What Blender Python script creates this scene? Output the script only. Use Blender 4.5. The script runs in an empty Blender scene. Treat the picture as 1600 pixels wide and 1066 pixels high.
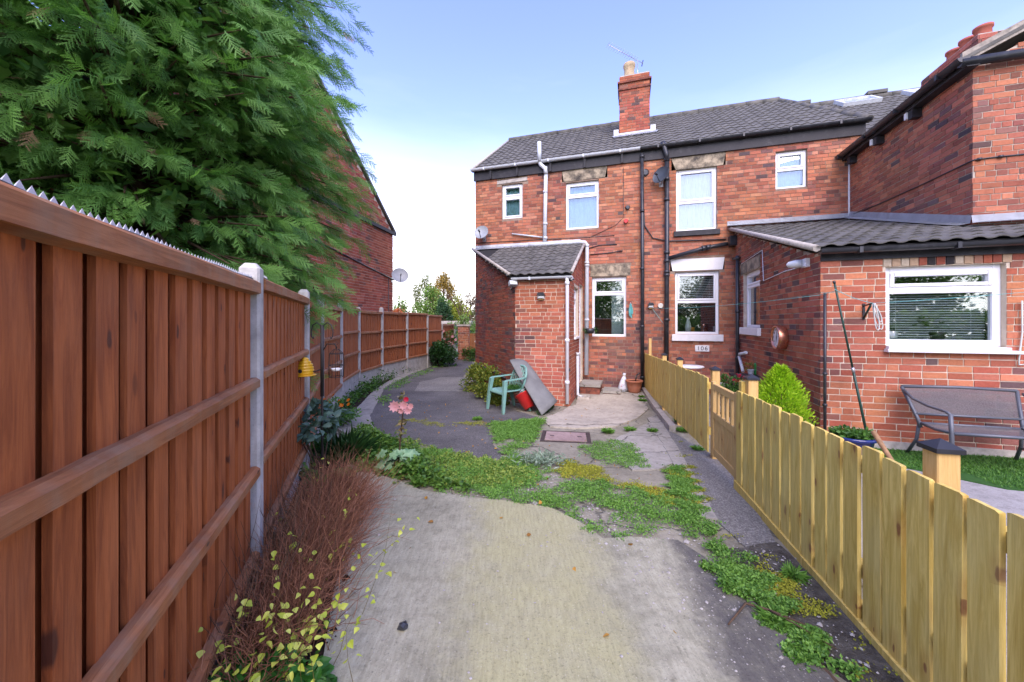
import bpy, bmesh, math, random
import numpy as np
from mathutils import Vector, Matrix

random.seed(7)
rng = np.random.default_rng(7)
R = math.radians
SC = bpy.context.scene
COL = SC.collection

# ------------------------------------------------------------------ camera, sky, sun, exposure
CAMZ = 1.6
FPX, CX, HOR = 590.0, 800.0, 505.0          # focal length, centre column and horizon row measured on the 1600 px photograph
cam = bpy.data.objects.new('camera', bpy.data.cameras.new('camera'))
COL.objects.link(cam)
cam.location = (0, 0, CAMZ)
cam.rotation_euler = (R(90), 0, 0)
cam.data.sensor_width = 36
cam.data.lens = 36 * FPX / 1600
cam.data.shift_y = (HOR - 533) / 1600
cam.data.clip_start = 0.05
cam.data.clip_end = 2000
SC.camera = cam

SUN_EL, SUN_AZ = 44.0, 180.0                # azimuth clockwise from +Y: behind the camera, a little to the left of straight behind
world = bpy.data.worlds.new('World'); SC.world = world; world.use_nodes = True
wt = world.node_tree; wt.nodes.clear()
def wn(t, **k):
    n = wt.nodes.new(t)
    for a, v in k.items(): setattr(n, a, v)
    return n
sky = wn('ShaderNodeTexSky', sky_type='NISHITA', sun_disc=False, sun_elevation=R(SUN_EL), sun_rotation=R(SUN_AZ),
         altitude=50, air_density=1.0, dust_density=0.6, ozone_density=2.5)
tint = wn('ShaderNodeMixRGB', blend_type='MULTIPLY'); tint.inputs[0].default_value = 1; tint.inputs[2].default_value = (1.22, 1.02, 1.42, 1)
wt.links.new(sky.outputs[0], tint.inputs[1])
tc = wn('ShaderNodeTexCoord'); sep = wn('ShaderNodeSeparateXYZ'); wt.links.new(tc.outputs['Generated'], sep.inputs[0])
mp = wn('ShaderNodeMapping'); mp.inputs['Scale'].default_value = (1.3, 1.3, 6.0); wt.links.new(tc.outputs['Generated'], mp.inputs[0])
nz = wn('ShaderNodeTexNoise'); nz.inputs['Scale'].default_value = 1.7; nz.inputs['Detail'].default_value = 6; nz.inputs['Roughness'].default_value = .55
wt.links.new(mp.outputs[0], nz.inputs['Vector'])
rmp = wn('ShaderNodeMapRange', interpolation_type='SMOOTHSTEP'); rmp.inputs['From Min'].default_value = 0.50; rmp.inputs['From Max'].default_value = 0.0
rmp.inputs['To Min'].default_value = 0.0; rmp.inputs['To Max'].default_value = 0.97
wt.links.new(sep.outputs[2], rmp.inputs['Value'])
adn = wn('ShaderNodeMath', operation='MULTIPLY_ADD'); adn.inputs[1].default_value = 0.16; adn.inputs[2].default_value = -0.09
wt.links.new(nz.outputs['Fac'], adn.inputs[0])
ad2 = wn('ShaderNodeMath', operation='ADD', use_clamp=True); wt.links.new(rmp.outputs[0], ad2.inputs[0]); wt.links.new(adn.outputs[0], ad2.inputs[1])
cl = wn('ShaderNodeMixRGB'); cl.inputs[2].default_value = (6.9, 6.75, 6.5, 1)
wt.links.new(ad2.outputs[0], cl.inputs[0]); wt.links.new(tint.outputs[0], cl.inputs[1])
bg = wn('ShaderNodeBackground'); bg.inputs['Strength'].default_value = 0.14
out = wn('ShaderNodeOutputWorld')
wt.links.new(cl.outputs[0], bg.inputs[0]); wt.links.new(bg.outputs[0], out.inputs[0])

sl = bpy.data.lights.new('sun', 'SUN'); sl.energy = 1.5; sl.angle = R(50); sl.color = (1.0, 0.86, 0.70)
sun = bpy.data.objects.new('sun', sl); COL.objects.link(sun)
sd = Vector((math.sin(R(SUN_AZ)) * math.cos(R(SUN_EL)), math.cos(R(SUN_AZ)) * math.cos(R(SUN_EL)), math.sin(R(SUN_EL))))
sun.rotation_euler = sd.to_track_quat('Z', 'Y').to_euler()
sun.location = (0, -5, 12)
vs = SC.view_settings
vs.view_transform = 'Standard'; vs.look = 'None'; vs.gamma = 1; vs.use_curve_mapping = False
vs.exposure = 1.6

# ------------------------------------------------------------------ materials
class NT:
    def __init__(s, name):
        s.m = bpy.data.materials.new(name); s.m.use_nodes = True
        s.t = s.m.node_tree; s.t.nodes.clear()
        s.out = s.n('ShaderNodeOutputMaterial'); s.b = s.n('ShaderNodeBsdfPrincipled')
        s.l(s.b.outputs[0], s.out.inputs[0])
    def n(s, t, **k):
        x = s.t.nodes.new(t)
        for a, v in k.items(): setattr(x, a, v)
        return x
    def l(s, a, b): s.t.links.new(a, b)
    def put(s, sock, v):
        if isinstance(v, (int, float)): sock.default_value = v
        elif isinstance(v, (tuple, list)): sock.default_value = tuple(v) + ((1,) if len(v) == 3 and sock.type == 'RGBA' else ())
        else: s.l(v, sock)
    def pos(s): return s.n('ShaderNodeNewGeometry').outputs['Position']
    def rand(s): return s.n('ShaderNodeObjectInfo').outputs['Random']
    def ocol(s): return s.n('ShaderNodeObjectInfo').outputs['Color']
    def attr(s, name): return s.n('ShaderNodeAttribute', attribute_name=name)
    def obj(s, scale=(1, 1, 1), rnd=True):
        c = s.n('ShaderNodeTexCoord').outputs['Object']
        mpn = s.n('ShaderNodeMapping'); s.l(c, mpn.inputs[0]); mpn.inputs['Scale'].default_value = scale
        if rnd:
            cb = s.n('ShaderNodeCombineXYZ'); ml = s.math('MULTIPLY', s.rand(), 57.3)
            for i in range(3): s.l(ml, cb.inputs[i])
            s.l(cb.outputs[0], mpn.inputs['Location'])
        return mpn.outputs[0]
    def map(s, v, scale=(1, 1, 1), rot=(0, 0, 0)):
        mpn = s.n('ShaderNodeMapping'); s.l(v, mpn.inputs[0]); mpn.inputs['Scale'].default_value = scale; mpn.inputs['Rotation'].default_value = rot
        return mpn.outputs[0]
    def noise(s, scale, detail=4, vec=None, rough=.55, dist=0):
        x = s.n('ShaderNodeTexNoise'); x.inputs['Scale'].default_value = scale; x.inputs['Detail'].default_value = detail
        x.inputs['Roughness'].default_value = rough; x.inputs['Distortion'].default_value = dist
        if vec is not None: s.l(vec, x.inputs['Vector'])
        return x.outputs['Fac']
    def vor(s, scale, vec=None, feature='F1', out='Distance', rnd=1.0):
        x = s.n('ShaderNodeTexVoronoi', feature=feature); x.inputs['Scale'].default_value = scale; x.inputs['Randomness'].default_value = rnd
        if vec is not None: s.l(vec, x.inputs['Vector'])
        return x.outputs[out]
    def ramp(s, f, stops, interp='LINEAR'):
        x = s.n('ShaderNodeValToRGB'); s.put(x.inputs[0], f); e = x.color_ramp.elements; x.color_ramp.interpolation = interp
        while len(e) < len(stops): e.new(.5)
        for i, (p, c) in enumerate(stops):
            e[i].position = p; c = (c, c, c) if isinstance(c, (int, float)) else c; e[i].color = tuple(c) + (1,)
        return x.outputs[0]
    def rng(s, f, a, b, c=0., d=1., smooth=True):
        x = s.n('ShaderNodeMapRange', interpolation_type='SMOOTHSTEP' if smooth else 'LINEAR'); s.put(x.inputs[0], f)
        for i, v in enumerate((a, b, c, d)): x.inputs[i + 1].default_value = v
        return x.outputs[0]
    def mix(s, f, a, b, mode='MIX'):
        x = s.n('ShaderNodeMixRGB', blend_type=mode); s.put(x.inputs[0], f); s.put(x.inputs[1], a); s.put(x.inputs[2], b); return x.outputs[0]
    def math(s, op, a, b=0., c=0.):
        x = s.n('ShaderNodeMath', operation=op); s.put(x.inputs[0], a); s.put(x.inputs[1], b); s.put(x.inputs[2], c); return x.outputs[0]
    def sepxyz(s, v):
        x = s.n('ShaderNodeSeparateXYZ'); s.l(v, x.inputs[0]); return x.outputs
    def bump(s, h, strength=.5, dist=.01):
        x = s.n('ShaderNodeBump'); x.inputs['Strength'].default_value = strength; x.inputs['Distance'].default_value = dist
        s.l(h, x.inputs['Height']); s.l(x.outputs[0], s.b.inputs['Normal'])
    def fin(s, col, rough=.8, spec=.3, metal=0.):
        s.put(s.b.inputs['Base Color'], col); s.put(s.b.inputs['Roughness'], rough)
        s.put(s.b.inputs['Specular IOR Level'], spec); s.put(s.b.inputs['Metallic'], metal)
        return s.m

def plain(name, col, rough=.6, spec=.4, metal=0., var=.12, scale=9, bump=.0, dirt=None):
    t = NT(name); v = t.pos(); f = t.noise(scale, 5, v)
    lo = tuple(c * (1 - var) for c in col); hi = tuple(min(1, c * (1 + var)) for c in col)
    c = t.ramp(f, [(.3, lo), (.7, hi)])
    if dirt: c = t.mix(t.rng(t.noise(4.5, 6, v, .7), .5, .75, 0, dirt[1]), c, dirt[0])
    if bump: t.bump(t.noise(scale * 6, 4, v), bump, .004)
    return t.fin(c, t.rng(f, .2, .8, rough * .85, min(1, rough * 1.1)), spec, metal)

def brick_mat(name, ind):
    t = NT(name)
    base = t.ocol() if ind else t.attr('col').outputs['Color']
    v = t.pos()
    f = t.noise(38, 5, v, .65); g = t.noise(5.5, 3, v)
    c = t.mix(t.rng(f, .25, .75, 0, .55), base, t.mix(1, base, (.62, .56, .56), 'MULTIPLY'))
    c = t.mix(t.rng(g, .52, .72, 0, .35), c, t.mix(1, c, (.55, .5, .52), 'MULTIPLY'))
    c = t.mix(t.rng(t.noise(60, 3, v), .66, .78, 0, .4), c, (.5, .4, .3))
    t.bump(t.noise(90, 5, v, .7), .7, .006)
    return t.fin(c, .88, .18)
def mortar_mat(name, c0, c1):
    t = NT(name); v = t.pos(); f = t.noise(7, 6, v, .65)
    c = t.ramp(f, [(.3, c0), (.7, c1)]); t.bump(t.noise(120, 3, v), .6, .005)
    return t.fin(c, .95, .1)

def wood_mat(name, dark, light, knot, grey=None, knots=1., axis='Z'):
    t = NT(name)
    v = t.obj((1, 1, 1))
    ax = (lambda a, b: (a, a, b)) if axis == 'Z' else (lambda a, b: (b, a, a))
    w = t.map(v, ax(15, 1.1)); f = t.noise(2.2, 6, w, .68, 1.2)
    fine = t.noise(7, 6, t.map(v, ax(40, .9)), .75)
    c = t.mix(t.rng(f, .3, .72), dark, light)
    c = t.mix(t.rng(fine, .35, .7, 0, .4), c, t.mix(1, c, (.62, .55, .5), 'MULTIPLY'))
    q_ = t.sepxyz(v); cb_ = t.n('ShaderNodeCombineXYZ'); wob = t.math('MULTIPLY', t.noise(9, 3, v), .22)
    t.l(t.math('ADD', t.math('MULTIPLY', q_[0], 8. if axis == 'Z' else 3.), wob), cb_.inputs[0]); t.l(t.math('ADD', t.math('MULTIPLY', q_[2], 3. if axis == 'Z' else 8.), wob), cb_.inputs[1])
    vn = t.n('ShaderNodeTexVoronoi', voronoi_dimensions='2D'); vn.inputs['Scale'].default_value = 1.; t.l(cb_.outputs[0], vn.inputs['Vector']); kd = vn.outputs['Distance']
    ring = t.math('SINE', t.math('MULTIPLY', kd, 34.))
    ksel = t.rng(t.sepxyz(vn.outputs['Color'])[0], .45, .5); kmask = t.math('MULTIPLY', t.rng(t.math('DIVIDE', kd, t.math('ADD', t.sepxyz(vn.outputs['Color'])[1], .35)), .05, .10, .9 * knots, 0.), ksel)
    halo = t.math('MULTIPLY', t.rng(kd, .10, .34, .5 * knots, 0.), ksel)
    c = t.mix(halo, c, t.mix(1, c, (.72, .55, .42), 'MULTIPLY'))
    c = t.mix(kmask, c, knot)
    c = t.mix(t.math('MULTIPLY', t.rand(), .4), c, t.mix(1, c, (.66, .62, .58), 'MULTIPLY'))
    if grey:
        gm = t.math('MULTIPLY', t.rng(t.noise(1.8, 5, t.map(v, (3, 3, 1)), .65), .4, .7), grey[1])
        c = t.mix(gm, c, grey[0])
    h = t.math('ADD', t.math('MULTIPLY', fine, .6), t.math('MULTIPLY', ring, t.math('MULTIPLY', kmask, .2)))
    t.bump(h, .45, .004)
    return t.fin(c, .72, .25)

def leaf_mat(name, c0, c1, rough=.5, trans=.25, spec=.35, veins=False):
    t = NT(name)
    a = t.attr('col').outputs['Fac']; v = t.pos()
    f = t.math('ADD', t.math('MULTIPLY', a, .75), t.math('MULTIPLY', t.noise(2.1, 3, v), .35))
    c = t.mix(t.rng(f, .1, .9), c0, c1)
    t.fin(c, rough, spec)
    tr = t.n('ShaderNodeBsdfTranslucent'); t.l(t.mix(1, c, (1.1, 1.25, .6), 'MULTIPLY'), tr.inputs[0])
    mx = t.n('ShaderNodeMixShader'); mx.inputs[0].default_value = trans
    t.l(t.b.outputs[0], mx.inputs[1]); t.l(tr.outputs[0], mx.inputs[2]); t.l(mx.outputs[0], t.out.inputs[0])
    return t.m

def glass_mat(name, tintc=(.9, .95, .95), base=.06, k=2.2):
    t = NT(name)
    tr = t.n('ShaderNodeBsdfTransparent'); tr.inputs[0].default_value = tintc + (1,)
    gl = t.n('ShaderNodeBsdfGlossy'); gl.inputs['Roughness'].default_value = .015; gl.inputs[0].default_value = (.95, .98, 1, 1)
    fr = t.n('ShaderNodeFresnel'); fr.inputs[0].default_value = 1.55
    bm = t.n('ShaderNodeBump'); bm.inputs['Strength'].default_value = .03; bm.inputs['Distance'].default_value = .02
    t.l(t.noise(1.6, 2, t.pos()), bm.inputs['Height']); t.l(bm.outputs[0], gl.inputs['Normal'])
    f = t.math('ADD', t.math('MULTIPLY', fr.outputs[0], k), base)
    mx = t.n('ShaderNodeMixShader'); t.l(f, mx.inputs[0]); t.l(tr.outputs[0], mx.inputs[1]); t.l(gl.outputs[0], mx.inputs[2])
    t.l(mx.outputs[0], t.out.inputs[0]); return t.m

MB_I = brick_mat('brick_single', True); MB_S = brick_mat('brick_joined', False)
MORT_L = mortar_mat('mortar_cream', (.50, .42, .31), (.68, .59, .46))
MORT_D = mortar_mat('mortar_worn', (.16, .115, .085), (.36, .27, .20))
MORT_W = mortar_mat('mortar_wing', (.34, .29, .23), (.56, .49, .39))
UPVC = plain('white_upvc', (.80, .81, .82), .35, .5, var=.03)
PAINTW = plain('white_masonry_paint', (.76, .76, .74), .7, .3, var=.06, dirt=((.45, .44, .4), .4))
GREYPVC = plain('grey_pvc', (.56, .60, .62), .42, .45, var=.08, dirt=((.35, .36, .34), .35))
BLACKP = plain('black_plastic', (.022, .024, .028), .38, .5, var=.3, dirt=((.09, .09, .09), .5))
BLACKW = plain('black_timber', (.022, .022, .025), .6, .35, var=.4, dirt=((.10, .095, .09), .5))
LEAD = plain('lead_flashing', (.52, .55, .58), .5, .5, var=.2, dirt=((.25, .26, .27), .5))
def stone_mat():
    t = NT('weathered_stone'); v = t.pos(); f = t.noise(5, 7, v, .68)
    c = t.ramp(f, [(.32, (.05, .045, .04)), (.48, (.20, .17, .12)), (.62, (.42, .35, .24))])
    t.bump(t.noise(40, 5, v), .6, .01); return t.fin(c, .9, .2)
STONE = stone_mat()
CEM = plain('cement_render', (.40, .37, .32), .9, .15, var=.25, scale=14, bump=.5, dirt=((.16, .15, .13), .6))
def tile_mat():
    t = NT('concrete_roof_tile'); v = t.pos(); f = t.noise(3.5, 6, v, .7)
    c = t.mix(t.rng(f, .3, .7), (.056, .055, .049), (.138, .134, .118))
    c = t.mix(t.math('MULTIPLY', t.rand(), .45), c, (.155, .15, .132))
    c = t.mix(t.rng(t.noise(11, 5, v, .7), .6, .72, 0, .55), c, (.17, .165, .11))
    t.bump(t.noise(70, 4, v), .5, .006); return t.fin(c, .85, .25)
TILE = tile_mat()
DECK = plain('roof_underlay', (.03, .03, .03), .95, .1)
GLASS = glass_mat('window_glass'); GLASS2 = glass_mat('window_glass_obscure', (.78, .90, .92), .08, 1.0)
BLIND = plain('white_blind', (.72, .73, .72), .6, .3, var=.05)
CURT = plain('pale_curtain', (.55, .62, .62), .9, .1, var=.06)
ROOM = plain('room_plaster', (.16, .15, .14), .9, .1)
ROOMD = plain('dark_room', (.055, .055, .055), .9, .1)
FENCEW = wood_mat('stained_fence_board', (.265, .074, .022), (.50, .156, .046), (.07, .022, .012), ((.30, .17, .10), .15))
FENCER = wood_mat('stained_fence_rail', (.25, .096, .034), (.45, .19, .075), (.06, .024, .015), ((.27, .20, .13), .5), axis='X')
PINE = wood_mat('treated_pine', (.56, .40, .080), (.84, .66, .195), (.25, .10, .035), ((.50, .46, .20), .3))
PINEO = wood_mat('planed_pine', (.58, .38, .13), (.68, .47, .19), (.22, .09, .03))
def conc_post():
    t = NT('concrete_post'); v = t.pos(); f = t.noise(6, 6, v, .65)
    c = t.ramp(f, [(.28, (.28, .275, .245)), (.55, (.46, .45, .41)), (.75, (.56, .55, .51))])
    c = t.mix(t.rng(t.noise(2.3, 5, t.map(v, (5, 5, 1.2)), .7), .60, .70, 0, .55), c, (.42, .26, .16))
    c = t.mix(t.rng(t.vor(60, v), .05, .2, .6, 0), c, (.24, .24, .22))
    t.bump(t.noise(70, 4, v), .5, .005); return t.fin(c, .9, .2)
CPOST = conc_post()

# ------------------------------------------------------------------ helpers
def setp(o, label=None, cat=None, group=None, kind=None):
    for k, v in (('label', label), ('category', cat), ('group', group), ('kind', kind)):
        if v: o[k] = v
    return o
def hook(o, parent):
    COL.objects.link(o)
    if parent is not None:
        o.parent = parent; o.matrix_parent_inverse = parent.matrix_basis.inverted()
    return o
def thing(name, loc, label, cat, group=None):
    o = bpy.data.objects.new(name, None); o.empty_display_size = .1; o.location = loc
    o.matrix_basis = Matrix.Translation(loc)
    COL.objects.link(o); return setp(o, label, cat, group)
def copy_tree(o, parent=None, delta=None):
    c = o.copy(); COL.objects.link(c)
    if parent is not None: c.parent = parent
    for ch in [x for x in list(COL.objects) if x.parent is o]: copy_tree(ch, c)
    return c
def npmesh(name, V, F, mat, parent=None, col=None, smooth=False, rgb=None):
    V = np.asarray(V, np.float32); F = np.asarray(F, np.int32)
    me = bpy.data.meshes.new(name); me.vertices.add(len(V)); me.vertices.foreach_set('co', V.ravel())
    k = F.shape[1]; me.loops.add(F.size); me.polygons.add(len(F))
    me.loops.foreach_set('vertex_index', F.ravel()); me.polygons.foreach_set('loop_start', np.arange(0, F.size, k, dtype=np.int32))
    try: me.polygons.foreach_set('loop_total', np.full(len(F), k, np.int32))
    except Exception: pass
    me.polygons.foreach_set('use_smooth', np.full(len(F), smooth, bool))
    me.update(calc_edges=True); me.validate()
    if col is not None:
        a = me.attributes.new('col', 'FLOAT', 'POINT'); a.data.foreach_set('value', np.asarray(col, np.float32))
    if rgb is not None:
        a = me.attributes.new('col', 'FLOAT_COLOR', 'POINT'); a.data.foreach_set('color', np.asarray(rgb, np.float32).ravel())
    me.materials.append(mat)
    return hook(bpy.data.objects.new(name, me), parent)

class MB:
    def __init__(s): s.v = []; s.f = []; s.sm = []
    def add(s, vs_, fs, smooth=False):
        b = len(s.v); s.v += [tuple(x) for x in vs_]
        for f in fs: s.f.append(tuple(b + i for i in f)); s.sm.append(smooth)
        return s
    def hexa(s, p): return s.add(p, [(0, 3, 2, 1), (4, 5, 6, 7), (0, 1, 5, 4), (1, 2, 6, 5), (2, 3, 7, 6), (3, 0, 4, 7)])
    def box(s, x0, x1, y0, y1, z0, z1, M=None):
        p = [Vector(q) for q in ((x0, y0, z0), (x1, y0, z0), (x1, y1, z0), (x0, y1, z0), (x0, y0, z1), (x1, y0, z1), (x1, y1, z1), (x0, y1, z1))]
        if M is not None: p = [M @ q for q in p]
        return s.hexa(p)
    def pbox(s, pl, s0, s1, z0, z1, d0, d1):
        p = [pl.pt(a, z, d) for z in (z0, z1) for a, d in ((s0, d1), (s1, d1), (s1, d0), (s0, d0))]
        return s.hexa(p)
    def cbox(s, pl, s0, s1, z0, z1, d0, d1, c=.006):
        a = [pl.pt(x, z, d0) for x, z in ((s0, z0), (s1, z0), (s1, z1), (s0, z1))]
        m = [pl.pt(x, z, d1 - c) for x, z in ((s0, z0), (s1, z0), (s1, z1), (s0, z1))]
        f = [pl.pt(x, z, d1) for x, z in ((s0 + c, z0 + c), (s1 - c, z0 + c), (s1 - c, z1 - c), (s0 + c, z1 - c))]
        fs = [(3, 2, 1, 0), (8, 9, 10, 11)]
        for i in range(4):
            j = (i + 1) % 4; fs += [(i, j, 4 + j, 4 + i), (4 + i, 4 + j, 8 + j, 8 + i)]
        return s.add(a + m + f, fs)
    def tube(s, pts, r, n=8, cap=True, smooth=True):
        pts = [Vector(p) for p in pts]; k = len(pts)
        rs = r if isinstance(r, (list, tuple)) else [r] * k
        b = len(s.v); up = None
        for i, p in enumerate(pts):
            d = (pts[min(i + 1, k - 1)] - pts[max(i - 1, 0)])
            if d.length < 1e-9: d = Vector((0, 0, 1))
            d.normalize()
            if up is None: up = Vector((0, 0, 1)) if abs(d.z) < .9 else Vector((1, 0, 0))
            x = up - d * up.dot(d)
            if x.length < 1e-6: x = Vector((1, 0, 0)).cross(d)
            x.normalize(); y = d.cross(x); up = x
            for j in range(n):
                a = 2 * math.pi * j / n; s.v.append(tuple(p + (x * math.cos(a) + y * math.sin(a)) * rs[i]))
        for i in range(k - 1):
            for j in range(n):
                j2 = (j + 1) % n
                s.f.append((b + i * n + j, b + i * n + j2, b + (i + 1) * n + j2, b + (i + 1) * n + j)); s.sm.append(smooth)
        if cap:
            s.f.append(tuple(b + j for j in range(n))[::-1]); s.sm.append(False)
            s.f.append(tuple(b + (k - 1) * n + j for j in range(n))); s.sm.append(False)
        return s
    def lathe(s, prof, c, n=20, M=None, smooth=True):
        b = len(s.v); k = len(prof); c = Vector(c)
        for r, z in prof:
            for j in range(n):
                a = 2 * math.pi * j / n; q = Vector((r * math.cos(a), r * math.sin(a), z))
                if M is not None: q = M @ q
                s.v.append(tuple(c + q))
        for i in range(k - 1):
            for j in range(n):
                j2 = (j + 1) % n
                s.f.append((b + i * n + j, b + i * n + j2, b + (i + 1) * n + j2, b + (i + 1) * n + j)); s.sm.append(smooth)
        if prof[0][0] > 1e-4: s.f.append(tuple(b + j for j in range(n))[::-1]); s.sm.append(False)
        if prof[-1][0] > 1e-4: s.f.append(tuple(b + (k - 1) * n + j for j in range(n))); s.sm.append(False)
        return s
    def prism(s, poly, d0, d1, pl):
        n = len(poly); p = [pl.pt(a, z, d0) for a, z in poly] + [pl.pt(a, z, d1) for a, z in poly]
        return s.add(p, [tuple(range(n))[::-1], tuple(range(n, 2 * n))] + [(i, (i + 1) % n, n + (i + 1) % n, n + i) for i in range(n)])
    def build(s, name, mat, parent=None):
        me = bpy.data.meshes.new(name); me.from_pydata(s.v, [], s.f); me.materials.append(mat)
        me.polygons.foreach_set('use_smooth', s.sm); me.update()
        return hook(bpy.data.objects.new(name, me), parent)

class Plane:
    """A vertical wall plane: P0 on the plane, a along it to the right as seen from outside, n outward."""
    def __init__(s, p0, a):
        s.p = Vector((p0[0], p0[1], 0)); a = Vector((a[0], a[1], 0)).normalized(); s.a = a; s.n = Vector((a.y, -a.x, 0))
        if s.n.dot(Vector((a.y, -a.x, 0))) < 0: s.n.negate()
    def pt(s, q, z, d=0.): return s.p + s.a * q + s.n * d + Vector((0, 0, z))
    def s_of(s, px, d=0.):                       # photograph column -> metres along the wall
        u = (px - CX) / FPX; p = s.p + s.n * d
        return (u * p.y - p.x) / (s.a.x - u * s.a.y)
    def z_of(s, px, py, d=0.):                   # photograph row at that column -> height
        y = (s.p + s.n * d + s.a * s.s_of(px, d)).y
        return CAMZ + (HOR - py) * y / FPX
    def sz(s, px, py, d=0.): return s.s_of(px, d), s.z_of(px, py, d)
    def mat(s):
        return Matrix(((s.a.x, -s.n.x, 0, 0), (s.a.y, -s.n.y, 0, 0), (0, 0, 1, 0), (0, 0, 0, 1)))

GN = [(-30, .1), (3.0, .1), (7.5, -.1), (400, -.1)]
def g(y):
    for (a, b), (c, d) in zip(GN, GN[1:]):
        if y <= c: return b + (d - b) * max(0, (y - a)) / (c - a)
    return GN[-1][1]
def at(px, py, y): return Vector(((px - CX) / FPX * y, y, CAMZ + (HOR - py) * y / FPX))
def gpt(px, py):
    y = 4.
    for _ in range(60): y = .5 * y + .5 * (CAMZ - g(y)) * FPX / max(1., (py - HOR))
    return Vector(((px - CX) / FPX * y, y, g(y)))
CAMP = Vector((0, 0, CAMZ))

class Pieces:
    """Countable pieces of one thing: the ones that show largest become objects sharing mesh data, the rest one joined part."""
    def __init__(s, name, variants, mat_i, mat_s): s.name, s.var, s.mi, s.ms, s.L = name, variants, mat_i, mat_s, []
    def add(s, M, v, col, parent, metric): s.L.append((metric, M, v, col, parent))
    def emit(s, thing_, limit=300, rest_name=None):
        s.L.sort(key=lambda q: -q[0])
        ms_ = []
        for V, F in s.var:
            me = bpy.data.meshes.new(s.name); me.from_pydata([tuple(v) for v in V], [], [tuple(f) for f in F]); me.materials.append(s.mi); ms_.append(me)
        for metric, M, v, col, parent in s.L[:limit]:
            o = bpy.data.objects.new(s.name, ms_[v % len(ms_)]); o.matrix_basis = M; o.color = tuple(col) + (1,)
            hook(o, parent)
        rest = s.L[limit:]
        if rest:
            VV, FF, CC, b = [], [], [], 0
            for metric, M, v, col, parent in rest:
                V, F = s.var[v % len(s.var)]; A = np.array(M)
                W = np.asarray(V) @ A[:3, :3].T + A[:3, 3]
                VV.append(W); FF.append(np.asarray(F) + b); b += len(W); CC.append(np.tile(np.array(tuple(col) + (1,)), (len(W), 1)))
            o = npmesh(rest_name or s.name + '_courses', np.concatenate(VV), np.concatenate(FF), s.ms, thing_, rgb=np.concatenate(CC))
            o['kind'] = 'stuff'
BOXF = np.array([(0, 3, 2, 1), (4, 5, 6, 7), (0, 1, 5, 4), (1, 2, 6, 5), (2, 3, 7, 6), (3, 0, 4, 7)])
def brick_variants(n=6):
    out_ = []
    for _ in range(n):
        V = np.array([(x, y, z) for z in (-.5, .5) for x, y in ((-.5, -.5), (.5, -.5), (.5, .5), (-.5, .5))])
        V = V + rng.uniform(-1, 1, V.shape) * np.array([.010, .02, .035]); out_.append((V, BOXF))
    return out_
BV = brick_variants()

PAL_OLD = [(.43, .162, .090), (.48, .196, .112), (.39, .140, .080), (.52, .240, .140), (.35, .134, .084), (.41, .172, .110), (.31, .116, .075), (.46, .178, .096)]
PAL_RED = [(.38, .122, .074), (.42, .142, .082), (.35, .108, .066), (.44, .16, .094), (.33, .105, .068)]
PAL_DRK = [(.10, .075, .07), (.15, .09, .08), (.19, .10, .08), (.22, .105, .08), (.12, .09, .09), (.075, .062, .064)]
PAL_WING = [(.41, .148, .086), (.45, .175, .10), (.37, .128, .078), (.32, .112, .072), (.39, .142, .084), (.28, .105, .075)]

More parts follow.
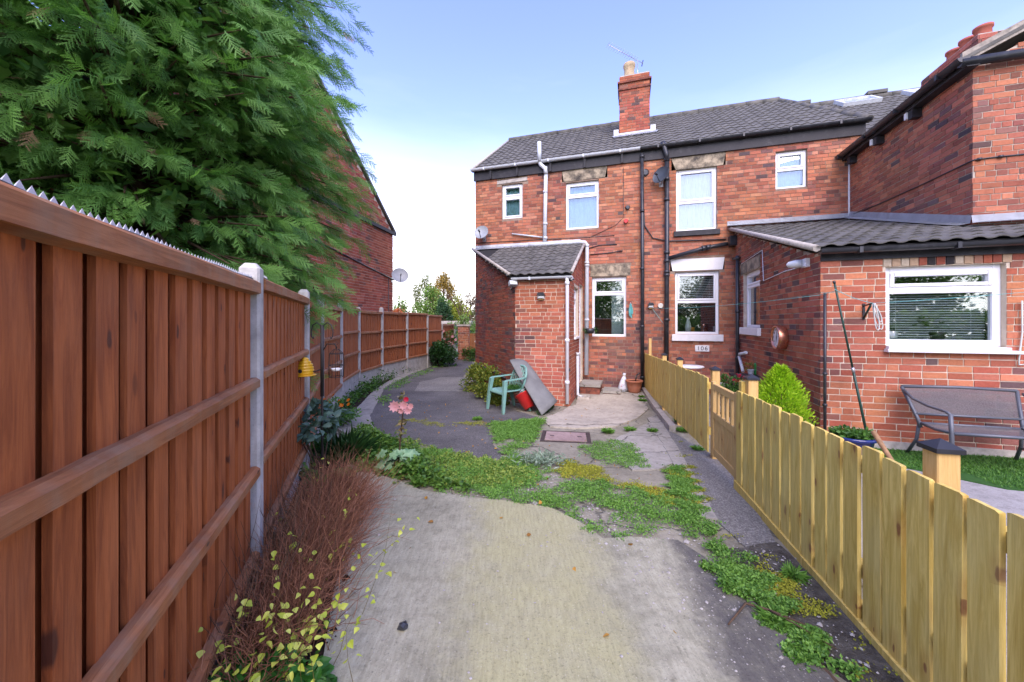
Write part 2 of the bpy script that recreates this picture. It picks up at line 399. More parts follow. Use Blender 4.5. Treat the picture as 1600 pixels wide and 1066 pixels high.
def patchy(x, y, seed=0.):
    a = 0.
    for k, f in enumerate((.9, 1.9, 4.1)): a += math.sin(x * f * 1.7 + seed * 3 + k + 1.4 * math.sin(y * f * 1.3 + seed)) * math.sin(y * f * 2.1 + seed * 5 + 2 * k) / (1 + .6 * k)
    return max(-1., min(1., a))
def wall(thing_, part, pl, L, z0, ztop, holes, mortar, pieces, pal, dark=lambda s, z: .05, bond='stretcher', gauge=.082, blen=.228,
         recess=.005, nodes=(), thick=.22, shift=0., jit=.003, s_in=(.002, .002), soldier=()):
    """Brick wall: recessed mortar backing with real openings, bricks laid course by course round the openings."""
    zt = ztop if callable(ztop) else (lambda s_: ztop)
    ss = sorted(set([s_in[0] + .005, L - s_in[1] - .005] + [h[i] for h in holes for i in (0, 1)] + list(nodes)))
    ss = [x for x in ss if s_in[0] <= x <= L - s_in[1]]
    zs = sorted(set([z0] + [h[i] for h in holes for i in (2, 3)] + [99.]))
    m = MB()
    for i in range(len(ss) - 1):
        for j in range(len(zs) - 1):
            a, b, c, d = ss[i], ss[i + 1], zs[j], zs[j + 1]
            mid = ((a + b) / 2, (c + min(d, max(zt(a), zt(b)))) / 2)
            if any(h[0] - 1e-6 < mid[0] < h[1] + 1e-6 and h[2] - 1e-6 < mid[1] < h[3] + 1e-6 for h in holes): continue
            ta, tb = zt(a + 1e-6), zt(b - 1e-6)
            if c >= max(ta, tb) - 1e-4: continue
            q = [(a, min(c, ta)), (b, min(c, tb)), (b, min(d, tb)), (a, min(d, ta))]
            m.add([pl.pt(x, z, -recess) for x, z in q] + [pl.pt(x, z, -thick) for x, z in q],
                  [(0, 1, 2, 3), (7, 6, 5, 4), (0, 4, 5, 1), (1, 5, 6, 2), (2, 6, 7, 3), (3, 7, 4, 0)])
    body = m.build(part, mortar, thing_)
    rm = pl.mat()
    row = 0; z = z0
    zmax = max(zt(x) for x in [s_in[0]] + list(nodes) + [L - s_in[1]])
    while z < zmax:
        hb = gauge - .013; zc = z + gauge / 2
        header = (bond == 'garden' and row % 4 == 3) or (bond == 'flem' and row % 6 == 5)
        bl = blen / 2 if header else blen
        x = -blen + shift + (bl / 2 if row % 2 else 0) + (random.uniform(-.03, .03) if bond != 'stretcher' else random.uniform(-.006, .006))
        while x < L:
            w = bl
            if bond == 'mixed' and random.random() < .16: w = blen / 2
            w += random.uniform(-.007, .007)
            segs = [(max(x + .006, s_in[0]), min(x + w - .006, L - s_in[1]))]
            for h in holes:
                if zc + hb / 2 > h[2] + .004 and zc - hb / 2 < h[3] - .004:
                    ns = []
                    for (p, q) in segs:
                        if q <= h[0] or p >= h[1]: ns.append((p, q)); continue
                        if p < h[0]: ns.append((p, h[0] - .002))
                        if q > h[1]: ns.append((h[1] + .002, q))
                    segs = ns
            for (p, q) in segs:
                if q - p < .022: continue
                tz = min(zt(p), zt(q)); a0, a1 = zc - hb / 2, min(zc + hb / 2, tz + .02)
                if a1 - a0 < .02: continue
                sm, zm = (p + q) / 2, (a0 + a1) / 2
                pr = random.uniform(.0005, jit * .6 + .001)
                pt_ = patchy(sm, zm, pl.p.x)
                col = random.choice(pal)
                if random.random() < dark(sm, zm) * (1 + .9 * pt_):
                    kd_ = random.uniform(.45, 1.); dkc = random.choice(PAL_DRK); col = tuple(a_ * (1 - kd_) + b_ * kd_ for a_, b_ in zip(col, dkc))
                sh_ = 1 - .14 * patchy(sm * .7 + 9, zm * .6 + 4, pl.p.y); col = (col[0] * sh_, col[1] * sh_ * (1 - .05 * pt_), col[2] * sh_ * (1 + .06 * pt_))
                k = random.uniform(.82, 1.16); col = tuple(min(.8, c_ * k) for c_ in col)
                cpt = pl.pt(sm, zm, pr - .03)
                M = Matrix.Translation(cpt) @ rm @ Matrix.Rotation(random.uniform(-.006, .006), 4, 'Y') @ Matrix.Diagonal((q - p, .06, a1 - a0, 1))
                dd = cpt - CAMP
                vis = max(.02, -dd.normalized().dot(pl.n))
                pieces.add(M, random.randrange(6), col, body, (q - p) * (a1 - a0) * vis / max(.5, dd.y) ** 2 if dd.y > 0 and abs(dd.x / dd.y) < 1.4 else 0)
            x += w
        z += gauge; row += 1
    return body

# roof tiles ---------------------------------------------------------------
def tile_variants():
    res = []
    for v in range(3):
        n = 8; V = []; F = []
        W, Ln = .305, .40; j = rng.uniform(-.004, .004, 4)
        prof = [(.034 * (math.sin(math.pi * min(1, max(0, (x - .34) / .66))) ** .8 if x > .34 else -.16 * math.sin(math.pi * x / .34))) for x in np.linspace(0, 1, n + 1)]
        for (y, zoff) in ((0, .036), (Ln, .0)):
            for i, x in enumerate(np.linspace(0, 1, n + 1)): V.append((x * W + j[0], y + (j[1] if y == 0 else 0), prof[i] + zoff + (j[2] if y == 0 else 0)))
        for i, x in enumerate(np.linspace(0, 1, n + 1)): V.append((x * W + j[0], j[1], prof[i] + .036 - .022))
        for i in range(n):
            F.append((i, i + 1, n + 1 + i + 1, n + 1 + i)); F.append((2 * (n + 1) + i, 2 * (n + 1) + i + 1, i + 1, i))
        res.append((np.array(V), np.array(F)))
    return res
TV = tile_variants()
def roof(thing_, part, O, a, v, W, Ls, pieces, inside=lambda s, t: True, deck=None, tw=.20, ex=.33, over=.03):
    """Pitched roof: dark underlay sheet, pantiles laid in courses. O = eave start, a along the eave, v up the slope."""
    a = Vector(a).normalized(); v = Vector(v).normalized(); n = a.cross(v)
    if n.z < 0: n.negate()
    m = MB()
    for poly in (deck or [[(0, 0), (W, 0), (W, Ls), (0, Ls)]]):
        k = len(poly); p = [O + a * s_ + v * t - n * .01 for s_, t in poly] + [O + a * s_ + v * t - n * .06 for s_, t in poly]
        m.add(p, [tuple(range(k)), tuple(range(k, 2 * k))[::-1]] + [(i, k + i, k + (i + 1) % k, (i + 1) % k) for i in range(k)])
    body = m.build(part, DECK, thing_)
    nr = int(math.ceil(Ls / ex)); ncol = int(math.ceil(W / tw - .02))
    for r in range(nr):
        for c in range(ncol):
            s_, t = c * tw, r * ex - over
            if not inside(s_ + tw / 2, t + ex / 2): continue
            if t + ex > Ls + .12: continue
            Pp = O + a * s_ + v * t
            X = a * (tw / .30) * (1 if (s_ + tw) <= W + .02 else (W - s_) / tw)
            ln = min(1., (Ls - t) / .40)
            N = n * .66; M = Matrix(((X.x, v.x * ln, N.x, Pp.x), (X.y, v.y * ln, N.y, Pp.y), (X.z, v.z * ln, N.z, Pp.z), (0, 0, 0, 1)))
            M = M @ Matrix.Rotation(random.uniform(-.008, .008), 4, 'Z')
            d = (Pp - CAMP); pieces.add(M, random.randrange(3), (1, 1, 1), body, 1 / max(1, d.y) ** 2 if d.y > 0 and d.x / max(.1, d.y) < 1.4 else 0)
    return body
def ridge(m, p0, p1, r=.11):
    p0 = Vector(p0); p1 = Vector(p1); n = max(1, int((p1 - p0).length / .45))
    for i in range(n):
        a = p0.lerp(p1, i / n); b = p0.lerp(p1, (i + .985) / n); m.tube([a, b], r + random.uniform(-.004, .004), 10)

# windows --------------------------------------------------------------------
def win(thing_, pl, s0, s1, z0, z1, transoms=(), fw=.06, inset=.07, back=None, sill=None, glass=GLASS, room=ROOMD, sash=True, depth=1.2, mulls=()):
    """uPVC window in an opening: frame with sashes (part), panes, sill, whatever hangs behind (sub-parts) and the room."""
    m = MB(); d1, d0 = -inset + .0, -inset - .06
    for (a, b, c, d) in ((s0, s0 + fw, z0, z1), (s1 - fw, s1, z0, z1), (s0 + fw, s1 - fw, z0, z0 + fw), (s0 + fw, s1 - fw, z1 - fw, z1)): m.cbox(pl, a, b, c, d, d0, d1)
    lv = [z0 + fw] + [t for t in transoms] + [z1 - fw]
    for t in transoms: m.cbox(pl, s0 + fw, s1 - fw, t - fw * .55, t + fw * .55, d0, d1)
    f = None; panes = []
    for i in range(len(lv) - 1):
        c = lv[i] + (fw * .55 if i > 0 else 0); d = lv[i + 1] - (fw * .55 if i + 1 < len(lv) - 1 else 0)
        a, b = s0 + fw, s1 - fw; k = .0
        if sash and (i == len(lv) - 2 or sash == 'all'):
            k = .045
            for (p, q, e, h) in ((a, a + k, c, d), (b - k, b, c, d), (a + k, b - k, c, c + k), (a + k, b - k, d - k, d)): m.cbox(pl, p + .002, q - .002, e + .002, h - .002, d0 + .01, d1 + .014)
        panes.append((a + k, b - k, c + k, d - k))
    w = m.build('window', UPVC, thing_)
    for (a, b, c, d) in panes:
        MB().pbox(pl, a - .004, b + .004, c - .004, d + .004, d0 + .022, d0 + .028).build('pane', glass, w)
    if sill:
        MB().cbox(pl, s0 - sill[0], s1 + sill[0], z0 - sill[1], z0 - .001, -inset - .02, sill[2]).build('sill', sill[3], w)
    if back:
        bb = MB(); kind, mt = back[:2]
        if kind == 'sheet':
            n = 24
            P = [(s0 + (s1 - s0) * i / n, -inset - .14 - .012 * math.sin(i * 1.7)) for i in range(n + 1)]
            for (x, dx), (y, dy) in zip(P, P[1:]): bb.add([pl.pt(x, z0, dx), pl.pt(y, z0, dy), pl.pt(y, z1, dy), pl.pt(x, z1, dx)], [(0, 1, 2, 3)])
            bb.build('curtain', mt, w)
        elif kind == 'blind':
            z = back[2][1]
            while z > back[2][0]:
                p = [pl.pt(s0 + fw, z - .015, d0 - .035), pl.pt(s1 - fw, z - .015, d0 - .035), pl.pt(s1 - fw, z, d0 - .052), pl.pt(s0 + fw, z, d0 - .052)]
                bb.add(p, [(0, 1, 2, 3)]); z -= back[3]
            for x in (s0 + fw + .12, s1 - fw - .12): bb.pbox(pl, x, x + .004, back[2][0], back[2][1], d0 - .058, d0 - .055)
            bb.build('venetian_blind', mt, w)
    r = MB(); a, b, c, d = s0 - .25, s1 + .25, z0 - .5, z1 + .2; q = d0 - depth
    F = [pl.pt(x, z, dd) for x, z, dd in ((a, c, -.225), (b, c, -.225), (b, d, -.225), (a, d, -.225), (a, c, q), (b, c, q), (b, d, q), (a, d, q))]
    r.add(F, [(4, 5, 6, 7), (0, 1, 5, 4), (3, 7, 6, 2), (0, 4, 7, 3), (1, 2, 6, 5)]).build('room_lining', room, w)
    return w

# ================================================================== THE HOUSES
A = Vector((.9551, -.2961, 0)); B = Vector((.2961, .9551, 0))
FO = Vector((-1.05, 10.84, 0))
PARTY = 4.52
FAC = Plane(FO, A)
FACR = Plane(FO + A * PARTY, A)
PFR = Plane((.067, 8.04), A); PRT = Plane((1.17, 7.70), B); PLF = Plane(FO, Vector((.067, 8.04, 0)) - FO)
ESD = Plane((5.24, 8.89), -B); EFR = Plane((4.0, 4.9), A)
WSD = Plane((7.36, 8.24), -B); WFR = Plane((6.44, 5.28), A)
GZ = -.14                                          # masonry starts below the paving
EAVE = 5.95

def opening(pl, x0, y0, x1, y1, d=0.):
    return (pl.s_of(x0, d), pl.s_of(x1, d), pl.z_of(x1, y1, d), pl.z_of(x0, y0, d))
def pipe(m, pl, pts, d, r, n=10):
    P = [pl.pt(*pl.sz(x, y, d), d) for x, y in pts]
    m.tube(P, r, n)
    return P
def lintel(thing_, pl, pts, mat, d=.004, depth=.1, name='lintel'):
    m = MB(); q = [pl.sz(x, y) for x, y in pts]
    m.prism([(a, b) for a, b in q], -depth, d + .006, pl)
    return m.build(name, mat, thing_)
def hole_of(pl, pts):
    q = [pl.sz(x, y) for x, y in pts]; return (min(a for a, b in q), max(a for a, b in q), min(b for a, b in q), max(b for a, b in q))

# ---- left house -----------------------------------------------------------
HL = thing('brick_house', FO + A * 2.2, 'orange brick end house with a tiled porch, grey downpipes and a single chimney stack', 'house', None)
bp = Pieces('brick', BV, MB_I, MB_S); tp = Pieces('roof_tile', TV, TILE, TILE)
oW1 = opening(FAC, 784, 288.9, 816.3, 340); oW2 = opening(FAC, 884, 286, 935.6, 355.6); oW5 = opening(FAC, 925, 433.7, 978.4, 526.6)
L1 = [(777, 288.5), (777, 283.5), (824, 276.5), (824, 282)]
L2 = [(878, 285.5), (877, 268), (950, 258.5), (944, 278)]; L2 = [(881, 284.5), (878, 267), (949, 258.5), (945, 277)]
L5 = [(922.5, 432.5), (922.5, 414.5), (985, 411.5), (985, 430.5)]
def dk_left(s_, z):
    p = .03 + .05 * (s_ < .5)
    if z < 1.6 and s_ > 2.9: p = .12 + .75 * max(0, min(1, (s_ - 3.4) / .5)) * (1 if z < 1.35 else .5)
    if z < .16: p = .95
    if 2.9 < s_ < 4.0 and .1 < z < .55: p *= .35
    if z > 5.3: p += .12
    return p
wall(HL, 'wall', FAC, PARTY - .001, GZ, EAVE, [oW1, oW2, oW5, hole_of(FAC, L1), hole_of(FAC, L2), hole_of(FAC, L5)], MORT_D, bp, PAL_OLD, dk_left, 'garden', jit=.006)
for pts, mt in ((L1, CEM), (L2, STONE), (L5, STONE)): lintel(HL, FAC, pts, mt)
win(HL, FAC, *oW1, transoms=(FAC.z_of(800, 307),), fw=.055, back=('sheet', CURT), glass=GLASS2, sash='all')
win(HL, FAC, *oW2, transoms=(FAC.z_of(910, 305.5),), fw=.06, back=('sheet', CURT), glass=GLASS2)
w5 = win(HL, FAC, *oW5, transoms=(FAC.z_of(950, 459.5),), fw=.06)
MB().pbox(FAC, oW5[1] - .38, oW5[1] - .02, oW5[2] - .1, oW5[3], -.5, -.45).build('curtain', CURT, w5)
# end gable and back, so that the house is a closed volume
END = Plane(FO + B * 6.8, -B)
gab = lambda s_: min(8.40, 5.94 + .70 * min(s_, 6.8 - s_) + .0)
wall(HL, 'wall', END, 6.8, GZ, lambda s_: gab(s_) - .08, [], MORT_D, bp, PAL_OLD, lambda s_, z: .08, 'garden', nodes=(3.4,), s_in=(.002, .01))
BK = Plane(FO + B * 6.8 + A * 14, -A)
MB().pbox(BK, 0, 14, GZ, EAVE, -.2, 0).build('wall', MORT_D, HL)
# fascia board with gutter brackets, gutter
m = MB(); m.pbox(FAC, -.03, PARTY - .01, 5.66, 5.93, .002, .05)
for x in (768, 809, 861, 914, 972): s_ = FAC.s_of(x); m.pbox(FAC, s_ - .025, s_ + .025, 5.66, 5.90, .052, .10)
m.build('fascia_board', BLACKW, HL)
def gutter(pl, s0, s1, z, d, r=.06):
    m = MB(); n = 8
    for k in (0, 1):
        rr = r - k * .006
        rows = [[pl.pt(x, z - rr * math.sin(math.pi * i / n), d - rr * math.cos(math.pi * i / n)) for i in range(n + 1)] for x in (s0, s1)]
        b = rows[0] + rows[1]; m.add(b, [(i, i + 1, n + 2 + i, n + 1 + i) for i in range(n)], True)
    for x in (s0, s1): m.add([pl.pt(x, z - r * math.sin(math.pi * i / n), d - r * math.cos(math.pi * i / n)) for i in range(n + 1)], [tuple(range(n + 1))])
    x = s0 + .4
    while x < s1 - .1: m.pbox(pl, x - .018, x + .018, z - r - .006, z + .006, d - r - .006, d + r + .006); x += .92
    return m
gutter(FAC, -.08, FAC.s_of(1000), 5.965, .13, .062).build('gutter', GREYPVC, HL)
# grey soil pipe that vents through the roof, goes behind the porch roof and comes down beside the door
m = MB()
pipe(m, FAC, [(842.5, 222), (843, 252)], .16, .055)
P = pipe(m, FAC, [(843, 250), (844.5, 257), (852, 264), (853, 272)], .12, .055); pipe(m, FAC, [(853, 270), (852, 325), (851, 386)], .09, .052)
for y in (263, 300, 350, 372): s_, z = FAC.sz(852, y, .09); m.lathe([(.053, -.03), (.062, -.03), (.062, .03), (.053, .03)], FAC.pt(s_, z, .09), 10)
m.build('soil_pipe', GREYPVC, HL)
m = MB()
Q = [FAC.pt(*FAC.sz(x, y, .12), .12) for x, y in ((826, 383.5), (840, 382.5), (905, 378.5), (914, 379), (917, 384), (917, 400), (916.5, 586))]
m.tube(Q, .052, 10)
for y in (384, 411, 415, 500): s_, z = FAC.sz(917, y, .12); m.lathe([(.053, -.03), (.062, -.03), (.062, .03), (.053, .03)], FAC.pt(s_, z, .12), 10)
m.build('downpipe', GREYPVC, HL)
m = MB(); pipe(m, FAC, [(800, 365.5), (848, 371)], .05, .02); m.build('overflow_pipe', GREYPVC, HL)
# main roof
P35 = 35.0; c35, s35 = math.cos(R(P35)), math.sin(R(P35))
V35 = B * c35 + Vector((0, 0, s35)); RL = 3.52 / c35; RZ = 8.4
RO = FAC.pt(-.06, 5.936, .12)
CH_S, CH_T = 4.34, 1.5
roof(HL, 'roof', RO, A, V35, PARTY + .06, RL, tp)
m = MB(); ridge(m, RO + V35 * RL, RO + V35 * RL + A * (PARTY + .06)); m.build('ridge_tiles', TILE, HL)
V35b = -B * c35 + Vector((0, 0, s35))
def slab(pts, th, mat, name, par):
    mm = MB(); n = len(pts); q = [Vector(p) for p in pts]; q += [p - Vector((0, 0, th)) for p in q]
    mm.add(q, [tuple(range(n)), tuple(range(n, 2 * n))[::-1]] + [(i, n + i, n + (i + 1) % n, (i + 1) % n) for i in range(n)]); return mm.build(name, mat, par)
rt = RO + V35 * RL
slab([rt, rt + A * 4.58, rt + A * 4.58 - V35b * RL, rt - V35b * RL], .06, TILE, 'rear_roof_slope', HL)
m = MB(); e = Vector((0, 0, .03)); m.tube([RO + e - V35 * .02 - A * .01, RO + V35 * RL + e - A * .01], .035, 6); m.build('verge_mortar', CEM, HL)
# chimney stack: the bricks of the stack are parts of the stack
def stack(thing_, c, wa, wb, z0, z1, corb, pieces, pal, dk, cap):
    """Square brick stack, c = centre, wa along A, wb along B; corbelled courses project."""
    C0 = Vector(c)
    for (p0, a, w) in ((C0 - A * wa / 2 - B * wb / 2, A, wa), (C0 + A * wa / 2 - B * wb / 2, B, wb), (C0 + A * wa / 2 + B * wb / 2, -A, wa), (C0 - A * wa / 2 + B * wb / 2, -B, wb)):
        wall(thing_, 'chimney_wall', Plane(p0, a), w, z0, z1, [], MORT_D, pieces, pal, dk, 'flem', jit=.005, thick=min(wa, wb) * .4)
    m = MB()
    for zc, h, o_ in corb:
        q = [C0 + A * x * (wa / 2 + o_) + B * y * (wb / 2 + o_) for x, y in ((-1, -1), (1, -1), (1, 1), (-1, 1))]
        m.hexa([p + Vector((0, 0, zc)) for p in q] + [p + Vector((0, 0, zc + h)) for p in q])
    m.build('corbel_course', MB_C, thing_)
    q = [C0 + A * x * (wa / 2 - .01) + B * y * (wb / 2 - .01) for x, y in ((-1, -1), (1, -1), (1, 1), (-1, 1))]
    MB().hexa([p + Vector((0, 0, z1 - .03)) for p in q] + [p + Vector((0, 0, z1 + .03)) for p in q]).build('flaunching', cap, thing_)
def corbel_mat():
    t = NT('sooty_brick'); v = t.pos(); f = t.noise(9, 5, v, .65)
    c = t.ramp(f, [(.3, (.05, .032, .03)), (.55, (.21, .075, .05)), (.75, (.33, .11, .065))]); t.bump(t.noise(60, 4, v), .6, .006); return t.fin(c, .9, .15)
MB_C = corbel_mat()
cc = FAC.pt(CH_S + .02, 0, -CH_T - .36)
chp = lambda s_, z: .12 + .35 * (z > 8.35)
stack(HL, cc, .84, .72, 6.7, 8.83, [(8.42, .05, .035), (8.62, .05, .05)], bp, [(.36, .11, .065), (.33, .10, .06), (.40, .14, .085), (.30, .09, .06)], chp, CEM)
m = MB(); zb = 7.06
for o_, h in ((.06, .10),): m.pbox(Plane(FAC.pt(0, 0, -CH_T), A), CH_S - .50, CH_S + .54, zb - .02, zb + h, -.02, .035)
fl = Plane(FAC.pt(0, 0, -CH_T), A)
m.add([fl.pt(CH_S - .62, zb + .06, .03), fl.pt(CH_S + .68, zb + .06, .03), fl.pt(CH_S + .62, zb - .085, .23), fl.pt(CH_S - .55, zb - .085, .23)], [(0, 1, 2, 3), (3, 2, 1, 0)])
m.pbox(fl, CH_S - .56, CH_S - .42, zb - .02, zb + .22, -.3, .04); m.pbox(fl, CH_S + .46, CH_S + .60, zb - .02, zb + .22, -.3, .04)
m.build('lead_flashing', LEAD, HL)
POTM = plain('buff_chimney_pot', (.42, .33, .21), .85, .2, var=.25, scale=7, dirt=((.12, .11, .08), .8))
MB().lathe([(.17, 0), (.155, .15), (.15, .40), (.165, .42), (.18, .46), (.18, .52), (.165, .55), (.13, .55), (.12, .3)], cc + A * -.14 + Vector((0, 0, 8.84)), 18).build('chimney_pot', POTM, HL)
# ---- porch
pz_e, pz_t = 1.6 + .98 - .05, 1.6 + 2.06 - .04
PW = 1.155
slope_top = lambda L_, rev: (lambda s_: (pz_e + (pz_t - pz_e) * (s_ / L_)) if not rev else (pz_t + (pz_e - pz_t) * (s_ / L_)))
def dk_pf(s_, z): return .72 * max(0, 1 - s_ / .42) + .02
def dk_pl(s_, z): return .34 + .25 * (s_ > 2.7)
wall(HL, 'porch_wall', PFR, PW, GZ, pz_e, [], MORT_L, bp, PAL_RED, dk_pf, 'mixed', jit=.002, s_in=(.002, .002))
oPW = opening(PRT, 897, 447, 904, 525)
sD0, sD1 = PRT.s_of(905.2), PRT.s_of(913.3)
oPD = (sD0, min(sD1, 2.32), .12, PRT.z_of(909, 447))
wall(HL, 'porch_wall', PRT, 2.34, GZ, slope_top(2.35, False), [oPW, oPD], MORT_L, bp, PAL_RED, lambda s_, z: .05, 'mixed', jit=.002)
PLL = (Vector((.067, 8.04, 0)) - FO).length
wall(HL, 'porch_wall', PLF, PLL, GZ, slope_top(PLL, True), [], MORT_W, bp, [(.27, .085, .055), (.31, .10, .06), (.23, .07, .05), (.35, .10, .055)], dk_pl, 'mixed', jit=.005, s_in=(.01, .002))
win(HL, PRT, *oPW, transoms=(PRT.z_of(900, 470),), fw=.05, sill=(.03, .05, .05, UPVC), depth=.5)
m = MB(); s0, s1, z0, z1 = oPD
for (a, b, c, d) in ((s0, s0 + .06, z0, z1), (s1 - .06, s1, z0, z1), (s0 + .06, s1 - .06, z1 - .06, z1), (s0 + .06, s1 - .06, z0, z0 + .7), (s0 + .06, s0 + .15, z0 + .7, z1 - .06), (s1 - .15, s1 - .06, z0 + .7, z1 - .06)): m.cbox(PRT, a, b, c, d, -.12, -.05)
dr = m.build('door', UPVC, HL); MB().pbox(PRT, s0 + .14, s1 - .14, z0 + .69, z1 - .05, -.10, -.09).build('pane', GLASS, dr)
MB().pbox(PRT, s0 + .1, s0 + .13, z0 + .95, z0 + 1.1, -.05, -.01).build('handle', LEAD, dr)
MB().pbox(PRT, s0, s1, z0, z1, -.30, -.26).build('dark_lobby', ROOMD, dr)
# porch roof: eave on the front wall, ridge against the house
POe = PFR.pt(-.05, pz_e + .07, .14); vv = B * 2.49 + Vector((0, 0, pz_t - pz_e + .03)); PLs = vv.length; vv.normalize()
leftedge = lambda t: -((PFR.p - FO).dot(A)) * max(0, (t * 2.49 / PLs - .14)) / ((FO - PFR.p).dot(B))
PO2 = POe - A * 1.05
def in_porch2(s_, t): return s_ > 1.05 + leftedge(t) - .06
LE = leftedge(PLs)
roof(HL, 'porch_roof', PO2, A, vv, 1.05 + PW + .13, PLs, tp, in_porch2, deck=[[(1.0, 0), (1.05 + PW + .10, 0), (1.05 + PW + .10, PLs), (1.02 + LE, PLs)]], tw=.19, ex=.27)
m = MB(); e = Vector((0, 0, .012))
m.tube([PO2 + A * (1.0 + .02) + vv * .02 + e, PO2 + A * (1.02 + LE) + vv * PLs + e], .04, 6)
m.tube([PO2 + A * (1.05 + PW + .11) + e, PO2 + A * (1.05 + PW + .11) + vv * PLs + e], .035, 6)
m.build('verge_mortar', CEM, HL)
m = MB(); zt_ = pz_t + .10
m.pbox(FAC, .0, FAC.s_of(907), zt_ - .02, zt_ + .09, .003, .02); m.add([FAC.pt(0.0, zt_ + .03, .02), FAC.pt(FAC.s_of(907), zt_ + .03, .02), FAC.pt(FAC.s_of(907) - .02, zt_ - .05, .17), FAC.pt(.06, zt_ - .05, .17)], [(0, 1, 2, 3), (3, 2, 1, 0)])
m.build('porch_flashing', LEAD, HL)
gutter(PFR, -.05, PW + .08, pz_e + .02, .10, .05).build('porch_gutter', GREYPVC, HL)
m = MB(); x_ = PFR.s_of(886, .09)
m.tube([PFR.pt(x_, pz_e, .10), PFR.pt(x_, pz_e - .1, .07), PFR.pt(x_, -.03, .07)], .036, 10)
for z in (pz_e - .12, 1.25, .4): m.lathe([(.037, -.03), (.047, -.03), (.047, .03), (.037, .03)], PFR.pt(x_, z, .07), 10)
m.build('porch_downpipe', UPVC, HL)
m = MB(); x_ = PRT.s_of(903, .06)
m.tube([PRT.pt(.9, PRT.z_of(902, 552), .05), PRT.pt(.9, -.02, .05), PRT.pt(.86, -.06, .16)], .032, 10); m.lathe([(.04, 0), (.04, .06)], PRT.pt(.9, PRT.z_of(902, 552) - .02, .05), 10)
m.build('waste_pipe', GREYPVC, HL)
m = MB(); m.tube([PLF.pt(-.0, PLF.z_of(742, 567), .03), PLF.pt(1.2, PLF.z_of(742, 567) - .02, .03), PLF.pt(2.5, PLF.z_of(742, 567) - .1, .03)], .02, 8); m.build('cable_conduit', BLACKP, HL)
# black rainwater pipe on the party line and small fittings
m = MB(); pipe(m, FAC, [(1003, 240), (1004, 420), (1003.5, 606)], .09, .045)
for y in (245, 330, 420, 510, 590): s_, z = FAC.sz(1003.5, y, .09); m.lathe([(.046, -.03), (.056, -.03), (.056, .03), (.046, .03)], FAC.pt(s_, z, .09), 10)
m.build('rainwater_pipe', BLACKP, HL)
m = MB()
for x, y, r in ((980, 325, .055),): m.lathe([(r * .6, .05), (r, .05), (r, -.02)], FAC.pt(*FAC.sz(x, y), .0), 14, Matrix.Rotation(math.pi / 2, 4, 'X'))
m.build('flue_outlet', BLACKP, HL)
m = MB()
for pts in ([(920, 388), (938, 383), (964, 382)], [(922, 398), (945, 396), (973, 392)]): pipe(m, FAC, pts, .02, .012, 6)
pipe(m, FAC, [(744, 380), (800, 377), (900, 372), (960, 368)], .012, .008, 5); pipe(m, FAC, [(974, 262), (974, 340), (962, 352), (920, 372)], .012, .006, 5)
m.build('wall_cables', BLACKP, HL)

# ---- right house, number 106 -------------------------------------------------
HR = thing('brick_house', FACR.pt(2.5, 0, 0), 'orange brick terraced house numbered 106 with white windows and a long tiled rear extension', 'house')
bq = Pieces('brick', BV, MB_I, MB_S); tq = Pieces('roof_tile', TV, TILE, TILE)
oW3 = opening(FACR, 1056.6, 266, 1120.3, 358); oW4 = opening(FACR, 1212, 237.5, 1261.5, 291.3); oW6 = opening(FACR, 1055, 425.5, 1123.7, 523)
L3 = [(1056, 266), (1049, 249), (1134, 238), (1130, 258)]; L6 = [(1051, 424), (1047, 406), (1132, 402), (1129, 421)]
FL = 9.07 - PARTY
def dk_r(s_, z):
    p = .03 + .10 * (z > 5.2)
    if z < .7: p += .12
    if z < 2.0 and s_ < .5: p += .4
    if s_ > 2.4 and z > 4: p += .06
    return p
wall(HR, 'wall', FACR, FL, GZ, EAVE, [oW3, oW4, oW6, hole_of(FACR, L3), hole_of(FACR, L6)], MORT_D, bq, PAL_OLD, dk_r, 'garden', jit=.006, s_in=(-.002, .002))
lintel(HR, FACR, L3, STONE); lintel(HR, FACR, L6, PAINTW)
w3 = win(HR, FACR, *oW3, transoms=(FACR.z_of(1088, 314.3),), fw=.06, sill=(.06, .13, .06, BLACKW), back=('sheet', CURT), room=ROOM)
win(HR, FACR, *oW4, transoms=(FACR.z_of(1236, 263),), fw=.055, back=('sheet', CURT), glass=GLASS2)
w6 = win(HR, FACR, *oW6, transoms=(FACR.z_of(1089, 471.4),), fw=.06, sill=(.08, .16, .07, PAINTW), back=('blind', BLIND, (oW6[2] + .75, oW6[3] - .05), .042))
MB().lathe([(.06, 0), (.075, .1), (.05, .22), (.025, .3), (.03, .34)], FACR.pt(FACR.s_of(1077), oW6[2] + .07, -.2), 12).build('vase', PAINTW, w6)
MB().lathe([(.05, 0), (.05, .1)], FACR.pt(FACR.s_of(1084), oW6[2] + .07, -.2), 10).build('orange_jar', plain('orange_ceramic', (.6, .24, .03), .4), w6)
m = MB(); m.pbox(FACR, .01, FL, 5.66, 5.93, .002, .05); m.build('fascia_board', BLACKW, HR)
gutter(FACR, FACR.s_of(1001), FL + .05, 5.96, .13, .062).build('gutter', BLACKP, HR)
RO2 = FACR.pt(0, 5.936, .12)
hipx = lambda t: FL - (t / RL) * .48
roof(HR, 'roof', RO2, A, V35, FL + .05, RL, tq, lambda s_, t: s_ < hipx(t) + .12, deck=[[(0, 0), (FL, 0), (hipx(RL), RL), (0, RL)]])
m = MB(); ridge(m, RO2 + V35 * RL, RO2 + V35 * RL + A * (hipx(RL))); ridge(m, RO2 + A * (FL + .04) + V35 * .03, RO2 + A * hipx(RL) + V35 * RL, .075); m.build('ridge_tiles', TILE, HR)
rt = RO2 + V35 * RL
slab([rt, rt + A * 4.1, rt + A * 4.5 - V35b * RL, rt - V35b * RL], .06, TILE, 'rear_roof_slope', HR)
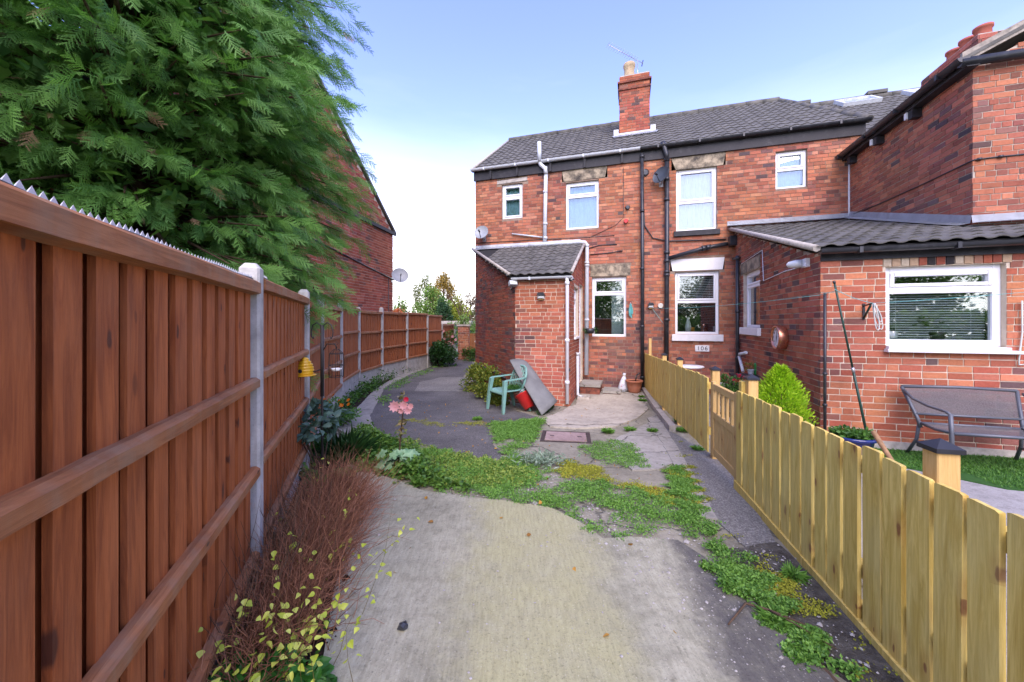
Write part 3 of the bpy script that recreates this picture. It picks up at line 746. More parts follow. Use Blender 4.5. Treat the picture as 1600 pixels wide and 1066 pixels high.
# main terrace roof rising behind, with two rooflights
RA = FAC.pt(8.7, 5.93, -.72); RAL = (RZ + .28 - 5.93) / s35
roof(HR, 'terrace_roof', RA, A, V35, 5.6, RAL, tq)
m = MB(); ridge(m, RA + V35 * RAL, RA + V35 * RAL + A * 5.6)
for x in (.9, 2.9): p = RA + V35 * RAL + A * x + Vector((0, 0, .08)); m.box(-.25, .25, -.12, .12, 0, .1, Matrix.Translation(p) @ Matrix.Rotation(-.3, 4, 'Z'))
m.build('ridge_tiles', TILE, HR)
slab([RA + V35 * RAL, RA + V35 * RAL + A * 5.6, RA + V35 * RAL + A * 5.6 - V35b * RAL, RA + V35 * RAL - V35b * RAL], .06, TILE, 'rear_roof_slope', HR)
nn = A.cross(V35)
for x, t in ((1.7, RAL - .95), (3.4, RAL - .95)):
    fm = MB(); M = Matrix(((A.x, V35.x, nn.x, 0), (A.y, V35.y, nn.y, 0), (A.z, V35.z, nn.z, 0), (0, 0, 0, 1))); M.translation = RA + A * x + V35 * t
    for a, b, c, d in ((0, .95, 0, .07), (0, .95, .63, .70), (0, .07, .07, .63), (.88, .95, .07, .63)): fm.box(a, b, c, d, .02, .13, M)
    rl = fm.build('rooflight', LEAD, HR); MB().box(.06, .89, .06, .64, .07, .09, M).build('pane', glass_mat('rooflight_glass', (.55, .6, .62), .5), rl)
MB().pbox(Plane(FAC.pt(8.9, 0, -.75), A), 0, 5.4, GZ, 5.95, -.2, 0).build('wall', MORT_D, HR)
# big black soil pipe and its branch
m = MB()
pipe(m, FACR, [(1035, 222), (1037, 228), (1041, 240), (1042, 250)], .12, .055)
pipe(m, FACR, [(1042, 246), (1042, 420), (1041, 590)], .10, .055); pipe(m, FACR, [(1044, 404), (1100, 388), (1137, 381)], .10, .05)
for y in (250, 280, 312, 395, 408, 425, 430, 500, 570): s_, z = FACR.sz(1041.7, y, .10); m.lathe([(.056, -.035), (.07, -.035), (.07, .035), (.056, .035)], FACR.pt(s_, z, .10), 12)
for x, y in ((1107, 386.5), (1100, 388)): s_, z = FACR.sz(x, y, .1); m.lathe([(.06, -.06), (.066, -.03), (.06, .06)], FACR.pt(s_, z, .1), 10, Matrix.Rotation(1.3, 4, 'Y'))
m.build('soil_pipe', BLACKP, HR)
m = MB(); pipe(m, FACR, [(1006, 330), (1007, 352), (1020, 372), (1045, 377), (1134, 374)], .03, .016, 6); pipe(m, FACR, [(1140, 358), (1200, 352), (1260, 347), (1325, 339)], .012, .009, 5)
for i in range(12): s_, z = FACR.sz(1143 + i * 15.5, 357.5 - i * 1.55, .012); m.lathe([(.014, -.012), (.014, .012)], FACR.pt(s_, z, .012), 6)
m.build('wall_cables', BLACKP, HR)
s_, z = FACR.sz(1008, 270); MB().lathe([(.05, .03), (.09, .03), (.09, -.02)], FACR.pt(s_, z, 0), 16, Matrix.Rotation(math.pi / 2, 4, 'X') @ Matrix.Rotation(0, 4, 'Z')).build('flue_outlet', BLACKP, HR)
# ---- extension of 106
ez_t, ez_e = 3.76, 2.50
EL = 4.18
oW7 = opening(ESD, 1161.3, 428.6, 1187.3, 512.5); dz0 = g(8.6) + .14
oED = (ESD.s_of(1137.1), ESD.s_of(1151.5), dz0, ESD.z_of(1137, 441))
LE7 = [(1157.5, 431), (1157.5, 413), (1188, 396), (1188, 416)]; LED = [(1134.5, 441), (1134.5, 425), (1153, 415), (1153, 433)]
def hole_box(pl, pts):
    q = [pl.sz(x, y) for x, y in pts]; return (min(a for a, b in q), max(a for a, b in q), sum(sorted(b for a, b in q)[:2]) / 2, sum(sorted(b for a, b in q)[2:]) / 2)
h7 = hole_box(ESD, LE7); hD = hole_box(ESD, LED)
h7 = (h7[0], h7[1], oW7[3] + .003, oW7[3] + .24); hD = (max(.06, hD[0]), h7[0] - .06, oED[3] + .003, oED[3] + .22)
def dk_es(s_, z): return .34 if s_ < 3.6 else .12
wall(HR, 'extension_wall', ESD, EL, GZ, lambda s_: ez_t - .03 + (ez_e - ez_t) * s_ / EL, [oW7, oED, h7, hD], MORT_W, bq, PAL_RED, dk_es, 'mixed', jit=.005, s_in=(.01, .002))
for h in (h7, hD): MB().pbox(ESD, h[0] + .004, h[1] - .004, h[2] + .002, h[3] - .004, -.1, .006).build('lintel', STONE, HR)
win(HR, ESD, *oW7, transoms=(ESD.z_of(1174, 446),), fw=.055, sill=(.07, .15, .06, PAINTW), room=ROOM)
m = MB(); s0, s1, z0, z1 = oED
for (a, b, c, d) in ((s0, s0 + .06, z0, z1), (s1 - .06, s1, z0, z1), (s0 + .06, s1 - .06, z1 - .06, z1), (s0 + .06, s1 - .06, z1 - .42, z1 - .34), (s0 + .06, s0 + .17, z0, z1 - .42), (s1 - .17, s1 - .06, z0, z1 - .42), (s0 + .17, s1 - .17, z0, z0 + .8)): m.cbox(ESD, a, b, c, d, -.12, -.05)
dr = m.build('door', UPVC, HR)
MB().pbox(ESD, s0 + .05, s1 - .05, z1 - .35, z1 - .05, -.10, -.09).build('pane', GLASS, dr); MB().pbox(ESD, s0 + .16, s1 - .16, z0 + .78, z1 - .41, -.10, -.09).build('pane', GLASS, dr)
MB().pbox(ESD, s0, s1, z0, z1, -.32, -.28).build('dark_lobby', ROOMD, dr)
MB().cbox(ESD, s0 + .09, s0 + .12, z0 + .92, z0 + 1.1, -.05, -.005).build('handle', LEAD, dr)
m = MB(); xs = ESD.s_of(1152.3, .06); m.tube([ESD.pt(xs, ESD.z_of(1152, 400, .06), .06), ESD.pt(xs, g(8) - .02, .06)], .04, 10)
for y in (404, 487, 560): m.lathe([(.041, -.03), (.05, -.03), (.05, .03), (.041, .03)], ESD.pt(xs, ESD.z_of(1152, y, .06), .06), 10)
m.tube([ESD.pt(xs, ESD.z_of(1152, 403, .06), .06), ESD.pt(.12, ESD.z_of(1152, 403, .06) + .03, .06)], .035, 10)
m.pbox(ESD, .03, .22, 3.40, 3.62, .0, .14)
m.build('rainwater_pipe', BLACKP, HR)
m = MB(); pts = [(1157, 414), (1192, 391), (1194, 439), (1225, 425), (1252, 417)]
m.tube([ESD.pt(*ESD.sz(x, y), .01) for x, y in pts], .008, 5); m.build('white_cable', PAINTW, HR)
oW8 = opening(EFR, 1384, 417.5, 1573, 543)
SOL = [(1383, 416), (1383, 397), (1573, 385), (1573, 408)]
hs = (oW8[0] - .03, oW8[1] + .03, oW8[3] + .002, oW8[3] + .165)
def dk_ef(s_, z):
    p = .07 if s_ > .25 else .2
    if z < .95 and s_ > 1.35: p += .45 * min(1, (s_ - 1.35) / .5) * (1 if .1 < z < .75 else .6)
    return p
wall(HR, 'extension_wall', EFR, 5.0, GZ, ez_e + .02, [oW8, hs], MORT_L, bq, [(.41, .135, .078), (.45, .16, .088), (.37, .115, .07), (.50, .19, .10), (.40, .14, .085), (.36, .10, .062)], dk_ef, 'mixed', jit=.004, blen=.232)
x = hs[0] + .005
while x < hs[1] - .06:                             # soldier course over the window
    w_ = .075 + random.uniform(-.005, .006); col = random.choice([(.3, .09, .055), (.42, .15, .08), (.04, .035, .035), (.45, .32, .2), (.36, .11, .06), (.33, .17, .11), (.5, .42, .3)])
    M = Matrix.Translation(EFR.pt(x + w_ / 2, (hs[2] + hs[3]) / 2, -.027)) @ EFR.mat() @ Matrix.Diagonal((w_, .06, hs[3] - hs[2] - .012, 1))
    bq.add(M, random.randrange(6), col, HR, .001); x += w_ + .011
MB().pbox(EFR, hs[0], hs[1], hs[2], hs[3], -.2, -.012).build('lintel', MORT_L, HR)
w8 = win(HR, EFR, *oW8, transoms=(EFR.z_of(1478, 452),), fw=.075, sill=(.0, .035, .07, UPVC), back=('blind', BLIND, (oW8[2] + .04, oW8[3] - .35), .03), depth=2.2)
MB().cbox(EFR, oW8[0] - .02, oW8[1] + .09, oW8[2] - .075, oW8[2] - .037, -.06, .09).build('window_ledge', UPVC, w8)
m = MB(); m.lathe([(.065, 0), (.085, .02), (.09, .10), (.08, .10), (.07, .03)], EFR.pt(EFR.s_of(1404), oW8[2] + .08, -.19), 14); m.build('plant_pot', PAINTW, w8)
m = MB(); m.lathe([(.07, 0), (.09, .09), (.08, .09)], EFR.pt(EFR.s_of(1482), oW8[2] + .08, -.19), 14); m.build('plant_pot', BLACKP, w8)
LF = leaf_mat('house_plant_leaf', (.02, .07, .015), (.07, .17, .035))
def leaf_sheet(base, n, spread, L0, W0, up=.5, seed=1):
    r = np.random.default_rng(seed); V, F, C = [], [], []
    for i in range(n):
        a = r.uniform(0, 2 * math.pi); el = r.uniform(-.1, 1.2) * up; d = Vector((math.cos(a) * math.cos(el), math.sin(a) * math.cos(el), math.sin(el))); s_ = d.cross(Vector((0, 0, 1))).normalized()
        p = Vector(base) + Vector((r.normal() * spread[0], r.normal() * spread[1], abs(r.normal()) * spread[2])); l = L0 * r.uniform(.6, 1.2); w_ = W0 * r.uniform(.7, 1.2); b = len(V)
        nrm = s_.cross(d)
        V += [p, p + d * l * .45 + s_ * w_ + nrm * .12 * l, p + d * l, p + d * l * .45 - s_ * w_ + nrm * .12 * l]; F += [(b, b + 1, b + 2), (b, b + 2, b + 3)]; C += [r.uniform()] * 4
    return V, F, C
for px, n, L0 in ((1406, 40, .05), (1484, 46, .10)):
    V, F, C = leaf_sheet(EFR.pt(EFR.s_of(px), oW8[2] + (.18 if px < 1420 else .2), -.19), n, (.05 if px < 1420 else .09, .02, .05 if px < 1420 else .09), L0, L0 * .3, seed=px); npmesh('leaves', [tuple(v) for v in V], F, LF, w8, C)
m = MB(); m.pbox(EFR, 0.002, 5, GZ, g(4.9) + .12, .001, .03); m.build('cement_plinth', CEM, HR)
m = MB(); m.pbox(ESD, 1.0, EL, GZ, g(5.6) + .1, .001, .03); m.build('cement_plinth', CEM, HR)
EO = EFR.pt(-.10, ez_e + .06, .16); ev = B * (4.18 + .16) + Vector((0, 0, ez_t - ez_e + .02)); ELs = ev.length; ev.normalize()
tcut = lambda t: t * (4.34 / ELs) - .16
roof(HR, 'extension_roof', EO, A, ev, 5.1, ELs, tq, lambda s_, t: s_ < 2.36 or tcut(t) < 1.05, deck=[[(0, 0), (5.1, 0), (5.1, 1.24), (2.3, 1.24), (2.3, ELs), (0, ELs)]])
m = MB(); m.tube([EO - Vector((0, 0, .015)), EO + ev * ELs - Vector((0, 0, .015))], .045, 6); m.build('verge_mortar', CEM, HR)
gutter(EFR, -.06, 5.0, ez_e + .03, .14, .06).build('extension_gutter', BLACKP, HR)
MB().pbox(EFR, .0, 5.0, ez_e - .10, ez_e + .06, .004, .03).build('extension_fascia', BLACKW, HR)
m = MB()
def skirt(m, pl, s0, z0, s1, z1, hgt=.13, outw=.17):
    m.add([pl.pt(s0, z0 + hgt, .012), pl.pt(s1, z1 + hgt, .012), pl.pt(s1, z1 + .02, .03), pl.pt(s0, z0 + .02, .03), pl.pt(s1, z1 + .0, outw), pl.pt(s0, z0 + .0, outw)], [(0, 1, 2, 3), (3, 2, 4, 5), (3, 2, 1, 0), (5, 4, 2, 3)])
fz = ez_t + .11
skirt(m, FACR, FACR.s_of(1136), fz, FACR.s_of(1327), fz)
zw = lambda dist: ez_e + .15 + (ez_t - ez_e) * dist / 4.18
skirt(m, WSD, 0, zw(4.18), 3.1, zw(1.085)); skirt(m, WFR, -.02, zw(1.085), 3.5, zw(1.085))
m.build('lead_flashing', LEAD, HR)
bp.emit(HL); tp.emit(HL); bq.emit(HR); tq.emit(HR)

# ---- the tall wing on the right, with its big chimney --------------------------
HW = thing('brick_house', WFR.pt(1.5, 0, -1), 'tall dark red brick wing at the right edge with a broad three pot chimney', 'house')
bw = Pieces('brick', BV, MB_I, MB_S)
WE = 5.16
def dk_w(s_, z): return .09 + (.12 if math.sin(s_ * 5 + z * 3) > .3 else 0)
wall(HW, 'wall', WSD, 3.1, 2.4, WE, [], MORT_W, bw, PAL_WING, dk_w, 'mixed', jit=.005, s_in=(.012, .002))
gw = lambda s_: WE + .50 * min(s_, 5.0 - s_)
wall(HW, 'wall', WFR, 5.0, 2.4, gw, [], MORT_W, bw, PAL_WING, lambda s_, z: .12 + (.3 if s_ < .12 else 0), 'garden', jit=.005, nodes=(2.5,))
m = MB(); m.pbox(WSD, -.3, 3.22, WE - .02, WE + .10, .002, .14)
m.build('fascia_board', BLACKW, HW)
g1 = gutter(WSD, -.3, 3.25, WE + .10, .19, .07); g1.build('gutter', BLACKP, HW)
m = MB(); m.tube([WFR.pt(-.20, WE + .05, .10), WFR.pt(5, WE + .05, .10)], .06, 10); m.build('gutter', BLACKP, HW)
for s_ in (.25, 1.15, 2.1): MB().prism([(s_ - .05, WE - .17), (s_ + .05, WE - .17), (s_ + .05, WE - .03), (s_ - .05, WE - .03)], .002, .13, WSD).build('corbel_bracket', BLACKW, HW)
for s_ in (1.09, 2.04): MB().prism([(s_ - .055, WE - .14), (s_ + .0, WE - .14), (s_ + .0, WE - .03), (s_ - .055, WE - .03)], .003, .15, WSD).build('pale_bracket', PAINTW, HW)
m = MB(); mm_ = [WFR.pt(-.10, WE + .02, .06), WFR.pt(2.5, WE + 1.27, .06)]
q0, q1 = WFR.pt(-.14, WE + .06, 0), WFR.pt(2.5, WE + 1.38, 0); nW = WFR.n
m.hexa([q0 + nW * .01, q1 + nW * .01, q1 + nW * .05 , q0 + nW * .05] + [p + Vector((0, 0, .16)) for p in (q0 + nW * .01, q1 + nW * .01, q1 + nW * .05, q0 + nW * .05)])
m.build('bargeboard', plain('weathered_grey_timber', (.30, .27, .22), .85, .2, var=.35, scale=16, dirt=((.10, .09, .08), .7)), HW)
e0 = WSD.pt(-.3, WE + .12, .2); e1 = WSD.pt(3.16, WE + .12, .2)
slab([e0, e1, e1 + A * 2.7 + Vector((0, 0, 1.35)), e0 + A * 2.7 + Vector((0, 0, 1.35))], .05, TILE, 'roof', HW)
r0, r1 = e0 + A * 2.7 + Vector((0, 0, 1.35)), e1 + A * 2.7 + Vector((0, 0, 1.35))
slab([r0, r1, r1 + A * 2.7 - Vector((0, 0, 1.35)), r0 + A * 2.7 - Vector((0, 0, 1.35))], .05, TILE, 'roof', HW)
sc_ = WFR.pt(.8 + .55, 0, -(1.11 + .625))
stack(HW, sc_, 1.1, 1.25, 5.2, 6.25, [(5.90, .05, .04), (6.03, .05, .06)], bw, [(.40, .13, .09), (.43, .15, .10), (.36, .11, .08)], lambda s_, z: .10 + .25 * (z > 5.85), CEM)
POTR = plain('terracotta_pot', (.40, .12, .08), .8, .25, var=.2, scale=8, dirt=((.15, .06, .05), .5))
for k in (-.27, .02, .31):
    MB().lathe([(.115, 0), (.108, .05), (.10, .26), (.12, .27), (.12, .31), (.10, .31), (.09, .2)], sc_ - A * .25 + B * k + Vector((0, 0, 6.27)), 18).build('chimney_pot', POTR, HW)
m = MB(); m.tube([WSD.pt(*WSD.sz(x, y, .012), .012) for x, y in ((1330, 336), (1375, 318), (1450, 284), (1517, 252))] + [WFR.pt(.02, WFR.z_of(1523, 250), .014), WFR.pt(*WFR.sz(1560, 245, .014), .014), WFR.pt(3, WFR.z_of(1560, 245) , .014)], .010, 6)
for x, y in ((1530, 249), (1563, 245)): m.lathe([(.03, -.015), (.03, .015)], WFR.pt(*WFR.sz(x, y, .014), .014), 8)
m.build('wall_cables', BLACKP, HW)
m = MB(); m.tube([WSD.pt(.02, 3.4, .012), WSD.pt(.02, WE - .1, .012)], .018, 6); m.build('mortar_fillet', PAINTW, HW)
bw.emit(HW)

# ---- gable house beyond the left fence --------------------------------------------
GD = Vector((.168, 1, 0)).normalized(); gc = Vector((-4.1, 13.0, 0)); GL = 9.0
GHP = Plane(gc + -GD * 0, GD)
GHP = Plane(gc - GD * GL, GD)
HG = thing('brick_house', gc - GD * 4, 'plain red brick gable wall of the house beyond the left fence', 'house')
bg_ = Pieces('brick', BV, MB_I, MB_S)
gz = lambda s_: 4.70 + .72 * min(GL - s_, s_)
wall(HG, 'wall', GHP, GL, GZ, gz, [], MORT_W, bg_, [(.34, .10, .06), (.38, .125, .075), (.30, .085, .055), (.40, .14, .09)], lambda s_, z: .10, 'mixed', jit=.004, nodes=(GL / 2,))
m = MB(); m.pbox(GHP, .5, GL + .12, 4.62, 4.73, .002, .07); m.build('eaves_band', BLACKW, HG)
m = MB(); m.tube([GHP.pt(GL - 4.4, 3.65, .02), GHP.pt(GL, 3.10, .02)], .02, 6); m.tube([GHP.pt(GL - .35, 3.1, .02), GHP.pt(GL - .35, .4, .02)], .012, 6); m.tube([GHP.pt(GL - 4.2, 2.3, .03), GHP.pt(GL - 2.9, 2.22, .03), GHP.pt(GL - 2.9, .4, .03)], .022, 6); m.build('wall_cables', BLACKP, HG)
an = -GHP.n
for sgn, s0 in ((1, 0.), (-1, GL)):
    pa = GHP.pt(s0 - sgn * .12, 4.70, .06); pb = GHP.pt(GL / 2, 4.78 + .72 * GL / 2, .06)
    slab([pa + Vector((0, 0, .06)), pb + Vector((0, 0, .06)), pb + an * 8 + Vector((0, 0, .06)), pa + an * 8 + Vector((0, 0, .06))], .09, TILE, 'roof', HG)
GF = Plane(gc, -A); EH = Plane(gc, an)
wall(HG, 'wall', EH, 8, GZ, 4.66, [], MORT_W, bg_, PAL_WING, lambda s_, z: .1, 'mixed', s_in=(.02, .002))
bg_.emit(HG)

# ================================================================== THE GROUND
def sheet(name, pts, mat, off, jag=.0, kind='structure', parent=None, skirt=.04, world=False, sub=.12):
    """A paved area: outline on the sloping ground, lifted by off, with its edge going down into the ground."""
    P = [Vector((p[0], p[1], 0)) if world else gpt(*p) for p in pts]
    if jag:
        Q = []
        for a, b in zip(P, P[1:] + P[:1]):
            n = max(1, int((b - a).length / sub)); d = (b - a); nn_ = Vector((-d.y, d.x, 0)).normalized() if d.length > 1e-6 else Vector()
            for i in range(n): Q.append(a.lerp(b, i / n) + nn_ * (random.gauss(0, jag)))
        P = Q
    bm = bmesh.new(); f = bm.faces.new([bm.verts.new((p.x, p.y, 0)) for p in P])
    if f.normal.z < 0: f.normal_flip()
    bmesh.ops.triangulate(bm, faces=bm.faces[:])
    for y in (3.0, 7.5):
        bmesh.ops.bisect_plane(bm, geom=bm.verts[:] + bm.edges[:] + bm.faces[:], plane_co=(0, y, 0), plane_no=(0, 1, 0))
    bmesh.ops.recalc_face_normals(bm, faces=bm.faces[:])
    for fc in bm.faces:
        if fc.normal.z < 0: fc.normal_flip()
    be = [e for e in bm.edges if len(e.link_faces) == 1]
    r = bmesh.ops.extrude_edge_only(bm, edges=be); nv = set(v for v in r['geom'] if isinstance(v, bmesh.types.BMVert))
    for v in bm.verts: v.co.z = g(v.co.y) + off - (skirt if v in nv else 0)
    me = bpy.data.meshes.new(name); bm.to_mesh(me); bm.free(); me.materials.append(mat)
    o = hook(bpy.data.objects.new(name, me), parent)
    if kind: o['kind'] = kind
    return o
def concrete(name, c0, c1, c2, speck=.5, tint_band=None, ridges=False, dark=None, cracks=0):
    t = NT(name); v = t.pos(); x, y, z = t.sepxyz(v)
    f = t.noise(1.5, 7, v, .68); gq = t.noise(14, 6, v, .7); sp = t.noise(70, 4, v, .85)
    c = t.ramp(f, [(.3, c0), (.5, c1), (.7, c2)])
    c = t.mix(t.rng(gq, .42, .7, 0, .45), c, t.mix(1, c, (.45, .44, .42), 'MULTIPLY'))
    if tint_band:  # mixes a soft-edged band of another colour lengthwise into the slab
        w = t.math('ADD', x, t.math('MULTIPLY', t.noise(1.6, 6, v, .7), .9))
        band = t.math('MULTIPLY', t.rng(w, tint_band[0] - .1, tint_band[0] + .25), t.rng(w, tint_band[1] - .35, tint_band[1], 1, 0))
        c = t.mix(t.math('MULTIPLY', band, t.rng(t.noise(4, 6, v, .7), .2, .65, .45, .95)), c, tint_band[2])
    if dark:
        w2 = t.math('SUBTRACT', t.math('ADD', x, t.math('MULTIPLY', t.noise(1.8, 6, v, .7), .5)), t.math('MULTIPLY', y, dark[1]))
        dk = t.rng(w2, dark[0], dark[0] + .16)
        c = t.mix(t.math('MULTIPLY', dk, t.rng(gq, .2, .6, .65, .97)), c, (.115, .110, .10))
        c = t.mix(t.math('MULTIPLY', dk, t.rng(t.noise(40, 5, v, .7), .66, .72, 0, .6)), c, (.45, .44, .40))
    c = t.mix(t.rng(sp, .52, .75, 0, speck), c, t.mix(1, c, (.30, .30, .29), 'MULTIPLY'))
    c = t.mix(t.rng(t.vor(48, v), .04, .2, .5 * speck, 0), c, (.60, .57, .48)); c = t.mix(t.rng(t.noise(22, 6, v, .8), .56, .72, 0, .75 * speck), c, t.mix(1, c, (.42, .41, .38), 'MULTIPLY'))
    c = t.mix(t.rng(t.noise(31, 4, v, .7), .66, .72, 0, .7 * speck), c, (.06, .06, .055))
    h = t.math('ADD', sp, t.math('MULTIPLY', gq, 1.2))
    if cracks:
        wv2 = t.n('ShaderNodeVectorMath', operation='ADD'); t.l(v, wv2.inputs[0]); nn3 = t.n('ShaderNodeTexNoise'); nn3.inputs['Scale'].default_value = 3.; nn3.inputs['Detail'].default_value = 5; t.l(v, nn3.inputs['Vector']); sc3 = t.n('ShaderNodeVectorMath', operation='SCALE'); sc3.inputs['Scale'].default_value = .5; t.l(nn3.outputs['Color'], sc3.inputs[0]); t.l(sc3.outputs[0], wv2.inputs[1])
        ck = t.vor(cracks, wv2.outputs[0], 'DISTANCE_TO_EDGE'); c = t.mix(t.rng(ck, .003, .012, .6, 0), c, (.05, .05, .04)); h = t.math('ADD', h, t.rng(ck, .0, .02, -3., 0))
    if ridges:
        wv = t.noise(1, 5, t.map(v, (60, 8, 8), (0, 0, R(64))), .6); h = t.math('ADD', h, t.math('MULTIPLY', wv, 1.6))
        c = t.mix(t.rng(wv, .35, .65, .28, 0), c, t.mix(1, c, (.5, .48, .42), 'MULTIPLY'))
    t.bump(h, .6, .008)
    return t.fin(c, .92, .18)
def tarmac(name, c0, c1):
    t = NT(name); v = t.pos(); f = t.noise(.9, 6, v, .65); sp = t.vor(110, v, out='Color'); d = t.vor(110, v)
    c = t.ramp(f, [(.35, c0), (.65, c1)])
    c = t.mix(.55, c, t.mix(1, c, t.ramp(t.sepxyz(sp)[0], [(0, .45), (.6, 1.0), (.9, 1.9)]), 'MULTIPLY'))
    c = t.mix(t.rng(t.noise(4, 6, v, .7), .55, .75, 0, .5), c, (.16, .155, .14))
    t.bump(t.math('ADD', t.math('MULTIPLY', d, -1), t.noise(200, 2, v)), .8, .008); return t.fin(c, .9, .22)
def soil_mat(name, c0, c1):
    t = NT(name); v = t.pos(); f = t.noise(9, 7, v, .7)
    c = t.ramp(f, [(.35, c0), (.65, c1)]); t.bump(t.noise(40, 6, v, .7), 1., .03); return t.fin(c, .95, .1)
GRIT = concrete('gritty_ground', (.19, .176, .128), (.265, .248, .185), (.335, .312, .235), .7, cracks=.9)
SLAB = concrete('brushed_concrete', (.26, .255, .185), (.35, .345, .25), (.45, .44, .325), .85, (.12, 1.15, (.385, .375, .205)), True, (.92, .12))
BEIGE = concrete('pale_concrete', (.30, .28, .23), (.43, .39, .31), (.52, .48, .38), .4, cracks=.28)
GREYC = concrete('grey_concrete', (.26, .248, .21), (.335, .32, .275), (.40, .38, .325), .45, cracks=.8)
TARM = tarmac('dark_tarmac', (.092, .089, .084), (.15, .145, .135)); TARM2 = tarmac('grey_tarmac', (.17, .165, .15), (.235, .228, .205))
SOIL = soil_mat('dark_soil', (.018, .013, .010), (.06, .045, .032))
# one sheet out to the horizon
V = []; F = []
ys = [-40, 3.0, 7.5, 30, 400]
for y in ys:
    for x in (-300, -20, 20, 300): V.append((x, y, g(y)))
for j in range(4):
    for i in range(3): b = j * 4 + i; F.append((b, b + 1, b + 5, b + 4))
npmesh('ground', V, F, GRIT)['kind'] = 'structure'
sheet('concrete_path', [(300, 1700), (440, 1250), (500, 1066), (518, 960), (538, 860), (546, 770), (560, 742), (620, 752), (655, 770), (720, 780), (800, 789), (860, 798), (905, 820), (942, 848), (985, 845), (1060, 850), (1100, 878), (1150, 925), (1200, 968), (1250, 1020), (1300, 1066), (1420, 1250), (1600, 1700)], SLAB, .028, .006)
sheet('tarmac_path', [(578, 652), (590, 628), (602, 606), (640, 586), (680, 571), (722, 559), (728, 553), (740, 553), (737, 572), (724, 588), (735, 612), (772, 630), (800, 640), (838, 652), (842, 660), (762, 666), (772, 695), (789, 718), (740, 716), (690, 702), (640, 692), (590, 676)], TARM, .008, .008)
sheet('tarmac_patch', [(655, 598), (690, 590), (728, 590), (726, 602), (736, 611), (690, 612), (648, 612)], TARM2, .013, .012)
sheet('flagstone_strip', [(520, 668), (556, 640), (585, 610), (620, 588), (680, 567), (716, 556), (722, 559), (680, 571), (640, 586), (602, 606), (590, 628), (578, 652), (585, 672), (560, 690)], GREYC, .018, .006)
sheet('porch_paving', [(846, 656), (878, 644), (888, 637), (900, 634), (906, 612), (945, 606), (1004, 607), (1009, 622), (1014, 640), (996, 655), (962, 668), (900, 671), (860, 668)], BEIGE, .020, .006)
sheet('grey_paving', [(952, 692), (985, 676), (1012, 662), (1030, 656), (1052, 690), (1068, 718), (1030, 735), (990, 736), (965, 722)], GREYC, .016, .008)
sheet('fence_path', [(1036, 668), (1100, 704), (1130, 722), (1166, 768), (1210, 846), (1230, 880), (1172, 862), (1120, 815), (1085, 748), (1058, 700)], TARM2, .010, .008)
sheet('concrete_strip', [(1026, 650), (1058, 700), (1085, 748), (1122, 816), (1096, 812), (1066, 752), (1040, 704), (1012, 655)], GREYC, .022, .005)
for i, (a, b) in enumerate((((1003, 612), (1011, 626)), ((1011.5, 627), (1024, 646)), ((1024.5, 647), (1046, 676)))):
    p, q = gpt(*a), gpt(*b); d = (q - p).normalized(); n_ = Vector((d.y, -d.x, 0)) * -1
    m = MB(); m.hexa([p, q, q + Vector((.10, .02, 0)), p + Vector((.10, .02, 0))] + [x + Vector((0, 0, .10)) for x in (p, q, q + Vector((.10, .02, 0)), p + Vector((.10, .02, 0)))])
    k = m.build('kerb', CEM); k['kind'] = 'structure'
sheet('soil_bed', [(100, 1700), (60, 1250), (280, 1090), (380, 900), (430, 800), (480, 690), (500, 655), (530, 632), (556, 640), (520, 668), (545, 735), (540, 860), (518, 960), (500, 1066), (440, 1250), (300, 1700)], SOIL, .020, .01)
sheet('soil_bed', [(520, 640), (560, 606), (600, 586), (665, 565), (715, 553), (716, 556), (680, 567), (620, 588), (585, 610), (556, 640)], SOIL, .022, .01)
sheet('soil_patch', [(1130, 860), (1215, 850), (1330, 960), (1420, 1066), (1330, 1066), (1250, 1010), (1180, 930)], soil_mat('mossy_grit', (.055, .050, .042), (.17, .16, .135)), .012, .012)
LAWN = plain('artificial_turf_backing', (.035, .10, .02), .8, .2, var=.3, scale=40)
GRAV = concrete('grey_gravel', (.27, .262, .24), (.35, .34, .315), (.43, .42, .39), .9)
yard = [EFR.pt(.55, 0, 0), EFR.pt(5.0, 0, 0), EFR.pt(5.0, 0, 1.25), EFR.pt(.9, 0, 1.25), EFR.pt(.35, 0, .75)]
sheet('lawn', [(p.x, p.y) for p in yard], LAWN, .014, 0, world=True)
yp = [Vector((1.98, 1.6, 0)), Vector((2.6, 4.4, 0)), EFR.pt(.3, 0, .7), EFR.pt(.9, 0, 1.27), EFR.pt(5.0, 0, 1.27), EFR.pt(5.4, 0, 4.0), Vector((2.0, .5, 0))]
sheet('gravel_yard', [(p.x, p.y) for p in yp], GRAV, .009, 0, world=True)
yb = [Vector((2.62, 4.5, 0)), Vector((3.3, 9.2, 0)), Vector((5.2, 8.8, 0)), EFR.pt(.0, 0, 0), EFR.pt(.3, 0, .68)]
sheet('yard_paving', [(p.x, p.y) for p in yb], GREYC, .007, 0, world=True)

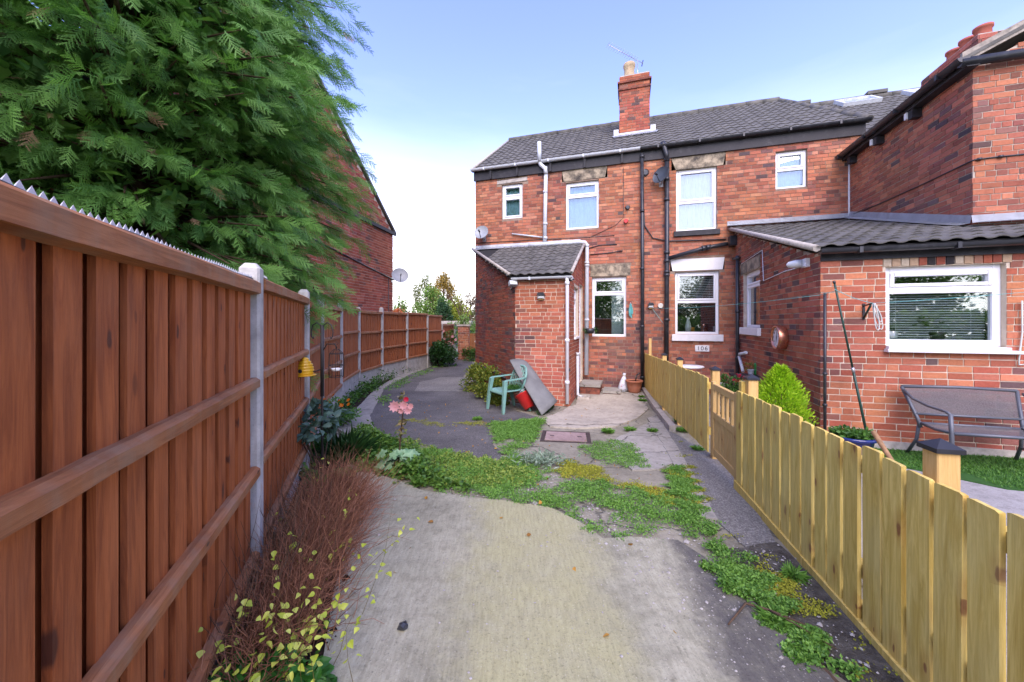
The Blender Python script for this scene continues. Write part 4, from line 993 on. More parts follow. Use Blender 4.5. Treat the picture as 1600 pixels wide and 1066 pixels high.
# ================================================================== LEFT FENCE
FP = [(-.77, .32), (-1.47, 2.13), (-2.17, 3.94), (-2.92, 5.75), (-3.44, 7.55), (-3.79, 9.3), (-3.77, 10.9), (-3.52, 12.6), (-3.22, 14.3), (-2.98, 16.0), (-2.73, 17.8)]
PTOP = [1.835, 1.865, 1.84, 1.90, 1.96, 1.92, 1.94, 1.96, 1.92, 1.55, 1.26]    # panel tops (panel i starts at post i)
PTP = [1.95, 1.935, 1.95, 2.04, 2.01, 1.99, 2.05, 1.96, 1.90, 1.58, 1.30]     # post tops
PH = [1.56] * 8 + [1.25, .95]
FT = thing('fence', (-2.5, 6, g(6)), 'reddish brown timber fence panels between pale concrete posts along the curved path', 'fence')
def post_mesh(x, y, z0, z1, ang):
    m = MB(); M = Matrix.Translation((x, y, 0)) @ Matrix.Rotation(ang, 4, 'Z'); w = .05; c = .012
    rings = []
    for z, k in ((z0, 1), (z1 - .03, 1), (z1, .55)):
        ring = [(w * k, (w - c) * k), ((w - c) * k, w * k), (-(w - c) * k, w * k), (-w * k, (w - c) * k), (-w * k, -(w - c) * k), (-(w - c) * k, -w * k), ((w - c) * k, -w * k), (w * k, -(w - c) * k)]
        rings.append([M @ Vector((a, b, z)) for a, b in ring])
    vs_ = sum(rings, []); fs = [tuple(16 + i for i in range(8))]
    for r in range(2):
        for i in range(8): fs.append((r * 8 + i, r * 8 + (i + 1) % 8, r * 8 + 8 + (i + 1) % 8, r * 8 + 8 + i))
    return m.add(vs_, fs)
for i, (x, y) in enumerate(FP):
    if i == 0: continue
    p, q = FP[max(i - 1, 0)], FP[min(i + 1, len(FP) - 1)]; ang = math.atan2(q[1] - p[1], q[0] - p[0])
    post_mesh(x, y, g(y) - .1, PTP[i], ang).build('concrete_post', CPOST, FT)
for i in range(len(FP) - 1):
    p, q = Vector(FP[i] + (0,)), Vector(FP[i + 1] + (0,)); d = (q - p).normalized(); L = (q - p).length - .10
    pl = Plane(p + d * .05, d)                     # a along the fence away from the camera, n to the right: our side
    T = PTOP[i]; H = PH[i]; n = int(L / .131); pit = L / n
    gb = min(T - H - .002, 9)
    MB().cbox(pl, -.02, L + .02, g(p.y) - .08, gb, -.028, .022).build('gravel_board', CPOST, FT)
    for k in range(n):
        a = k * pit + .02 + random.uniform(-.004, .004); w_ = .088 + random.uniform(-.004, .004)
        yb_ = MB(); lo, hi = T - H + .01, T - .012
        c0 = pl.pt(a + w_ / 2, (lo + hi) / 2, .004)
        M = Matrix.Translation(c0) @ pl.mat() @ Matrix.Rotation(random.uniform(-.003, .003), 4, 'Y')
        yb_.box(-w_ / 2, w_ / 2, -.009 - random.uniform(0, .002), .006, -(hi - lo) / 2, (hi - lo) / 2)
        o = yb_.build('board', FENCEW, None); o.matrix_basis = M; o.parent = FT; o.matrix_parent_inverse = FT.matrix_basis.inverted()
        yb_ = MB(); yb_.box(-.0645, .0645, -.004, .004, -(hi - lo) / 2, (hi - lo) / 2)
        o = yb_.build('board', FENCEW, None); o.matrix_basis = Matrix.Translation(pl.pt(a + w_ + (pit - w_) / 2, (lo + hi) / 2, -.022)) @ pl.mat(); o.parent = FT; o.matrix_parent_inverse = FT.matrix_basis.inverted()
    rl = [(T - .0, .078, .046), (T - .535, .06, .042), (T - 1.03, .06, .042), (T - H + .062, .064, .042)]
    if H < 1.3: rl = [(T, .07, .04), (T - .6, .06, .04)]
    for (zt_, h_, dd) in rl:
        m = MB(); x0, x1 = .002, L - .002
        a = [pl.pt(0, 0, 0)]
        c0 = pl.pt(L / 2, zt_ - h_ / 2, .012)
        n_ = 14; P_ = []
        for kx in range(n_ + 1):
            xx = -L / 2 + L * kx / n_; wz = random.uniform(-.0018, .0018)
            for (yy, zz) in ((0, -h_ / 2), (-dd, -h_ / 2 + .008), (-dd, h_ / 2 - .014), (-dd * .55, h_ / 2), (0, h_ / 2)): P_.append((xx, yy + random.uniform(-.001, .001), zz + wz))
        fs = [(4, 3, 2, 1, 0), tuple(n_ * 5 + j for j in range(5))]
        for kx in range(n_):
            for j in range(5): fs.append((kx * 5 + j, kx * 5 + (j + 1) % 5, kx * 5 + 5 + (j + 1) % 5, kx * 5 + 5 + j))
        m.add(P_, fs); o = m.build('rail', FENCER, None)
        o.matrix_basis = Matrix.Translation(c0) @ pl.mat() @ Matrix.Rotation(math.pi / 2, 4, 'Y') if False else Matrix.Translation(c0) @ pl.mat()
        o.parent = FT; o.matrix_parent_inverse = FT.matrix_basis.inverted()
# spiked plastic strip along the top of the two nearest panels
SPK = plain('grey_plastic_strip', (.50, .50, .50), .5, .4, var=.1); SPB = plain('dark_strip_base', (.05, .055, .06), .5)
for i in (0, 1):
    p, q = Vector(FP[i] + (0,)), Vector(FP[i + 1] + (0,)); d = (q - p).normalized(); L = (q - p).length - .1; pl = Plane(p + d * .05, d); T = PTOP[i]
    L0, L1 = (0, L) if i == 0 else (0, .25)
    def zz(s_): return T + .005 + .008 * max(0, math.sin(s_ * 4.2 + 1)) + .004 * math.sin(s_ * 11)
    m = MB(); x = L0
    while x < L1 - .02:
        b = [pl.pt(x, zz(x), -.022), pl.pt(x + .026, zz(x + .026), -.022), pl.pt(x + .026, zz(x + .026), -.019), pl.pt(x, zz(x), -.019), pl.pt(x + .013, zz(x) + .017, -.0205)]
        m.add(b, [(0, 1, 4), (1, 2, 4), (2, 3, 4), (3, 0, 4)])
        b = [pl.pt(x, zz(x), .014), pl.pt(x + .026, zz(x + .026), .014), pl.pt(x + .026, zz(x + .026), .017), pl.pt(x, zz(x), .017), pl.pt(x + .013, zz(x) + .017, .0155)]
        m.add(b, [(0, 1, 4), (1, 2, 4), (2, 3, 4), (3, 0, 4)]); x += .027
    o = m.build('spikes', SPK, FT); o['kind'] = 'stuff'
    m = MB(); n_ = 30
    for k in range(n_):
        a, b = L0 + (L1 - L0) * k / n_, L0 + (L1 - L0) * (k + 1) / n_
        m.hexa([pl.pt(a, zz(a) - .006, .020), pl.pt(b, zz(b) - .006, .020), pl.pt(b, zz(b) - .006, -.026), pl.pt(a, zz(a) - .006, -.026), pl.pt(a, zz(a), .020), pl.pt(b, zz(b), .020), pl.pt(b, zz(b), -.026), pl.pt(a, zz(a), -.026)])
    m.build('spike_strip', SPB, FT)

# ================================================================== RIGHT FENCE AND GATE
fd = Vector((.212, 1, 0)).normalized(); FAR = Vector((3.33, 9.49, 0)); RFP = Plane(FAR, -fd)
def sD(D): return (9.49 - D) * 1.0222
def board_run(name_thing, D0, D1, ztop, zbot, pitch=.132, w=.116, gap_first=0.):
    s_ = sD(D1)
    while s_ < sD(D0) - .03:
        D = 9.49 - s_ / 1.0222; w_ = w + random.uniform(-.006, .006)
        lo, hi = zbot(D), ztop(D) + random.uniform(-.010, .010)
        m = MB(); bow = random.uniform(-.003, .003); h = hi - lo
        P_ = []
        for zz_, dx in ((-h / 2, 0), (0, bow), (h / 2 - .004, 0), (h / 2, 0)):
            k = .012 if zz_ == h / 2 else 0
            for a, b in ((-w_ / 2 + k, -.009), (w_ / 2 - k, -.009 + 0), (w_ / 2 - k, .009), (-w_ / 2 + k, .009)): P_.append((a + dx, b, zz_ + (random.uniform(-.003, .003) if zz_ > h / 4 else 0)))
        fs = [(3, 2, 1, 0), (12, 13, 14, 15)]
        for r in range(3):
            for j in range(4): fs.append((r * 4 + j, r * 4 + (j + 1) % 4, r * 4 + 4 + (j + 1) % 4, r * 4 + 4 + j))
        m.add(P_, fs); o = m.build('board', PINE, None)
        o.matrix_basis = Matrix.Translation(RFP.pt(s_ + w_ / 2, (lo + hi) / 2, random.uniform(-.003, .003))) @ RFP.mat() @ Matrix.Rotation(random.uniform(-.006, .006), 4, 'Y')
        o.parent = name_thing; o.matrix_parent_inverse = name_thing.matrix_basis.inverted()
        s_ += pitch + random.uniform(-.006, .006)
def fence_post(th, D, z1, cap=True, off=-.075, w=.078, mat=PINEO):
    s_ = sD(D); y = (RFP.pt(s_, 0)).y
    o = MB().cbox(RFP, s_ - w / 2, s_ + w / 2, g(y) - .05, z1, off - w, off, .004).build('post', mat, th)
    if cap:
        m = MB(); c = [(s_ - w / 2 - .011, off + .011), (s_ + w / 2 + .011, off + .011), (s_ + w / 2 + .011, off - w - .011), (s_ - w / 2 - .011, off - w - .011)]
        b = [RFP.pt(a, z1, d) for a, d in c] + [RFP.pt(a, z1 + .018, d) for a, d in c] + [RFP.pt(s_, z1 + .05, off - w / 2)]
        m.add(b, [(3, 2, 1, 0), (0, 1, 5, 4), (1, 2, 6, 5), (2, 3, 7, 6), (3, 0, 4, 7), (4, 5, 8), (5, 6, 8), (6, 7, 8), (7, 4, 8)]); m.build('post_cap', POSTCAP, o)
    return o
POSTCAP = plain('black_post_cap', (.020, .021, .024), .45, .4, var=.2)
FN = thing('fence', (1.9, 2.6, .1), 'near run of new yellow pine boards from the garden gate towards the viewer', 'fence')
FF_ = thing('fence', (2.8, 7, -.05), 'far run of new yellow pine boards from the garden gate to the house wall', 'fence')
nt_ = lambda D: 1.0; nb_ = lambda D: .075 + (D - 1.6) * .055
ft_ = lambda D: .99 - (D - 4.3) * .0275; fb_ = lambda D: .14 - (D - 4.38) * .037
board_run(FN, .55, 3.42, nt_, nb_, .133, .112); board_run(FF_, 4.30, 9.42, ft_, fb_, .128, .115)
for th, D0, D1, tz, hs_ in ((FN, .55, 3.42, nt_, (-.14, -.66)), (FF_, 4.30, 9.42, ft_, (-.14, -.66))):
    for h in hs_:
        a, b = sD(D1), sD(D0); m = MB()
        p = [RFP.pt(a, tz(D1) + h, -.012), RFP.pt(b, tz(D0) + h, -.012), RFP.pt(b, tz(D0) + h, -.05), RFP.pt(a, tz(D1) + h, -.05)]
        m.hexa(p + [x + Vector((0, 0, .07)) for x in p]); m.build('rail', PINE, th)
m = MB(); a, b = sD(3.45), sD(.5)
m.hexa([RFP.pt(a, g(3.4) + .015, -.011), RFP.pt(b, g(.5) - .02, -.011), RFP.pt(b, g(.5) - .02, -.035), RFP.pt(a, g(3.4) + .015, -.035), RFP.pt(a, g(3.4) + .15, -.011), RFP.pt(b, g(.5) + .10, -.011), RFP.pt(b, g(.5) + .10, -.035), RFP.pt(a, g(3.4) + .15, -.035)])
m.build('kick_board', PINE, FN)
m = MB(); m.hexa([RFP.pt(a, g(3.4) - .03, .022), RFP.pt(b, g(.5) - .03, .022), RFP.pt(b, g(.5) - .03, -.010), RFP.pt(a, g(3.4) - .03, -.010), RFP.pt(a, g(3.4) + .085, .022), RFP.pt(b, g(.5) + .03, .022), RFP.pt(b, g(.5) + .03, -.010), RFP.pt(a, g(3.4) + .085, -.010)]); m.build('kick_board', PINE, FN)
fence_post(FN, 1.545, 1.085, off=-.052, w=.074); fence_post(FN, 3.36, 1.10, off=-.052)
fence_post(FF_, 4.35, 1.06, off=-.052); fence_post(FF_, 6.1, 1.01, off=-.052); fence_post(FF_, 7.4, .97, off=-.052); fence_post(FF_, 9.15, 1.23, False, off=-.052, w=.06)
GT = thing('gate', RFP.pt(sD(3.86), .1), 'small pine garden gate with four spindles above plain boards', 'gate')
g0, g1_ = sD(4.22), sD(3.46); gt, gb = .955, .13
for a, b in ((g0, g0 + .075), (g1_ - .075, g1_)): MB().cbox(RFP, a, b, gb, gt + .0, -.05, -.008, .004).build('gate_stile', PINEO, GT)
for z, h in ((gt - .09, .07), (gt - .40, .07), (gb + .02, .08)): MB().cbox(RFP, g0 + .077, g1_ - .077, z, z + h, -.047, -.011, .004).build('gate_rail', PINEO, GT)
nb = 6; w_ = (g1_ - g0 - .154) / nb
for k in range(nb): MB().cbox(RFP, g0 + .077 + k * w_ + .002, g0 + .077 + (k + 1) * w_ - .002, gb + .10, gt - .402, -.035, -.020, .003).build('board', PINEO, GT)
for k in range(4): x = g0 + .077 + (k + .8) * (g1_ - g0 - .154) / 4.6; MB().cbox(RFP, x - .018, x + .018, gt - .33, gt - .092, -.042, -.016, .004).build('spindle', PINEO, GT)
MB().cbox(RFP, g1_ + .01, g1_ + .075, gb - .03, gt + .12, -.09, -.02, .004).build('gate_post', PINE, GT)

# ================================================================== SMALL THINGS ON THE HOUSES
def wire(m, a, b, sag=.0, r=.003, n=10, sides=5):
    a, b = Vector(a), Vector(b)
    m.tube([a.lerp(b, i / n) - Vector((0, 0, sag * 4 * (i / n) * (1 - i / n))) for i in range(n + 1)], r, sides)
DISHM = plain('grey_dish', (.30, .33, .35), .45, .4, var=.1); DISHD = plain('dark_dish', (.05, .06, .07), .45, .4)
ALU = plain('galvanised_metal', (.45, .46, .47), .4, .5, .7)
def dish(pl, px, py, r, mat, label, face, off=.28, right=False):
    base = pl.pt(*pl.sz(px, py), 0); c = pl.pt(*pl.sz(px, py, off), off) if False else base + pl.n * off
    T = thing('satellite_dish', base, label, 'satellite dish', 'satellite dishes')
    f = Vector(face).normalized(); q = f.to_track_quat('Z', 'Y').to_matrix().to_4x4()
    prof = [(.001, -.0)] + [(r * k / 6, .28 * r * (k / 6) ** 2) for k in range(1, 7)] + [(r * 1.02, .28 * r + .004), (r, .28 * r - .012)] + [(r * k / 6, .28 * r * (k / 6) ** 2 - .012) for k in range(5, 0, -1)] + [(.001, -.012)]
    MB().lathe(prof, c, 24, q).build('reflector', mat, T)
    tip = c + f * r * 1.05 - (q @ Vector((0, 1, 0))) * r * .35
    m = MB(); m.tube([c - (q @ Vector((0, 1, 0))) * r * .9 + f * .1 * r, tip], .010, 6); m.build('arm', BLACKP, T)
    m = MB(); m.tube([tip - f * -.04, tip - f * .05], [.028, .02], 8); m.build('receiver', BLACKP, T)
    m = MB(); m.tube([base + Vector((0, 0, -.12)), base + pl.n * .08 + Vector((0, 0, -.12)), c - f * .02], .016, 6); m.pbox(pl, pl.s_of(px) - .05, pl.s_of(px) + .05, base.z - .2, base.z - .04, .0, .012); m.build('bracket', ALU, T)
dish(FAC, 757, 367, .20, DISHM, 'pale grey satellite dish above the porch roof at the corner of the end house', (-.25, -.9, .35), .2)
dish(FACR, 1033, 280, .21, DISHD, 'dark satellite dish beside the black soil pipe under the eaves', (-.8, -.55, .3), .22)
dish(GHP, 612, 432, .27, DISHM, 'grey satellite dish on the corner of the gable house beyond the fence', (.35, -.85, .35), .3)
LAMPG = plain('lamp_glass_grey', (.55, .57, .55), .25, .5); LAMPY = plain('amber_sensor', (.55, .36, .08), .4)
def bulkhead(pl, px, py, label, w=.16):
    s_, z = pl.sz(px, py); T = thing('wall_lamp', pl.pt(s_, z), label, 'wall lamp', 'wall lamps')
    m = MB(); m.prism([(s_ - w / 2, z), (s_ + w / 2, z), (s_ + w * .32, z + .06), (s_ - w * .32, z + .06)], .0, .11, pl); m.build('hood', BLACKP, T)
    m = MB(); m.cbox(pl, s_ - w * .4, s_ + w * .4, z - .07, z - .002, .0, .09, .02); m.build('lens', LAMPG, T)
    m = MB(); m.cbox(pl, s_ - w * .3, s_ + w * .3, z - .09, z - .072, .0, .06); m.build('sensor', LAMPY, T)
    return T
bulkhead(PFR, 846, 462, 'black hooded wall lamp in the middle of the porch front', .17)
bulkhead(FAC, 1017, 477, 'black hooded wall lamp beside the black soil pipe above the pine fence', .15)
s_, z = .02, PFR.z_of(806, 446)
T = thing('flood_lamp', PFR.pt(0, z), 'grey floodlight on the dark corner of the porch', 'flood lamp')
M = Matrix.Translation(PFR.pt(-.02, z + .02, .10)) @ Matrix.Rotation(.35, 4, 'Z') @ Matrix.Rotation(-.45, 4, 'X')
MB().box(-.085, .085, -.05, .04, -.04, .06, M).build('lamp_body', DISHM, T); MB().box(-.075, .075, -.054, -.051, -.032, .05, M).build('lamp_glass', LAMPG, T)
MB().box(-.02, .02, .04, .15, -.06, -.03, M).build('bracket', BLACKP, T)
T = thing('camera', PRT.pt(.03, PRT.z_of(893, 436)), 'small white security camera under the porch gutter', 'security camera')
c = PFR.pt(PW + .03, PFR.z_of(891, 436), .02); MB().tube([c, c + Vector((.03, -.10, -.02))], .026, 10).build('camera_body', UPVC, T); MB().tube([c + Vector((.03, -.10, -.02)), c + Vector((.033, -.112, -.022))], .02, 10).build('camera_lens', BLACKP, T); MB().tube([c + Vector((0, 0, .05)), c + Vector((.0, 0, -.05))], .03, 10).build('mount', BLACKP, T)
s_, z = FAC.sz(978, 346); T = thing('alarm_box', FAC.pt(s_, z), 'small red fire alarm sounder high on the brick facade', 'alarm')
RED = plain('red_plastic', (.52, .022, .02), .35, .5); MB().lathe([(.05, -.02), (.055, .02), (.045, .04)], FAC.pt(s_, z, .02), 12, FAC.mat() @ Matrix.Rotation(math.pi / 2, 4, 'X')).build('sounder', RED, T)
MB().lathe([(.03, 0), (.03, .06)], FAC.pt(s_, z - .03, .02), 10, FAC.mat() @ Matrix.Rotation(math.pi / 2, 4, 'X')).build('base', RED, T)
s_, z = FACR.sz(1032, 478); T = thing('junction_box', FACR.pt(s_, z), 'round cream cable box on the wall left of the black soil pipe', 'cable box')
MB().lathe([(.065, -.02), (.065, .03), (.055, .045)], FACR.pt(s_, z, .02), 14, FACR.mat() @ Matrix.Rotation(math.pi / 2, 4, 'X')).build('lid', plain('cream_plastic', (.55, .54, .46), .5), T); MB().cbox(FACR, s_ - .05, s_ + .05, z - .05, z + .05, 0, .012).build('back_plate', UPVC, T)
# television aerial on the end chimney
T = thing('television_aerial', cc + Vector((.2, 0, 9.0)), 'thin yagi television aerial pointing left above the end chimney pot', 'aerial')
t0 = cc + A * .10 + B * .05 + Vector((0, 0, 8.6)); t1 = t0 + Vector((0, 0, .90)); MB().tube([t0, t1], .014, 6).build('mast', ALU, T)
b0 = t1 + Vector((.16, .05, -.06)); b1 = t1 + Vector((-.95, -.25, .28)); MB().tube([b0, b1], .010, 6).build('boom', ALU, T)
m = MB()
for k in range(13): p = b1.lerp(b0, k / 15); m.tube([p + Vector((.03, -.12, 0)), p - Vector((.03, -.12, 0))], .006, 4)
o = m.build('elements', ALU, T); o['kind'] = 'stuff'
MB().tube([b0 - Vector((.02, 0, .09)), b0 + Vector((.02, 0, .09))], .014, 6).build('reflector_bar', BLACKP, T)
# copper wall clock
COPPER = plain('brushed_copper', (.62, .27, .17), .28, .5, .85, var=.1); FACEW = plain('clock_face', (.70, .72, .72), .5)
s_, z = ESD.sz(1226, 527.5); T = thing('clock', ESD.pt(s_, z), 'round copper rimmed wall clock hanging on the extension side wall', 'clock')
RX = ESD.mat() @ Matrix.Rotation(math.pi / 2, 4, 'X')          # lathe axis along the wall normal
r = .185
MB().lathe([(r * .95, 0), (r * 1.02, .01), (r * 1.04, .06), (r * 1.02, .125), (r * .98, .14), (r * .90, .13), (r * .90, .10)], ESD.pt(s_, z, .003), 32, RX).build('rim', COPPER, T)
fc = MB().lathe([(r * .90, .0), (r * .90, .002)], ESD.pt(s_, z, .105), 28, RX).build('face', FACEW, T)
m = MB()
def hand(m, ang, l, w, d0):
    ca, sa = math.cos(ang), math.sin(ang); q = [(-w, -.02), (w, -.02), (w * .5, l), (-w * .5, l)]
    m.prism([(s_ + x * ca + y * sa, z - x * sa + y * ca) for x, y in q], d0, d0 + .003, ESD)
hand(m, R(196), .085, .007, .110); hand(m, R(10), .13, .005, .114); m.build('hands', BLACKP, T)
def text(body, size, pl, s0, z0, d, mat, parent, name='digits', align='CENTER', rot=0., depth=.001):
    cu = bpy.data.curves.new(name, 'FONT'); cu.body = body; cu.size = size; cu.align_x = align; cu.align_y = 'CENTER'; cu.extrude = depth
    o = bpy.data.objects.new(name, cu); COL.objects.link(o); bpy.context.view_layer.update()
    me = bpy.data.meshes.new_from_object(o.evaluated_get(bpy.context.evaluated_depsgraph_get())); bpy.data.objects.remove(o)
    me.materials.clear(); me.materials.append(mat); ob = bpy.data.objects.new(name, me)
    a, n = pl.a, pl.n; M = Matrix(((a.x, 0, n.x, 0), (a.y, 0, n.y, 0), (0, 1, 0, 0), (0, 0, 0, 1))); M.translation = pl.pt(s0, z0, d)
    ob.matrix_basis = M @ Matrix.Rotation(rot, 4, 'Z'); return hook(ob, parent)
DARKINK = plain('black_ink', (.02, .02, .022), .5)
for k in range(1, 13):
    an_ = R(30 * k); text(str(k), .042, ESD, s_ + math.sin(an_) * r * .72, z + math.cos(an_) * r * .72, .109, DARKINK, fc)
# bulkhead light, number plate
s_, z = ESD.sz(1262, 411); T = thing('wall_lamp', ESD.pt(s_, z), 'white bullet shaped bulkhead light below the extension gutter', 'wall lamp', 'wall lamps')
MB().cbox(ESD, s_ - .07, s_ + .07, z - .06, z + .06, 0, .06, .01).build('base', UPVC, T)
q = ESD.pt(s_ - .02, z, .05); MB().tube([q, q + ESD.n * .07 - ESD.a * .05, q + ESD.n * .13 - ESD.a * .10, q + ESD.n * .15 - ESD.a * .12], [.055, .058, .045, .02], 14).build('lens', plain('ribbed_glass', (.62, .65, .66), .2, .6), T)
s_, z = FACR.sz(1097, 544.5); T = thing('number_plate', FACR.pt(s_, z), 'white house number plate 106 below the white window sill', 'number plate')
MB().cbox(FACR, s_ - .155, s_ + .155, z - .075, z + .075, .002, .022, .004).build('plate', PAINTW, T)
for k, ch in enumerate('106'): text(ch, .135, FACR, s_ - .085 + k * .085, z - .003, .024, DARKINK, T)
# loose hooks and lines
TEAL = plain('teal_nylon_rope', (.12, .42, .40), .6); ROPEW = plain('pale_rope', (.52, .55, .50), .8)
T = thing('rope', FAC.pt(*FAC.sz(985, 485)), 'hank of teal rope hanging between the lower window and the black pipe', 'rope')
c = FAC.pt(*FAC.sz(985, 484, .04), .04); m = MB()
for k in range(7):
    q1, q2, q3 = random.uniform(.02, .05), random.uniform(.12, .19), random.uniform(-.025, .025)
    m.tube([c + Vector((q3 * (1 - math.cos(a)) + q1 * math.sin(a) * (.5 + .5 * (1 - math.cos(a)) / 2), -.008 * k, .15 - q2 * (1 - math.cos(a)))) for a in [i * 2 * math.pi / 14 for i in range(15)]], .009, 6)
m.build('coil', TEAL, T); m = MB(); m.tube([c + Vector((0, .04, .16)), c + Vector((0, -.02, .17))], .008, 5); m.build('hook', ALU, T)
pA = FAC.pt(*FAC.sz(1019, 482, .05), .05); pB = EFR.pt(-.02, EFR.z_of(1284, 461, .05), .06); bk = EFR.pt(*EFR.sz(1364, 474, .28), .28)
T = thing('washing_line', pA, 'teal washing line stretched from the wall lamp along to the bracket by the window', 'washing line')
m = MB(); wire(m, pA, pB, .05, .003); wire(m, pB, at(1304, 455, 4.55), .0, .003); wire(m, at(1304, 452, 4.55), bk, .02, .0035); wire(m, bk, bk + A * 3 + Vector((0, -.2, .32)), .04, .0025)
wire(m, pA, FACR.pt(*FACR.sz(1036, 505, .12), .12), .0, .004); m.build('line', TEAL, T)
m = MB()
for k in range(4):
    q1, q2, q3 = random.uniform(.015, .055), random.uniform(.10, .17), random.uniform(.0, .05)
    m.tube([bk + Vector((q3 * (1 - math.cos(a)) + q1 * math.sin(a) * (.35 + .65 * (1 - math.cos(a)) / 2), -.008 * k, -q2 * (1 - math.cos(a)))) for a in [i * 2 * math.pi / 16 for i in range(17)]], .0055, 5)
m.build('slack_coil', ROPEW, T)
T = thing('line_bracket', EFR.pt(EFR.s_of(1350), EFR.z_of(1350, 485)), 'dark green iron bracket for the washing line left of the kitchen window', 'bracket')
GRN = plain('dark_green_iron', (.015, .05, .035), .45, .4); s_, z = EFR.sz(1349, 487)
m = MB(); m.pbox(EFR, s_ - .012, s_ + .012, z - .10, z + .10, .0, .015); m.build('back_bar', BLACKP, T); m = MB(); m.tube([EFR.pt(s_, z + .07, .012), bk], .010, 6); m.build('arm', BLACKP, T); m = MB(); m.tube([EFR.pt(s_, z - .08, .012), EFR.pt(s_, z, .012).lerp(bk, .75)], .012, 6); m.build('brace', GRN, T)
T = thing('clothes_pole', EFR.pt(-.03, g(4.8), .06), 'thin black iron pole at the corner of the extension wall', 'pole')
pb_ = EFR.pt(.03, g(4.8) - .02, .05); MB().tube([pb_, pb_ + Vector((0, 0, EFR.z_of(1286, 458, .05) - pb_.z))], .017, 8).build('shaft', BLACKP, T)
for z in (.55, .95): MB().lathe([(.018, -.02), (.026, -.01), (.026, .01), (.018, .02)], pb_ + Vector((0, 0, z)), 8).build('collar', BLACKP, T)
T = thing('clothes_prop', at(1360, 703, 4.25), 'dark green metal clothes prop leaning beside the blue planter', 'clothes prop')
p0 = gpt(1360, 705); p1 = at(1304, 443, 4.6); MB().tube([p0, p0.lerp(p1, .5)], .014, 8).build('lower_tube', GRN, T); MB().tube([p0.lerp(p1, .48), p1], .011, 8).build('upper_tube', GRN, T); MB().tube([p1, p1 + Vector((-.01, 0, .03))], .015, 8).build('tip', BLACKP, T); MB().tube([p0.lerp(p1, .47), p0.lerp(p1, .50)], .017, 8).build('collar', ALU, T)
T = thing('wooden_handle', at(1390, 720, 3.6), 'worn round wooden handle propped behind the pine fence', 'handle')
p0 = at(1420, 790, 3.5); p1 = at(1364, 674, 3.85); p0.z = max(p0.z, g(3.5)); MB().tube([p0, p0.lerp(p1, .5), p1 - (p1 - p0).normalized() * .02, p1], [.023, .021, .024, .02], 12).build('shaft', plain('worn_brown_wood', (.27, .16, .08), .7, .2, var=.3, scale=18), T)
# kitchen window wall: rope at the right edge
T = thing('rope', EFR.pt(*EFR.sz(1596, 520)), 'pale rope hanging in a loop at the right edge of the kitchen wall', 'rope')
c = EFR.pt(*EFR.sz(1597, 470, .03), .03); e = EFR.pt(*EFR.sz(1592, 570, .03), .03); m = MB(); m.tube([c, c.lerp(e, .5) + Vector((.02, 0, 0)), e + Vector((0, 0, .06)), e, e + Vector((.06, 0, .0)), e + Vector((.10, -.02, .08)), c + Vector((.08, -.02, 0))], .008, 6); m.build('loop', ROPEW, T)

